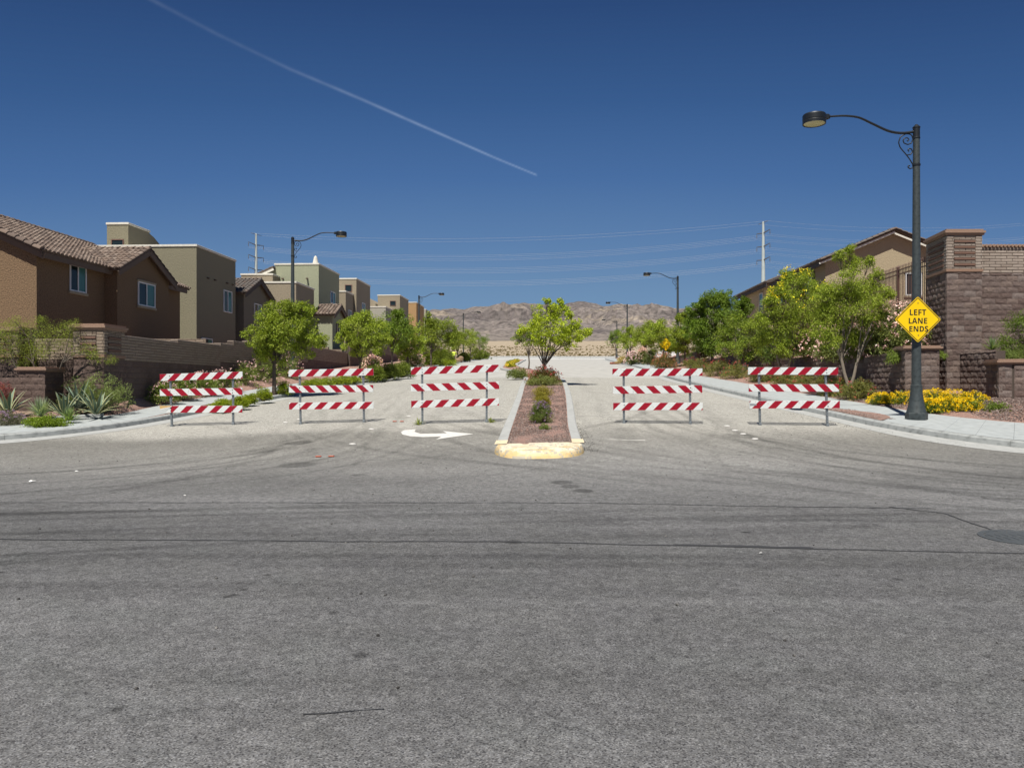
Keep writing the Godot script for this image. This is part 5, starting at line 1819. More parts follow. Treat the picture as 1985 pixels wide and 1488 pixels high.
# a tree: trunk from its base to a fork, a limb to each lobe of the crown, twigs to the tufts of each lobe
# lobes: [x, y, radius] in view pixels at distance d; o: col_a, col_b, leaf, leaf_w, fork (height), trunk (radius), tufts, leaves, bark, lean, stems
func tree(called: String, label: String, group: String, x: float, d: float, lobes: Array, o: Dictionary) -> Node3D:
	var r := RandomNumberGenerator.new()
	r.seed = hash(label)
	var base := spot(x, d, o.get("up", 0.1))
	var t := thing(called, label, "tree", base, 0.0, group)
	var fork: float = o.get("fork", 1.5)
	var tr: float = o.get("trunk", 0.07)
	var wood := Geo.new()
	var twigs := Geo.new()
	var crown := Geo.new()
	crown.use_c = true
	var lean: Vector3 = o.get("lean", Vector3.ZERO)
	var stems: int = o.get("stems", 1)
	var forks := []
	for s in stems:
		var top := Vector3(0, fork, 0) + lean
		if stems > 1: top += Vector3((s - (stems - 1) / 2.0) * 0.5, r.randf_range(-0.1, 0.2), r.randf_range(-0.25, 0.25))
		var mid := top * 0.5 + Vector3(r.randf_range(-0.05, 0.05), 0, r.randf_range(-0.05, 0.05))
		if stems > 1: mid = top * 0.55 * Vector3(1.15, 1, 1)
		wood.tube([Vector3(0, -0.15, 0), Vector3(0, 0.1, 0), mid, top], [tr * 1.35, tr * 1.08, tr * 0.92, tr * 0.8], 8)
		forks.append(top)
	var L: float = o.get("leaf", 0.12)
	var W: float = o.get("leaf_w", 0.05)
	for q in lobes:
		var c := at(q[0], q[1], d) - base
		var rad: float = q[2] / 1500.0 * d * (1.25 if d > 50.0 else 1.0)
		c.z += (q[3] if q.size() > 3 else r.randf_range(-0.55, 0.55)) * rad * 1.3
		var f: Vector3 = forks[0]
		for k in forks: if (k - c).length() < (f - c).length(): f = k
		if c.y < f.y - 0.2: f = f * 0.85
		var bend := f.lerp(c, 0.5) + Vector3(r.randf_range(-0.15, 0.15), 0.12 * (c - f).length(), r.randf_range(-0.15, 0.15))
		wood.tube([f - Vector3(0, 0.08, 0), f.lerp(bend, 0.5) + Vector3(0, 0.03, 0), bend, c], [tr * 0.5, tr * 0.4, tr * 0.28, tr * 0.12], 6)
		var nt: int = int(o.get("tufts", 10) * (0.9 + rad * rad / pow(45.0 / 1500.0 * d, 2.0)))
		for k in nt:
			var dir := ball(r).normalized()
			var far := rad * pow(r.randf(), 0.4)
			var e := c + dir * far * Vector3(1, 0.85, 1)
			if e.y < 0.35: continue
			var from := bend.lerp(c, r.randf_range(0.4, 1.0))
			twigs.tube([from, from.lerp(e, 0.5) + Vector3(0, 0.08 * far, 0), e], [tr * 0.14 + 0.003, tr * 0.09 + 0.002, 0.003], 4, false)
			var tuft_r: float = rad * o.get("tuft", 0.3) * r.randf_range(0.7, 1.3)
			var a: Color = o.col_a; var b: Color = o.col_b
			var shift := r.randf_range(0.82, 1.15)
			tuft(crown, r, e, Vector3(tuft_r, tuft_r * 0.75, tuft_r), int(o.get("leaves", 50) * 1.9 * clampf(q[2] / 26.0, 0.4, 1.15) if d < 50.0 else o.get("leaves", 50) * 1.9), L * 0.74, W * 0.78, a * shift, b * shift, o.get("droop", 0.25))
		if o.has("flowers") and q[1] < 605:
			for k in int(o.flowers):
				var fp := c + ball(r).normalized() * rad * Vector3(1, 0.9, 1)
				if fp.y < c.y - rad * 0.2: continue
				tuft(crown, r, fp, Vector3.ONE * 0.09, 7, 0.08, 0.07, Color(0.75, 0.5, 0.02), Color(0.85, 0.6, 0.05))
	obj("trunk", wood, o.get("bark", M.bark), t)
	obj("twigs", twigs, M.twig, t)
	var cm := obj("crown", crown.mesh(M.leaf, null, false), null, t)
	cm.set_meta("kind", "stuff")
	return t

# a rounded shrub: w wide, h high; o: col_a, col_b, leaf, leaf_w, tufts, leaves, flowers, flower_a, flower_b, flower, round
func shrub(called: String, label: String, category: String, group: String, where: Vector3, w: float, h: float, o: Dictionary) -> Node3D:
	var r := RandomNumberGenerator.new()
	r.seed = hash(label)
	var t := thing(called, label, category, where, 0.0, group)
	var stems := Geo.new()
	var crown := Geo.new()
	crown.use_c = true
	var bloom := Geo.new()
	bloom.use_c = true
	var deep: float = o.get("deep", w)
	var nt: int = o.get("tufts", 40)
	for k in nt:
		var a := r.randf() * TAU
		var el := asin(pow(r.randf(), 0.8))
		var s: float = pow(r.randf(), 0.3)
		var p := Vector3(cos(a) * cos(el) * w / 2.0, sin(el) * h * 0.93, sin(a) * cos(el) * deep / 2.0) * s * r.randf_range(0.82, 1.08)
		p.y = maxf(p.y, 0.04)
		if k % 2 == 0:
			stems.tube([Vector3(p.x * 0.15, -0.05, p.z * 0.15), p * Vector3(0.55, 0.5, 0.55), p], [0.012, 0.008, 0.003], 4, false)
		var rad: float = o.get("tuft", 0.16) * r.randf_range(0.7, 1.3)
		var shift := r.randf_range(0.8, 1.15)
		tuft(crown, r, p, Vector3(rad, rad * 0.8, rad), o.get("leaves", 45), o.get("leaf", 0.06), o.get("leaf_w", 0.03), o.col_a * shift, o.col_b * shift, o.get("droop", -0.3))
	for k in int(o.get("flowers", 0)):
		var a := r.randf() * TAU
		var el := asin(pow(r.randf(), 0.7))
		var p := Vector3(cos(a) * cos(el) * w / 2.0, sin(el) * h, sin(a) * cos(el) * deep / 2.0) * r.randf_range(0.93, 1.1)
		p.y = maxf(p.y, 0.05)
		var fr: float = o.get("flower", 0.03)
		tuft(bloom, r, p, Vector3.ONE * fr, o.get("petals", 8), fr * 1.3, fr * 1.1, o.flower_a, o.flower_b, -0.4)
	if stems.v.size(): obj("stems", stems, M.twig, t)
	obj("foliage", crown.mesh(M.leaf, null, false), null, t).set_meta("kind", "stuff")
	if bloom.v.size(): obj("blossom", bloom.mesh(M.petal, null, false), null, t).set_meta("kind", "stuff")
	return t

# an agave: every leaf a mesh of its own, edged in cream when striped
func agave(label: String, where: Vector3, size: float, striped: bool, n := 22, stiff := 0.35) -> Node3D:
	var r := RandomNumberGenerator.new()
	r.seed = hash(label)
	var t := thing("agave", label, "agave", where, 0.0, "agaves before the left wall")
	var kinds := []
	for k in 4:
		var g := Geo.new()
		g.use_c = true
		var cols := [Color(0.46, 0.44, 0.22), Color(0.13, 0.19, 0.13), Color(0.16, 0.22, 0.155), Color(0.13, 0.19, 0.13), Color(0.46, 0.44, 0.22)] if striped else [Color(0.17, 0.22, 0.16), Color(0.15, 0.21, 0.15), Color(0.165, 0.225, 0.165), Color(0.15, 0.21, 0.15), Color(0.17, 0.22, 0.16)]
		var rows := []
		var bendy := r.randf_range(0.05, stiff)
		for j in 8:
			var s := j / 7.0
			var wide := 0.046 * (1.0 - pow(s, 2.2)) * (0.75 + 0.6 * sin(minf(s * 2.2, PI / 2))) + 0.002
			var out_ := s * s * bendy
			var row := []
			for i in 6:
				var e: float = [-1.0, -0.74, -0.28, 0.28, 0.74, 1.0][i]
				row.append(Vector3(e * wide, s * (1.0 - 0.4 * bendy * s), out_ - 0.35 * wide * e * e * -1.0))
			rows.append(row)
		for j in 7:
			for i in 5:
				g.tint = cols[i]
				g.quad(rows[j][i], rows[j][i + 1], rows[j + 1][i + 1], rows[j + 1][i])
		kinds.append(g.mesh(M.agave))
	for k in n:
		var s := float(k) / n
		var yaw := k * 2.39996 + r.randf_range(-0.2, 0.2)
		var pitch := lerpf(0.08, 1.12, pow(s, 1.1)) + r.randf_range(-0.1, 0.1)
		var l := size * lerpf(1.0, 0.72, s) * r.randf_range(0.85, 1.1)
		var o := obj("leaf", kinds[r.randi() % 4], null, t)
		o.transform = Transform3D(Basis(Vector3.UP, yaw) * Basis(Vector3(1, 0, 0), pitch) * Basis().scaled(Vector3(size * 1.1, l, size * 1.1)), Vector3(sin(yaw) * 0.04, 0.02, cos(yaw) * 0.04))
	return t

func spiky(label: String, where: Vector3, size: float, n: int, a: Color, b: Color) -> void:
	var r := RandomNumberGenerator.new()
	r.seed = hash(label)
	var t := thing("yucca", label, "yucca", where)
	var g := Geo.new()
	g.use_c = true
	for k in n:
		var yaw := r.randf() * TAU
		var pitch := r.randf_range(0.05, 1.45)
		var dir := Vector3(sin(yaw) * sin(pitch), cos(pitch), cos(yaw) * sin(pitch))
		g.tint = tone(r, a, b)
		var l := size * r.randf_range(0.75, 1.1)
		var side := dir.cross(Vector3.UP + ball(r) * 0.3).normalized() * 0.011
		var p1 := dir * l * 0.6; var p2 := dir * l - Vector3(0, 0.12 * l * sin(pitch), 0)
		for q in [-side, side, p1 + side, -side, p1 + side, p1 - side, p1 - side, p1 + side, p2]:
			g.v.append(q); g.c.append(g.tint)
	obj("blades", g.mesh(M.leaf, null, false), null, t).set_meta("kind", "stuff")

# ---------------------------------------------------------------- far country
func mountains() -> void:
	var ridge := FastNoiseLite.new()
	ridge.noise_type = FastNoiseLite.TYPE_SIMPLEX_SMOOTH
	ridge.fractal_type = FastNoiseLite.FRACTAL_RIDGED
	ridge.fractal_octaves = 5
	ridge.frequency = 0.0024
	ridge.seed = 12
	var rough := FastNoiseLite.new()
	rough.fractal_octaves = 5
	rough.frequency = 0.012
	rough.seed = 4
	var strata := FastNoiseLite.new()
	strata.fractal_octaves = 4
	strata.frequency = 0.004
	strata.seed = 9
	# crest line: bearing in view pixels, height in view pixels, for a crest 2500 m away
	var crest := [[-2600, 640], [-1200, 610], [0, 615], [500, 606], [835, 606], [900, 602], [935, 597], [970, 591], [990, 594], [1020, 590], [1060, 592], [1090, 594], [1105, 588], [1125, 584], [1150, 588], [1172, 595], [1200, 594], [1235, 596], [1272, 593], [1310, 600], [1450, 606], [2200, 616], [3600, 640]]
	var us := []
	var u := -1.75
	while u < 1.76:
		us.append(u)
		u += 0.0026 if u > -0.16 and u < 0.3 else 0.02
	var ds := [184.0, 188.0, 200.0, 230.0, 270.0, 320.0, 380.0, 450.0, 530.0, 620.0, 720.0, 830.0, 950.0]
	var d := 1050.0
	while d < 2620.0:
		ds.append(d)
		d *= 1.0115
	for k in 6: ds.append(2650.0 + k * 80.0)
	var plain := Geo.new()
	var hill := Geo.new()
	hill.use_c = true
	var hgt := func(uu: float, dd: float) -> float:
		var x := uu * dd
		var fan: float = 6.95 + (dd - 184.0) * 0.0565 if dd < 700.0 else 36.1 + (dd - 700.0) * 0.074
		if dd < 196.0: fan = minf(fan, 7.0)
		var h: float = fan + rough.get_noise_2d(x, dd) * 0.9 * smoothstep(220.0, 500.0, dd)
		if dd > 1050.0:
			var px := 992.5 + 1500.0 * uu
			var cy := 606.0
			for i in crest.size() - 1:
				if px >= crest[i][0] and px <= crest[i + 1][0]:
					cy = lerpf(crest[i][1], crest[i + 1][1], smoothstep(0.0, 1.0, (px - crest[i][0]) / float(crest[i + 1][0] - crest[i][0])))
			var top := (744.0 - cy) / 1500.0 * 2500.0
			var t := clampf((dd - 1150.0) / 1350.0, 0.0, 1.0)
			var body := lerpf(fan, top, pow(t, 1.25))
			var rr := ridge.get_noise_2d(x * 1.3, dd * 0.75 + x * 0.25)
			var amp := 50.0 * smoothstep(0.0, 0.35, t) * (1.0 - smoothstep(0.25, 0.8, t) * 0.97)
			h = body + (rr - 0.35) * amp + rough.get_noise_2d(x * 0.8, dd * 0.8) * 11.0 * smoothstep(0.02, 0.3, t) * (1.0 - 0.75 * smoothstep(0.8, 1.0, t))
			if dd > 2520.0: h = top - (dd - 2520.0) * 0.4
		return h
	var prev := []
	for i in ds.size():
		var row := []
		for k in us: row.append(Vector3(k * ds[i], hgt.call(k, ds[i]), -ds[i]))
		if prev:
			for k in us.size() - 1:
				var a: Vector3 = prev[k]; var b: Vector3 = prev[k + 1]; var c: Vector3 = row[k + 1]; var e: Vector3 = row[k]
				if ds[i] <= 950.0:
					plain.quad(a, b, c, e)
				else:
					var n1 := strata.get_noise_2d(a.x * 0.8, a.y * 6.0 + a.z * 0.3)
					var n2 := rough.get_noise_2d(a.x * 1.6, a.z * 1.6 + 400.0)
					var t := clampf((ds[i] - 1000.0) / 400.0, 0.0, 1.0)
					var col := Color(0.3, 0.255, 0.21).lerp(Color(0.215, 0.185, 0.168), t)
					if n1 > 0.12: col = col.lerp(Color(0.34, 0.285, 0.22), smoothstep(0.12, 0.4, n1) * 0.8)
					elif n1 < -0.1: col = col.lerp(Color(0.13, 0.112, 0.108), smoothstep(-0.1, -0.4, n1) * 0.75)
					if ds[i] > 2250.0: col = col.lerp(Color(0.2, 0.165, 0.135), 0.4)
					hill.tint = col * (1.08 + 0.4 * n2)
					hill.quad(a, b, c, e)
		prev = row
	struct("desert_plain", plain, mat(0.38, 0.31, 0.215, 0.95, T.soft, 0.03), "pale desert plain beyond the end of the street")
	var hm := StandardMaterial3D.new()
	hm.vertex_color_use_as_albedo = true
	hm.roughness = 0.95
	hm.albedo_texture = noise(FastNoiseLite.TYPE_SIMPLEX_SMOOTH, 0.03, 5, 512, [[0.0, 0.35], [0.4, 0.75], [0.6, 0.9], [1.0, 1.0]], 44)
	hm.uv1_triplanar = true
	hm.uv1_world_triplanar = true
	hm.uv1_scale = Vector3.ONE * 0.0045
	struct("mountains", hill, hm, "bare grey and tan desert mountains")
	# creosote bushes: past counting
	var bush := Geo.new()
	bush.use_c = true
	var r := RandomNumberGenerator.new()
	r.seed = 8
	for k in 60:
		bush.tint = tone(r, Color(0.13, 0.11, 0.05), Color(0.19, 0.15, 0.07))
		var q := ball(r)
		q.y = absf(q.y)
		leaf_at(bush, q * 0.5, (q + ball(r)).normalized(), Vector3.UP, 0.45, 0.3)
	var mm := MultiMesh.new()
	mm.transform_format = MultiMesh.TRANSFORM_3D
	mm.mesh = bush.mesh(M.leaf, null, false)
	mm.instance_count = 3600
	for k in mm.instance_count:
		var dd := 196.0 / (1.0 - 0.72 * r.randf())
		var uu := r.randf_range(-0.16, 0.26)
		var s := r.randf_range(0.22, 0.6) * (0.6 + dd / 500.0)
		mm.set_instance_transform(k, Transform3D(Basis(Vector3.UP, r.randf() * TAU).scaled(Vector3(s, s * 0.8, s)), Vector3(uu * dd, hgt.call(uu, dd) - 0.05, -dd)))
	var o := MultiMeshInstance3D.new()
	o.name = "desert_scrub"
	o.multimesh = mm
	add_child(o)
	tag(o, "low scrub dotted over the pale desert plain", "scrub", "", "stuff")
	# concrete barriers closing the end of the street
	var bg := Geo.new()
	bg.slab(PackedVector2Array([Vector2(-0.3, 0), Vector2(0.3, 0), Vector2(0.3, 0.08), Vector2(0.13, 0.32), Vector2(0.08, 0.82), Vector2(-0.08, 0.82), Vector2(-0.13, 0.32), Vector2(-0.3, 0.08)]), -1.72, 1.72, Transform3D(Basis(Vector3(0, 0, -1), Vector3.UP, Vector3(1, 0, 0)), Vector3.ZERO))
	var bm := bg.mesh(M.barrier)
	for k in 11:
		var x := -8.6 + k * 3.47
		var b := obj("concrete_barrier", bm, null, self, Vector3(x, ground(x, 172.0) - 0.02, -172.0 - 0.02 * k))
		tag(b, "pale concrete barrier closing the street at the crest, %s from the left" % ["first", "second", "third", "fourth", "fifth", "sixth", "seventh", "eighth", "ninth", "tenth", "eleventh"][k], "barrier", "row of concrete barriers at the crest")

func towers() -> void:
	# steel monopole line crossing behind the houses
	var heads := []
	for s in [[496, 300.0, 453, 4.4, "steel transmission pole rising behind the green house on the left", -0.36], [1480, 270.0, 430, 4.2, "steel transmission pole rising behind the cream house on the right", 0.22]]:
		var top := at(s[0], s[2], s[1])
		var root := thing("transmission_pole", s[4], "power pole", Vector3(top.x, 4.0, top.z), 0.0, "transmission poles")
		var H := top.y - 4.0
		var g := Geo.new()
		g.lathe([[1.15, 0.0], [0.36, H], [0.0, H + 0.2]], 14)
		obj("shaft", g, M.steel, root)
		# arms lie along the view, nearly end on, as the line runs across
		var dir := Vector3(s[5], 0, 0.94).normalized()
		var tips := []
		for k in 3:
			var y: float = H - ([4.4, 9.2, 14.0][k] if s[0] < 900 else [3.9, 8.6, 13.3][k])
			for e in [-1.0, 1.0]:
				var a := Vector3(0, y, 0); var b: Vector3 = dir * e * s[3] + Vector3(0, y + 0.5, 0)
				g = Geo.new()
				g.tube([a, b], [0.22, 0.12], 6)
				var arm := obj("arm", g, M.steel_dark, root)
				g = Geo.new()
				g.lathe([[0.06, -1.6], [0.14, -1.5], [0.1, -1.3], [0.14, -1.1], [0.1, -0.9], [0.14, -0.7], [0.1, -0.5], [0.05, 0.0]], 8, Transform3D(Basis(), b))
				obj("insulator", g, M.steel_dark, arm)
				tips.append(root.position + b - Vector3(0, 1.6, 0))
		g = Geo.new()
		g.tube([Vector3(0, H - 0.2, 0) - dir * 3.0, Vector3(0, H - 0.2, 0) + dir * 3.0], [0.1, 0.1], 6)
		obj("top_arm", g, M.steel_dark, root)
		tips.append(root.position + Vector3(0, H - 0.2, 0) - dir * 3.0)
		tips.append(root.position + Vector3(0, H - 0.2, 0) + dir * 3.0)
		heads.append(tips)
	for k in heads[0].size():
		for pair in ([0, 1] if k < 6 else [0]):
			var a: Vector3 = heads[0][k] - Vector3(0, pair * 0.55, 0)
			var b: Vector3 = heads[1][k] - Vector3(0, pair * 0.55, 0)
			var pts := []; var rad := []
			for j in 33:
				var t := j / 32.0
				pts.append(a.lerp(b, t) - Vector3(0, (5.3 if k < 6 else 4.0) * 4.0 * t * (1 - t), 0))
				rad.append(0.017)
			# beyond the right pole the line goes on
			var on: Vector3 = b + (b - a) * 0.7 + Vector3(0, 4, 0)
			for j in range(1, 17):
				var t := j / 16.0
				pts.append(b.lerp(on, t) - Vector3(0, 5.5 * 4.0 * t * (1 - t), 0))
				rad.append(0.012)
			var g := Geo.new()
			g.tube(pts, rad, 4, false)
			var level: String = ["upper", "middle", "lowest"][k / 2] if k < 6 else "topmost"
			var o := obj("power_line", g, M.wire)
			tag(o, "thin power line between the transmission poles, %s level, %s side%s" % [level, "farther" if k % 2 == 0 else "nearer", ["", ", upper strand", ", lower strand"][pair + 1 if k < 6 else 0]], "power line", "wires between the transmission poles")

# ---------------------------------------------------------------- a worker far up the left kerb
func person() -> void:
	var base := spot(879, 104.0, 0.05)
	var root := thing("person", "worker in yellow green shirt and dark trousers bending at the left kerb", "person", base)
	# joints of a man seen from behind, bending forward a little: [a, b, radius a, radius b, part]
	var J := {"pel": Vector3(0, 0.9, 0), "chest": Vector3(0.03, 1.28, -0.16), "neck": Vector3(0.05, 1.44, -0.27), "head": Vector3(0.06, 1.56, -0.37), "ls": Vector3(-0.17, 1.38, -0.2), "rs": Vector3(0.23, 1.38, -0.2), "le": Vector3(-0.27, 1.12, -0.24), "re": Vector3(0.36, 1.14, -0.3), "lh": Vector3(-0.25, 0.9, -0.38), "rh": Vector3(0.33, 0.95, -0.52), "lk": Vector3(-0.12, 0.48, -0.06), "rk": Vector3(0.12, 0.48, -0.08), "la": Vector3(-0.14, 0.08, 0.06), "ra": Vector3(0.13, 0.08, 0.02), "lt": Vector3(-0.15, 0.04, -0.12), "rt": Vector3(0.14, 0.04, -0.16), "lhip": Vector3(-0.1, 0.88, 0), "rhip": Vector3(0.1, 0.88, 0)}
	var bones := [["pel", "chest", 0.165, 0.175], ["chest", "neck", 0.15, 0.062], ["neck", "head", 0.06, 0.1], ["ls", "rs", 0.08, 0.08], ["ls", "le", 0.068, 0.05], ["rs", "re", 0.068, 0.05], ["le", "lh", 0.046, 0.034], ["re", "rh", 0.046, 0.034], ["lhip", "lk", 0.105, 0.07], ["rhip", "rk", 0.105, 0.07], ["lk", "la", 0.068, 0.048], ["rk", "ra", 0.068, 0.048], ["la", "lt", 0.05, 0.04], ["ra", "rt", 0.05, 0.04]]
	var field := func(p: Vector3) -> float:
		var s := 0.0
		for b in bones:
			var a: Vector3 = J[b[0]]; var e: Vector3 = J[b[1]]
			var ab := e - a
			var t := clampf((p - a).dot(ab) / ab.length_squared(), 0.0, 1.0)
			s += exp(-38.0 * ((p - a - ab * t).length() - lerpf(b[2], b[3], t)))
		return -log(maxf(s, 1e-12)) / 38.0
	var c := 0.035
	var lo := Vector3(-0.5, -0.05, -0.75)
	var nx := 30; var ny := 52; var nz := 30
	var vals := PackedFloat32Array()
	vals.resize(nx * ny * nz)
	for k in nz:
		for j in ny:
			for i in nx: vals[(k * ny + j) * nx + i] = field.call(lo + Vector3(i, j, k) * c)
	var cell := {}
	for k in nz - 1:
		for j in ny - 1:
			for i in nx - 1:
				var sum := Vector3.ZERO
				var n := 0
				var corner := []
				for q in 8: corner.append(vals[((k + (q >> 2)) * ny + j + ((q >> 1) & 1)) * nx + i + (q & 1)])
				for e in [[0, 1], [2, 3], [4, 5], [6, 7], [0, 2], [1, 3], [4, 6], [5, 7], [0, 4], [1, 5], [2, 6], [3, 7]]:
					if (corner[e[0]] < 0) != (corner[e[1]] < 0):
						var t: float = corner[e[0]] / (corner[e[0]] - corner[e[1]])
						var pa := Vector3(e[0] & 1, (e[0] >> 1) & 1, e[0] >> 2); var pb := Vector3(e[1] & 1, (e[1] >> 1) & 1, e[1] >> 2)
						sum += pa.lerp(pb, t)
						n += 1
				if n: cell[Vector3i(i, j, k)] = lo + (Vector3(i, j, k) + sum / n) * c
	var kinds := [Geo.new(), Geo.new(), Geo.new()]
	var put := func(q: Array) -> void:
		var m: Vector3 = (q[0] + q[2]) / 2.0
		var which := 2
		if m.y < 0.94 and absf(m.x) < 0.3 and m.z > -0.3: which = 1
		elif m.y < 1.46 and not (m.y < 1.1 and (m.x > 0.29 or m.x < -0.2)): which = 0
		var e := 0.02
		var nr := []
		for p in q: nr.append(Vector3(field.call(p + Vector3(e, 0, 0)) - field.call(p - Vector3(e, 0, 0)), field.call(p + Vector3(0, e, 0)) - field.call(p - Vector3(0, e, 0)), field.call(p + Vector3(0, 0, e)) - field.call(p - Vector3(0, 0, e))).normalized())
		kinds[which].smooth_quad(q, nr)
	for k in range(1, nz - 1):
		for j in range(1, ny - 1):
			for i in range(1, nx - 1):
				var a := vals[(k * ny + j) * nx + i]
				for axis in 3:
					var off := [1, nx, nx * ny][axis] as int
					var b := vals[(k * ny + j) * nx + i + off]
					if (a < 0) == (b < 0): continue
					var u := Vector3i(); var w := Vector3i()
					u[(axis + 1) % 3] = 1; w[(axis + 2) % 3] = 1
					var at_ := Vector3i(i, j, k)
					var q := [cell[at_ - u - w], cell[at_ - w], cell[at_], cell[at_ - u]]
					if a >= 0: q.reverse()
					put.call(q)
	var m := ArrayMesh.new()
	kinds[0].mesh(M.shirt, m)
	kinds[1].mesh(M.trousers, m)
	kinds[2].mesh(M.skin, m)
	obj("body", m, null, root)
	var hair := Geo.new()
	hair.lathe([[0.1, 0.0], [0.108, 0.04], [0.095, 0.085], [0.055, 0.115], [0.0, 0.125]], 12, Transform3D(Basis(Vector3(1, 0, 0), -0.4), Vector3(0.06, 1.555, -0.36)))
	obj("hair", hair, M.black, root)

# ---------------------------------------------------------------- planting
func planting() -> void:
	var dark_a := Color(0.075, 0.125, 0.018); var dark_b := Color(0.155, 0.22, 0.03)
	var mid_a := Color(0.125, 0.178, 0.02); var mid_b := Color(0.255, 0.3, 0.045)
	var lime_a := Color(0.2, 0.265, 0.018); var lime_b := Color(0.37, 0.42, 0.04)
	var K := "street trees along the left kerb"
	var big := {"col_a": mid_a, "col_b": mid_b, "fork": 1.35, "trunk": 0.085, "tufts": 17, "leaves": 46, "leaf": 0.13, "leaf_w": 0.055, "tuft": 0.28, "up": 0.14}
	tree("street_tree", "nearest left street tree with dark trunk, between the two left barricades", K, 531, 33.2, [[545, 625, 44], [515, 655, 34], [585, 632, 34], [560, 600, 26], [592, 596, 22], [520, 612, 26], [612, 655, 24], [580, 668, 32], [535, 678, 30], [505, 680, 18], [556, 648, 40]], big)
	tree("street_tree", "second left street tree, bright green, before the pale green porch", K, 697, 45.0, [[700, 640, 34], [690, 622, 22], [722, 626, 22], [748, 655, 14], [658, 650, 14], [675, 655, 24], [730, 640, 28], [710, 615, 20], [690, 675, 22], [735, 668, 22], [668, 635, 18], [715, 660, 34]], {"col_a": mid_a * 1.1, "col_b": mid_b * 1.15, "fork": 1.2, "trunk": 0.07, "tufts": 17, "leaves": 42, "leaf": 0.14, "leaf_w": 0.06, "tuft": 0.28, "up": 0.14})
	var far := {"col_a": mid_a, "col_b": mid_b, "fork": 1.3, "trunk": 0.08, "tufts": 14, "leaves": 40, "leaf": 0.2, "leaf_w": 0.09, "tuft": 0.3, "up": 0.14}
	var fard := far.duplicate()
	fard.col_a = dark_a
	fard.col_b = dark_b * 1.1
	tree("street_tree", "third left street tree, darker, standing behind the second", K, 760, 60.0, [[765, 628, 24], [745, 640, 18], [782, 630, 20], [765, 655, 24], [770, 612, 12]], fard)
	var yel := far.duplicate()
	yel.col_a = mid_a * 1.2
	yel.col_b = mid_b * 1.15
	tree("street_tree", "low yellow green left street tree beside the second left lamp", K, 790, 62.0, [[790, 660, 24], [770, 668, 16], [812, 668, 16], [795, 645, 16], [785, 680, 14]], yel)
	tree("street_tree", "broad left street tree just right of the second left lamp", K, 835, 72.0, [[840, 645, 26], [832, 622, 14], [868, 636, 18], [878, 650, 12], [825, 635, 18], [860, 648, 22], [845, 628, 14], [850, 668, 22], [828, 665, 18], [873, 662, 14]], far)
	tree("street_tree", "left street tree above the bending worker", K, 887, 110.0, [[888, 655, 17], [882, 644, 12], [897, 646, 12], [878, 660, 14], [898, 660, 13], [886, 668, 14]], far)
	tree("street_tree", "left street tree just right of the worker, under the farthest left lamp", K, 912, 128.0, [[910, 655, 15], [902, 665, 12], [918, 662, 12], [911, 645, 9]], yel)
	tree("street_tree", "last left street tree at the crest, dark and round", K, 929, 150.0, [[931, 660, 13], [925, 652, 9], [940, 658, 10], [933, 670, 11]], fard)
	# median
	K = "trees in the median"
	tree("median_tree", "large lime green tree in the middle of the median", K, 1055, 36.5, [[1066, 632, 36], [1050, 612, 26], [1068, 595, 16], [1085, 606, 20], [1030, 634, 22], [1100, 640, 26], [1125, 646, 18], [1140, 641, 9], [1050, 655, 26], [1080, 662, 24], [1108, 664, 18], [1060, 582, 8], [1086, 585, 7], [1104, 612, 10], [1012, 642, 10], [1118, 632, 14]], {"col_a": lime_a, "col_b": lime_b, "fork": 0.85, "trunk": 0.06, "tufts": 13, "leaves": 36, "leaf": 0.12, "leaf_w": 0.065, "tuft": 0.3, "bark": M.bark, "up": 0.12})
	tree("median_tree", "smaller darker tree behind the lime green one in the median", K, 1025, 58.0, [[1018, 655, 16], [1005, 658, 10], [1030, 650, 14], [1022, 640, 12], [1010, 645, 10], [1038, 662, 10]], {"col_a": dark_a * 1.2, "col_b": mid_b, "fork": 1.0, "trunk": 0.06, "tufts": 12, "leaves": 30, "leaf": 0.15, "leaf_w": 0.06, "tuft": 0.32, "up": 0.12, "stems": 1})
	# right
	K = "trees along the right sidewalk"
	tree("airy_tree", "airy tree with forked pale trunk beside the yellow sign", K, 1647, 28.5, [[1652, 590, 38], [1640, 545, 26], [1660, 510, 22], [1650, 485, 12], [1690, 560, 26], [1700, 590, 20], [1615, 565, 28], [1620, 610, 30], [1680, 620, 26], [1640, 632, 24], [1700, 530, 14], [1690, 505, 11], [1716, 565, 16], [1712, 610, 16], [1595, 640, 22], [1610, 660, 20], [1660, 655, 22], [1600, 575, 22], [1598, 600, 22], [1672, 575, 30], [1625, 495, 12]], {"col_a": mid_a * 1.1, "col_b": mid_b * 1.05, "fork": 1.15, "trunk": 0.062, "tufts": 15, "leaves": 52, "leaf": 0.1, "leaf_w": 0.038, "tuft": 0.42, "bark": M.bark_pale, "up": 0.4, "stems": 2})
	tree("airy_tree", "yellow flowered tree with leafy top before the cream house", K, 1520, 36.0, [[1545, 560, 34], [1520, 600, 34], [1570, 600, 36], [1545, 640, 38], [1500, 640, 30], [1590, 640, 30], [1530, 530, 16], [1560, 535, 16], [1495, 610, 22], [1515, 672, 22], [1580, 560, 20], [1560, 670, 22], [1480, 660, 16], [1600, 610, 26], [1510, 565, 20], [1470, 620, 18], [1490, 585, 16]], {"col_a": mid_a * 1.1, "col_b": mid_b * 1.05, "fork": 1.1, "trunk": 0.07, "tufts": 17, "leaves": 54, "leaf": 0.12, "leaf_w": 0.045, "tuft": 0.38, "bark": M.bark_pale, "up": 0.4, "flowers": 12, "stems": 2})
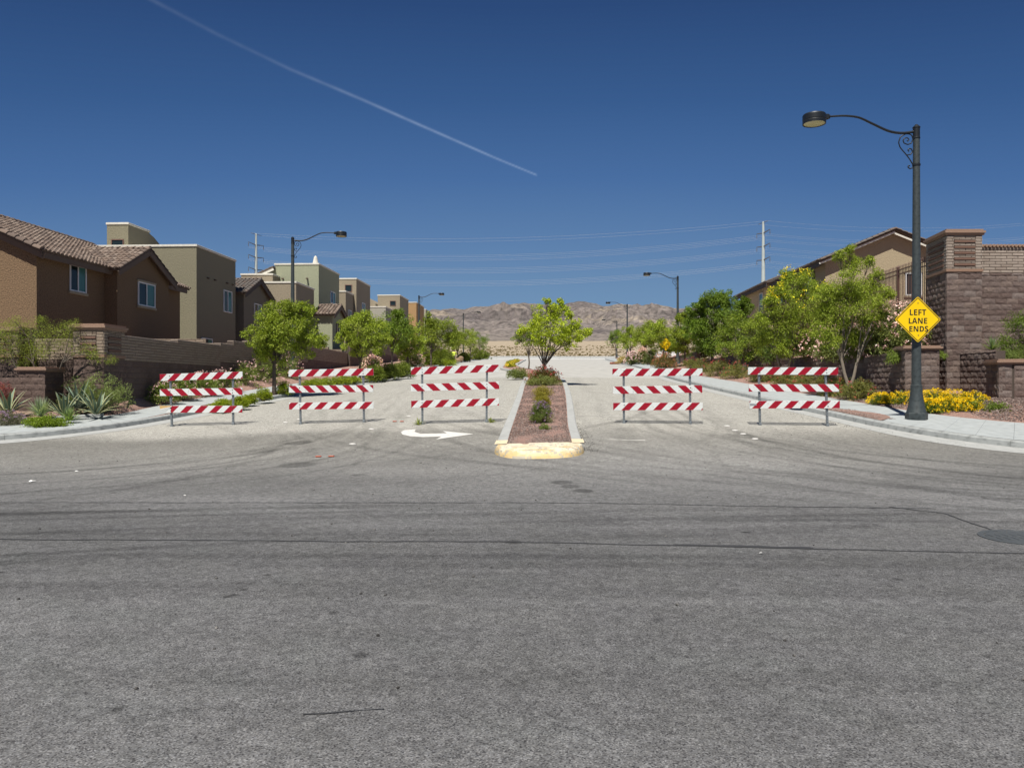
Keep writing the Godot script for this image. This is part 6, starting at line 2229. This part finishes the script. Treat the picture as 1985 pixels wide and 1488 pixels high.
	tree("airy_tree", "spreading tree with forked trunk left of the yellow flowered one", K, 1432, 44.0, [[1440, 640, 30], [1415, 650, 26], [1465, 645, 28], [1440, 668, 30], [1480, 625, 18], [1405, 675, 18], [1470, 672, 22], [1420, 625, 18]], {"col_a": dark_a * 1.3, "col_b": mid_b, "fork": 0.95, "trunk": 0.08, "tufts": 15, "leaves": 40, "leaf": 0.13, "leaf_w": 0.05, "tuft": 0.3, "bark": M.bark, "up": 0.4, "stems": 2})
	tree("shade_tree", "tall dense dark green tree on the right before the cream house", K, 1382, 50.0, [[1390, 610, 38], [1360, 620, 30], [1425, 605, 28], [1375, 585, 24], [1405, 580, 22], [1345, 640, 22], [1380, 645, 38], [1415, 640, 28], [1440, 590, 16], [1352, 600, 18], [1370, 668, 24]], {"col_a": dark_a, "col_b": dark_b, "fork": 1.6, "trunk": 0.11, "tufts": 22, "leaves": 52, "leaf": 0.17, "leaf_w": 0.075, "tuft": 0.27, "bark": M.bark, "up": 0.4})
	far.up = 0.35
	fard.up = 0.35
	yel.up = 0.35
	tree("shade_tree", "slim tree just right of the lamp with the white sign", K, 1328, 63.0, [[1325, 635, 18], [1332, 622, 12], [1312, 645, 14], [1340, 640, 14], [1335, 655, 18], [1318, 655, 16], [1328, 675, 16], [1312, 672, 12], [1322, 615, 9]], far)
	tree("shade_tree", "bright green tree left of the lamp with the white sign", K, 1287, 75.0, [[1280, 645, 22], [1290, 634, 16], [1268, 640, 14], [1262, 655, 16], [1300, 650, 18], [1285, 668, 20], [1275, 632, 12], [1300, 668, 13]], yel)
	tree("shade_tree", "rounded tree behind the second farthest right lamp", K, 1250, 88.0, [[1248, 650, 16], [1252, 634, 13], [1240, 648, 12], [1262, 655, 12], [1240, 662, 13], [1260, 640, 11], [1255, 664, 12]], far)
	tree("shade_tree", "light green tree at the second farthest right lamp", K, 1222, 106.0, [[1222, 655, 15], [1220, 642, 11], [1210, 652, 10], [1234, 650, 11], [1212, 664, 12], [1232, 662, 12], [1225, 643, 9]], yel)
	tree("shade_tree", "farthest right tree, small and dark at the crest", K, 1194, 146.0, [[1192, 655, 11], [1194, 644, 9], [1186, 652, 8], [1204, 652, 9], [1184, 662, 8], [1200, 660, 9]], fard)
	# left foreground: feathery tree, agaves, shrubs
	tree("feathery_tree", "feathery desert tree with several thin stems behind the low planter pier", "", 85, 24.9, [[60, 650, 34], [110, 640, 30], [30, 660, 34], [140, 660, 28], [80, 622, 14], [0, 640, 20], [165, 680, 20], [35, 625, 14], [95, 670, 30], [5, 680, 26], [190, 690, 14], [140, 632, 14], [55, 690, 26], [215, 698, 10]], {"col_a": Color(0.14, 0.19, 0.03), "col_b": Color(0.27, 0.31, 0.06), "fork": 1.15, "trunk": 0.035, "tufts": 11, "leaves": 42, "leaf": 0.075, "leaf_w": 0.015, "tuft": 0.62, "droop": 0.0, "up": 0.6, "stems": 4, "bark": M.bark})
	agave("large striped agave with arching cream edged leaves at the right end of the bed", spot(186, 23.4, 0.3), 0.98, true, 24)
	agave("striped agave between the blue spiky rosette and the largest agave", spot(124, 22.9, 0.3), 0.86, true, 22)
	agave("striped agave at the left picture edge before the planter wall", spot(14, 23.0, 0.35), 0.95, true, 18)
	agave("plain blue green agave close behind the two large striped ones", spot(152, 24.0, 0.42), 0.98, false, 20)
	spiky("low blue green spiky rosette before the planter pier", spot(78, 22.9, 0.3), 0.62, 260, Color(0.17, 0.22, 0.15), Color(0.3, 0.35, 0.25))
	spiky("small green grassy rosette at the foot of the middle striped agave", spot(134, 22.3, 0.24), 0.42, 140, Color(0.13, 0.2, 0.07), Color(0.22, 0.28, 0.12))
	shrub("round_shrub", "dense green rounded shrub behind the agaves at the tall left pier", "shrub", "", spot(205, 24.5, 0.35), 1.75, 1.25, {"col_a": Color(0.12, 0.16, 0.05), "col_b": Color(0.22, 0.26, 0.1), "tufts": 120, "leaves": 40, "leaf": 0.07, "leaf_w": 0.018, "tuft": 0.13})
	shrub("round_shrub", "darker shrub behind the agaves, left of the rounded one", "shrub", "", spot(158, 24.6, 0.35), 1.2, 1.05, {"col_a": Color(0.08, 0.125, 0.04), "col_b": Color(0.14, 0.18, 0.06), "tufts": 80, "leaves": 36, "leaf": 0.08, "leaf_w": 0.018, "tuft": 0.14})
	shrub("ground_cover", "bright green mat of ground cover at the left kerb below the rosette", "ground cover", "", spot(86, 21.6, 0.15), 1.25, 0.28, {"col_a": Color(0.1, 0.155, 0.015), "col_b": Color(0.19, 0.25, 0.03), "tufts": 80, "leaves": 46, "leaf": 0.06, "leaf_w": 0.028, "tuft": 0.12, "deep": 1.0})
	shrub("sage", "grey purple sage mat in the lower left corner bed", "shrub", "", spot(14, 21.9, 0.15), 1.0, 0.42, {"col_a": Color(0.11, 0.115, 0.075), "col_b": Color(0.17, 0.16, 0.13), "tufts": 70, "leaves": 40, "leaf": 0.08, "leaf_w": 0.014, "tuft": 0.13, "flowers": 50, "flower": 0.025, "flower_a": Color(0.2, 0.12, 0.2), "flower_b": Color(0.28, 0.2, 0.3)})
	shrub("fountain_grass", "reddish plume grass at the left picture edge", "grass", "", spot(-4, 24.0, 0.5), 0.7, 0.9, {"col_a": Color(0.22, 0.08, 0.09), "col_b": Color(0.32, 0.14, 0.14), "tufts": 30, "leaves": 40, "leaf": 0.16, "leaf_w": 0.012, "tuft": 0.14})
	# left bed up the street
	var rose := {"col_a": Color(0.09, 0.13, 0.03), "col_b": Color(0.18, 0.22, 0.05), "tufts": 70, "leaves": 34, "leaf": 0.075, "leaf_w": 0.032, "tuft": 0.15, "flowers": 55, "flower": 0.034, "flower_a": Color(0.45, 0.27, 0.27), "flower_b": Color(0.6, 0.45, 0.42)}
	var n := 0
	for s in [[318, 28.1, 1.1, 0.7, "before the pier end, leftmost of the row"], [352, 29.6, 1.3, 0.78, "behind the first barricade's left post"], [392, 31.6, 1.5, 0.85, "behind the middle of the first barricade"], [432, 33.8, 1.6, 0.9, "behind the first barricade's right post"], [475, 36.6, 1.8, 1.1, "between the first two barricades, left"], [512, 38.9, 1.9, 1.35, "left of the nearest street tree's trunk"], [556, 43.0, 1.9, 1.4, "right of the nearest street tree's trunk"]]:
		shrub("flowering_shrub", "pink flowered shrub along the long wall, " + s[4], "shrub", "pink flowered shrubs by the left wall", spot(s[0], s[1], 0.32), s[2], s[3], rose)
	for s in [[428, 26.9, 0.85, 0.34, "under the first barricade's lower rail"], [462, 27.7, 0.7, 0.36, "beside the first barricade's right post"], [484, 29.3, 0.55, 0.3, "small, just past the first barricade"], [510, 30.4, 0.75, 0.5, "the roundest, left of the nearest trunk"], [549, 33.5, 0.8, 0.55, "in the shade right of the nearest trunk"]]:
		shrub("green_mound", "bright green mound in the kerb bed, " + s[4], "shrub", "green mounds in the left kerb bed", spot(s[0], s[1], 0.15), s[2], s[3], {"col_a": Color(0.13, 0.18, 0.012), "col_b": Color(0.25, 0.29, 0.022), "tufts": 55, "leaves": 42, "leaf": 0.06, "leaf_w": 0.03, "tuft": 0.11})
	for k in 6:
		shrub("low_hedge", "low bright hedge plant behind the second barricade, " + ["nearest", "second", "third", "fourth", "fifth", "last"][k] + " in its strip", "shrub", "low hedge in the left kerb bed", spot(596 + k * 18, 36.6 + k * 1.05, 0.15), 0.9, 0.42, {"col_a": Color(0.13, 0.18, 0.014), "col_b": Color(0.24, 0.28, 0.025), "tufts": 40, "leaves": 36, "leaf": 0.07, "leaf_w": 0.034, "tuft": 0.12})
	var dense := {"col_a": Color(0.09, 0.13, 0.02), "col_b": Color(0.17, 0.2, 0.035), "tufts": 110, "leaves": 40, "leaf": 0.1, "leaf_w": 0.04, "tuft": 0.17}
	for s in [[728, 44.0, 1.1, 0.9, "first of the row left of the median barricade"], [752, 46.0, 1.4, 1.0, "second of the row left of the median barricade"], [780, 48.0, 1.5, 1.0, "third of the row left of the median barricade"]]:
		shrub("hedge_shrub", "thick green shrub at the left kerb, " + s[4], "shrub", "thick shrubs at the left kerb", spot(s[0], s[1], 0.15), s[2], s[3], dense)
	var ole := {"col_a": Color(0.1, 0.13, 0.04), "col_b": Color(0.17, 0.19, 0.06), "tufts": 90, "leaves": 36, "leaf": 0.13, "leaf_w": 0.045, "tuft": 0.2, "flowers": 120, "flower": 0.06, "flower_a": Color(0.5, 0.28, 0.25), "flower_b": Color(0.68, 0.5, 0.42)}
	shrub("oleander", "dusty pink oleander behind the second left lamp's foot", "oleander", "", spot(798, 64.0, 0.2), 2.4, 1.6, ole)
	shrub("oleander", "small pink oleander left of the thick kerb shrubs", "oleander", "", spot(722, 49.0, 0.2), 1.6, 1.3, ole)
	var farh := dense.duplicate()
	farh.leaf = 0.18
	farh.leaf_w = 0.08
	for s in [[835, 79.0, 2.6, 1.5, "left of the broad street tree's trunk"], [858, 86.0, 3.0, 1.6, "right of the broad street tree's trunk"], [864, 101.0, 1.6, 1.4, "left of the bending worker"], [898, 112.0, 2.2, 1.3, "right of the bending worker"], [922, 135.0, 3.0, 2.2, "dark, before the last left street tree"], [936, 146.0, 3.2, 1.8, "last before the crest"]]:
		shrub("far_hedge", "clipped green shrub up the left side, " + s[4], "shrub", "clipped shrubs up the left side", spot(s[0], s[1], 0.15), s[2], s[3], farh)
	shrub("far_hedge", "low lime green hedge at the left kerb below the worker", "shrub", "", spot(862, 80.0, 0.15), 3.0, 0.55, {"col_a": Color(0.14, 0.19, 0.014), "col_b": Color(0.25, 0.29, 0.025), "tufts": 50, "leaves": 36, "leaf": 0.14, "leaf_w": 0.07, "tuft": 0.2})
	# median plants
	shrub("red_shrub", "red tipped dark shrub round the foot of the lime green tree", "shrub", "", spot(1055, 36.6, 0.14), 1.75, 0.75, {"col_a": Color(0.085, 0.08, 0.025), "col_b": Color(0.16, 0.11, 0.04), "tufts": 110, "leaves": 36, "leaf": 0.085, "leaf_w": 0.035, "tuft": 0.14, "flowers": 90, "flower": 0.035, "flower_a": Color(0.22, 0.03, 0.03), "flower_b": Color(0.36, 0.06, 0.05)})
	shrub("ground_cover", "grey green spreading ground cover before the red tipped shrub in the median", "ground cover", "", spot(1050, 34.6, 0.14), 1.7, 0.42, {"col_a": Color(0.11, 0.135, 0.04), "col_b": Color(0.18, 0.2, 0.065), "tufts": 90, "leaves": 42, "leaf": 0.075, "leaf_w": 0.03, "tuft": 0.14, "deep": 1.8})
	shrub("ground_cover", "grey green ground cover left of the red tipped shrub in the median", "ground cover", "", spot(1005, 42.5, 0.14), 1.3, 0.5, {"col_a": Color(0.11, 0.14, 0.04), "col_b": Color(0.18, 0.21, 0.06), "tufts": 60, "leaves": 40, "leaf": 0.09, "leaf_w": 0.036, "tuft": 0.15})
	var tuf := {"col_a": Color(0.17, 0.165, 0.03), "col_b": Color(0.31, 0.27, 0.05), "tufts": 50, "leaves": 40, "leaf": 0.075, "leaf_w": 0.014, "tuft": 0.1}
	shrub("bunch_grass", "yellowing tuft in the median, widest and farthest of the three", "grass", "yellowing tufts in the median", spot(1051, 28.6, 0.14), 0.78, 0.36, tuf)
	shrub("bunch_grass", "yellowing tuft in the median, middle of the three", "grass", "yellowing tufts in the median", spot(1050, 26.4, 0.14), 0.42, 0.27, tuf)
	shrub("bunch_grass", "yellowing tuft in the median, close behind the lavender", "grass", "yellowing tufts in the median", spot(1053, 24.6, 0.14), 0.36, 0.3, tuf)
	shrub("lavender", "purple flowered lavender bush in the front of the median", "shrub", "", spot(1049, 19.6, 0.14), 0.58, 0.55, {"col_a": Color(0.08, 0.13, 0.03), "col_b": Color(0.17, 0.2, 0.06), "tufts": 75, "leaves": 40, "leaf": 0.07, "leaf_w": 0.012, "tuft": 0.075, "flowers": 80, "flower": 0.018, "petals": 10, "flower_a": Color(0.14, 0.085, 0.15), "flower_b": Color(0.24, 0.17, 0.25), "droop": -0.8})
	shrub("lavender", "tiny seedling before the lavender bush in the median", "shrub", "", spot(1056, 18.2, 0.14), 0.26, 0.13, {"col_a": Color(0.1, 0.15, 0.03), "col_b": Color(0.17, 0.22, 0.05), "tufts": 14, "leaves": 30, "leaf": 0.04, "leaf_w": 0.014, "tuft": 0.045})
	for k in 7:
		var d := 66.0 + k * 6.5
		var x := (along(ML, d) + along(MR, d)) / 2.0 - 0.1
		shrub("median_flowers", "yellow flowered mat up the far median, " + ["nearest of the row", "second of the row", "third of the row", "fourth of the row", "fifth of the row", "sixth of the row", "farthest of the row"][k], "flowers", "yellow flowers up the median", Vector3(x, ground(x, d) + 0.14, -d), 0.85, 0.28, {"col_a": Color(0.15, 0.18, 0.02), "col_b": Color(0.28, 0.28, 0.03), "tufts": 44, "leaves": 34, "leaf": 0.1, "leaf_w": 0.05, "tuft": 0.16, "deep": 5.5, "flowers": 40, "flower": 0.05, "flower_a": Color(0.5, 0.36, 0.02), "flower_b": Color(0.58, 0.44, 0.04)})
	# right: lantana at the lamp, shrubs before the retaining wall, oleanders above it
	var lan := {"col_a": Color(0.075, 0.12, 0.016), "col_b": Color(0.15, 0.19, 0.03), "tufts": 70, "leaves": 40, "leaf": 0.05, "leaf_w": 0.026, "tuft": 0.11, "flowers": 190, "flower": 0.026, "petals": 9, "flower_a": Color(0.5, 0.34, 0.0), "flower_b": Color(0.6, 0.44, 0.01)}
	for s in [[1712, 25.6, 1.0, 0.4, "far left end of the mat"], [1752, 25.2, 1.2, 0.5, "just left of the big lamp"], [1812, 24.3, 1.1, 0.66, "just right of the big lamp"], [1850, 24.0, 1.25, 0.66, "middle of the mat right of the lamp"], [1888, 23.8, 1.0, 0.6, "right end of the mat"], [1800, 22.95, 0.9, 0.42, "front row, beside the lamp base"], [1836, 22.75, 1.1, 0.5, "front row, middle"], [1874, 22.7, 1.0, 0.48, "front row, right end"]]:
		shrub("lantana", "yellow flowering lantana, " + s[4], "flowers", "yellow lantana round the big lamp", spot(s[0], s[1], 0.22), s[2], s[3] * 0.86, lan)
	shrub("small_shrub", "small green shrub on the gravel right of the yellow flowers", "shrub", "", spot(1932, 22.2, 0.22), 0.85, 0.38, {"col_a": Color(0.09, 0.145, 0.02), "col_b": Color(0.17, 0.22, 0.045), "tufts": 40, "leaves": 36, "leaf": 0.06, "leaf_w": 0.025, "tuft": 0.11, "deep": 0.6})
	var natal := {"col_a": Color(0.1, 0.12, 0.035), "col_b": Color(0.2, 0.19, 0.06), "tufts": 85, "leaves": 38, "leaf": 0.08, "leaf_w": 0.03, "tuft": 0.17, "flowers": 26, "flower": 0.03, "flower_a": Color(0.3, 0.04, 0.05), "flower_b": Color(0.45, 0.1, 0.08)}
	for s in [[1664, 27.3, 1.35, 0.78, "right of the rightmost barricade"], [1618, 29.0, 1.4, 0.8, "behind the rightmost barricade's right post"], [1572, 31.5, 1.6, 0.85, "behind the middle of the rightmost barricade"], [1526, 34.0, 1.7, 0.9, "behind the rightmost barricade, left half"], [1480, 37.0, 1.8, 0.95, "at the left end of the rightmost barricade"], [1432, 40.5, 1.9, 1.0, "between the two right barricades"], [1395, 44.0, 2.0, 1.1, "above the right end of the fourth barricade"], [1366, 49.5, 1.8, 1.0, "farther up, behind the fourth barricade"], [1342, 55.5, 1.8, 1.0, "last one before the lamp with the white sign"]]:
		shrub("bed_shrub", "olive green shrub before the retaining wall, " + s[4], "shrub", "olive shrubs before the right retaining wall", spot(s[0], s[1], 0.26), s[2], s[3] * 0.85, natal)
	shrub("red_shrub", "large rust tinged shrub left of the lamp with the white sign", "shrub", "", spot(1288, 60.0, 0.3), 2.0, 1.15, {"col_a": Color(0.1, 0.1, 0.03), "col_b": Color(0.2, 0.14, 0.06), "tufts": 110, "leaves": 36, "leaf": 0.1, "leaf_w": 0.045, "tuft": 0.18, "flowers": 60, "flower": 0.045, "flower_a": Color(0.3, 0.08, 0.05), "flower_b": Color(0.4, 0.16, 0.08)})
	var pink := ole.duplicate()
	pink.flower_a = Color(0.55, 0.3, 0.36)
	pink.flower_b = Color(0.75, 0.55, 0.55)
	shrub("oleander", "pink and cream flowering shrub at the far right kerb", "oleander", "", spot(1226, 78.0, 0.2), 1.6, 1.25, pink)
	shrub("oleander", "dusty pink shrub far up the right sidewalk, beside a dark one", "oleander", "", spot(1246, 78.0, 0.25), 1.3, 1.6, ole)
	shrub("round_shrub", "dark rounded shrub far up the right sidewalk", "shrub", "", spot(1262, 74.0, 0.25), 1.4, 1.5, {"col_a": Color(0.05, 0.075, 0.02), "col_b": Color(0.1, 0.12, 0.04), "tufts": 70, "leaves": 34, "leaf": 0.12, "leaf_w": 0.05, "tuft": 0.18})
	shrub("pale_shrub", "pale yellow shrub at the red brick kerb nose on the right", "shrub", "", spot(1204, 90.0, 0.2), 1.3, 0.8, {"col_a": Color(0.32, 0.27, 0.12), "col_b": Color(0.46, 0.38, 0.18), "tufts": 40, "leaves": 30, "leaf": 0.12, "leaf_w": 0.06, "tuft": 0.18})
	var wall_ole := ole.duplicate()
	wall_ole.flower_a = Color(0.5, 0.29, 0.27)
	wall_ole.flower_b = Color(0.66, 0.5, 0.45)
	wall_ole.flowers = 170
	wall_ole.tufts = 130
	wall_ole.flower = 0.05
	for s in [[1722, 28.6, 2.55, 2.3, 2.0, "beside the yellow sign"], [1668, 30.0, 2.6, 2.0, 1.6, "behind the airy tree's trunk"], [1618, 32.5, 2.6, 2.1, 1.5, "above the retaining wall behind the airy tree"], [1570, 35.5, 2.8, 2.2, 1.4, "behind the yellow flowered tree"]]:
		var p := at(s[0], 744, s[1])
		shrub("oleander", "pink flowering oleander on the terrace, " + s[5], "oleander", "pink oleanders on the right terrace", Vector3(p.x + 0.25, s[2], p.z), s[3], s[4], wall_ole)
	for s in [[1500, 41.0, 2.8, 2.4, 2.0, "left of the yellow flowered tree"], [1455, 46.0, 3.0, 2.6, 2.0, "behind the spreading tree"], [1410, 53.0, 3.3, 2.8, 2.0, "behind the tall dark tree"], [1350, 66.0, 3.9, 3.0, 2.0, "behind the slim tree"]]:
		var p := at(s[0], 744, s[1])
		shrub("terrace_shrub", "dark green shrub on the terrace, " + s[5], "shrub", "dark shrubs on the right terrace", Vector3(p.x + 0.5, s[2], p.z), s[3], s[4], {"col_a": Color(0.05, 0.085, 0.016), "col_b": Color(0.11, 0.15, 0.03), "tufts": 110, "leaves": 36, "leaf": 0.14, "leaf_w": 0.055, "tuft": 0.24})
	# trailing plants on the planters and the bush above the right planter
	shrub("trailing_plant", "trailing green plant over the edge of the pier beside the big lamp", "plant", "", at(1733, 700, 26.2), 0.32, 0.45, {"col_a": Color(0.09, 0.14, 0.02), "col_b": Color(0.17, 0.22, 0.04), "tufts": 30, "leaves": 36, "leaf": 0.06, "leaf_w": 0.02, "tuft": 0.14, "droop": 1.2})
	shrub("trailing_plant", "small trailing plant between the planter pier and the tall pier", "plant", "", at(1823, 692, 25.9), 0.35, 0.28, {"col_a": Color(0.09, 0.14, 0.02), "col_b": Color(0.17, 0.22, 0.04), "tufts": 22, "leaves": 34, "leaf": 0.07, "leaf_w": 0.018, "tuft": 0.13, "droop": 1.0})
	shrub("planter_bush", "leafy green bush above the planter wall at the right picture edge", "shrub", "", at(1990, 692, 25.2), 1.75, 1.8, {"col_a": Color(0.07, 0.12, 0.016), "col_b": Color(0.14, 0.19, 0.035), "tufts": 170, "leaves": 40, "leaf": 0.07, "leaf_w": 0.03, "tuft": 0.16})
	shrub("trailing_plant", "trailing needle leaved plant under the leafy bush at the right edge", "plant", "", at(1965, 695, 24.9), 1.0, 0.4, {"col_a": Color(0.09, 0.13, 0.03), "col_b": Color(0.16, 0.2, 0.05), "tufts": 60, "leaves": 40, "leaf": 0.08, "leaf_w": 0.012, "tuft": 0.15, "droop": 1.2})
	spiky("grassy rosette on top of the planter wall left of the leafy bush", at(1924, 678, 25.3), 0.5, 90, Color(0.09, 0.13, 0.06), Color(0.15, 0.2, 0.08))
	# weeds at the posts
	spiky("small weed at the left foot of the barricade by the median", spot(811, 21.4, 0.0), 0.24, 34, Color(0.14, 0.18, 0.04), Color(0.25, 0.27, 0.09))
	spiky("small weed at the right foot of the barricade by the median", spot(952, 21.4, 0.0), 0.17, 30, Color(0.14, 0.18, 0.04), Color(0.25, 0.27, 0.09))

func stones() -> void:
	var st := Geo.new()
	st.use_c = true
	var r := RandomNumberGenerator.new()
	r.seed = 15
	var ring := []
	for j in 4:
		var row := []
		for k in 6:
			var y: float = [-0.5, -0.15, 0.25, 0.5][j]
			var rad: float = [0.25, 0.55, 0.48, 0.12][j]
			row.append(Vector3(cos(k * TAU / 6 + j) * rad, y, -sin(k * TAU / 6 + j) * rad) * r.randf_range(0.8, 1.15))
		ring.append(row)
	for j in 3:
		for k in 6:
			st.quad(ring[j][k], ring[j][(k + 1) % 6], ring[j + 1][(k + 1) % 6], ring[j + 1][k])
	for k in range(1, 5): st.tri(ring[3][0], ring[3][k], ring[3][k + 1])
	var m: StandardMaterial3D = M.stone.duplicate()
	m.vertex_color_use_as_albedo = true
	m.albedo_color = Color(1, 1, 1)
	var mesh := st.mesh(m)
	var beds := [
		["median_stones", "loose gravel stones on the median bed", 9000, func(): 
			var d := 15.9 + 20.0 * pow(r.randf(), 1.5)
			return Vector2(lerpf(along(ML, d) + 0.26, along(MR, d) - 0.26, r.randf()), d), 0.15, 0.016, 0.034],
		["left_stones", "loose gravel stones on the left bed", 8000, func():
			var d := r.randf_range(22.5, 31.0)
			var x0 := -12.75 if d > 24.6 else -13.6
			return Vector2(x0 - r.randf() * (0.5 if d > 25.0 else 3.4), d), 0.0, 0.02, 0.045],
		["right_stones", "loose gravel stones on the right bed", 7000, func():
			var d := r.randf_range(20.4, 29.0)
			var x := along([[13.2, 20.3], [12.2, 23.2], [11.9, 25.0], [11.7, 29.0]], d) + 0.1
			return Vector2(x + r.randf() * 2.6, d), 0.0, 0.02, 0.05],
		["patch_stones", "loose gravel stones on the patch at the right kerb", 900, func():
			var d := r.randf_range(21.3, 24.3)
			return Vector2(r.randf_range(along([[10.0, 21.0], [9.75, 24.6]], d) + 0.05, 10.6), d), 0.175, 0.016, 0.03],
		["road_grit", "scattered grit and small stones on the asphalt and along the kerbs", 900, func():
			var k := r.randf()
			if k < 0.25: return Vector2(1.55 + absf(r.randfn(0.0, 0.16)), r.randf_range(15.5, 21.0))
			if k < 0.5:
				var d := r.randf_range(17.0, 27.0)
				return Vector2(along(KR.slice(6), d) - 0.25 - absf(r.randfn(0.0, 0.5)), d)
			return Vector2(r.randf_range(-10.0, 9.0), r.randf_range(4.0, 24.0)), 0.002, 0.008, 0.026],
		["kerb_stones", "loose gravel stones on the strip along the left kerb", 2500, func():
			var d := r.randf_range(25.0, 40.0)
			return Vector2(lerpf(along([[-10.95, 25.0], [-10.55, 30.0], [-9.9, 33.8], [-8.9, 40.0]], d), along([[-11.25, 25.0], [-11.2, 30.0], [-10.9, 33.5], [-10.3, 40.0]], d), r.randf()), d), 0.15, 0.02, 0.04]]
	for b in beds:
		var mm := MultiMesh.new()
		mm.transform_format = MultiMesh.TRANSFORM_3D
		mm.use_colors = true
		mm.mesh = mesh
		mm.instance_count = b[2]
		for k in b[2]:
			var p: Vector2 = b[3].call()
			var up: float = b[4]
			if b[4] == 0.0:  # the beds rise from the pavement to the wall
				var t := 0.0
				if p.x < 0:
					t = clampf((-12.7 - p.x) / 0.7, 0.0, 1.0) * 0.3 if p.y > 25 else clampf((p.y - 23.2) / 2.9, 0.0, 1.0) * 0.33
					up = 0.17 + t
				else:
					var x0 := along([[13.2, 20.3], [12.2, 23.2], [11.9, 25.0], [11.7, 29.0]], p.y)
					up = 0.19 + 0.43 * clampf((p.x - x0) / 3.0, 0.0, 1.0)
			var s: float = r.randf_range(b[5], b[6])
			mm.set_instance_transform(k, Transform3D(Basis.from_euler(Vector3(r.randf() * 6.0, r.randf() * 6.0, r.randf() * 6.0)).scaled(Vector3(s, s * 0.8, s * 1.1)), lift(p, up + s * 0.1)))
			var c := Color(0.25, 0.18, 0.155).lerp(Color(0.56, 0.45, 0.4), pow(r.randf(), 1.6))
			if b[0] == "road_grit": c = Color(0.1, 0.095, 0.09).lerp(Color(0.34, 0.33, 0.31), pow(r.randf(), 2.0))
			mm.set_instance_color(k, c)
		var o := MultiMeshInstance3D.new()
		o.name = b[0]
		o.multimesh = mm
		add_child(o)
		tag(o, b[1], "gravel", "", "stuff")

func extras() -> void:
	# boulder by the worker, white car behind the shrubs on the right, brick nose of a side kerb
	var g := Geo.new()
	g.cbox(Vector3(-0.6, -0.1, -0.4), Vector3(0.55, 0.55, 0.4), 0.22, Transform3D(Basis(Vector3(0.3, 1, 0.2).normalized(), 0.5), Vector3.ZERO))
	g.cbox(Vector3(-0.1, 0.1, -0.35), Vector3(0.6, 0.85, 0.3), 0.2, Transform3D(Basis(Vector3(0.2, 1, 0.4).normalized(), -0.4), Vector3.ZERO))
	var b := obj("boulder", g, mat(0.42, 0.29, 0.18, 0.95, T.rocky, 0.8, T.rough, 5.0), self, spot(889, 106.0, 0.1))
	tag(b, "tan boulder at the left kerb beside the bending worker", "boulder")
	g = Geo.new()
	var pts := []
	for k in 9:
		var a := -PI / 2 - PI * k / 8.0
		pts.append(Vector3(cos(a) * 0.9, 0, sin(a) * 0.6))
	for k in 8:
		g.cbox(Vector3(-0.2, 0, -0.1), Vector3(0.2, 0.22, 0.1), 0.02, Transform3D(Basis(Vector3.UP, -PI / 2 - PI * (k + 0.5) / 8.0 + PI / 2), pts[k].lerp(pts[k + 1], 0.5)))
	b = obj("brick_edging", g, M.red_brick, self, spot(1199, 92.0, 0.02))
	tag(b, "low red brick edging at the end of the far right bed", "edging")
	var car := thing("white_car", "white car parked behind the rust tinged shrub on the right", "car", Vector3(19.4, 4.45, -92.0), -0.05)
	g = Geo.new()
	g.slab(PackedVector2Array([Vector2(-2.2, 0.3), Vector2(2.2, 0.3), Vector2(2.25, 0.75), Vector2(1.5, 0.95), Vector2(0.8, 1.42), Vector2(-1.0, 1.45), Vector2(-1.8, 0.98), Vector2(-2.25, 0.9)]), -0.85, 0.85)
	obj("body", g, M.car, car)
	g = Geo.new()
	g.slab(PackedVector2Array([Vector2(-1.55, 0.98), Vector2(1.3, 0.98), Vector2(0.74, 1.36), Vector2(-0.95, 1.39)]), -0.86, 0.86)
	obj("window", g, M.glass_dark, car)
	for x in [-1.4, 1.4]:
		for z in [-0.8, 0.8]:
			g = Geo.new()
			g.lathe([[0.0, -0.11], [0.32, -0.11], [0.32, 0.11], [0.0, 0.11]], 16, Transform3D(Basis(Vector3(1, 0, 0), PI / 2), Vector3(x, 0.32, z)))
			obj("wheel", g, M.rubber, car)

func _ready() -> void:
	rng.seed = 2024
	environment()
	materials()
	road()
	pavements()
	mountains()
	walls()
	houses()
	lamps()
	signs()
	barricades()
	road_marks()
	towers()
	planting()
	stones()
	person()
	extras()
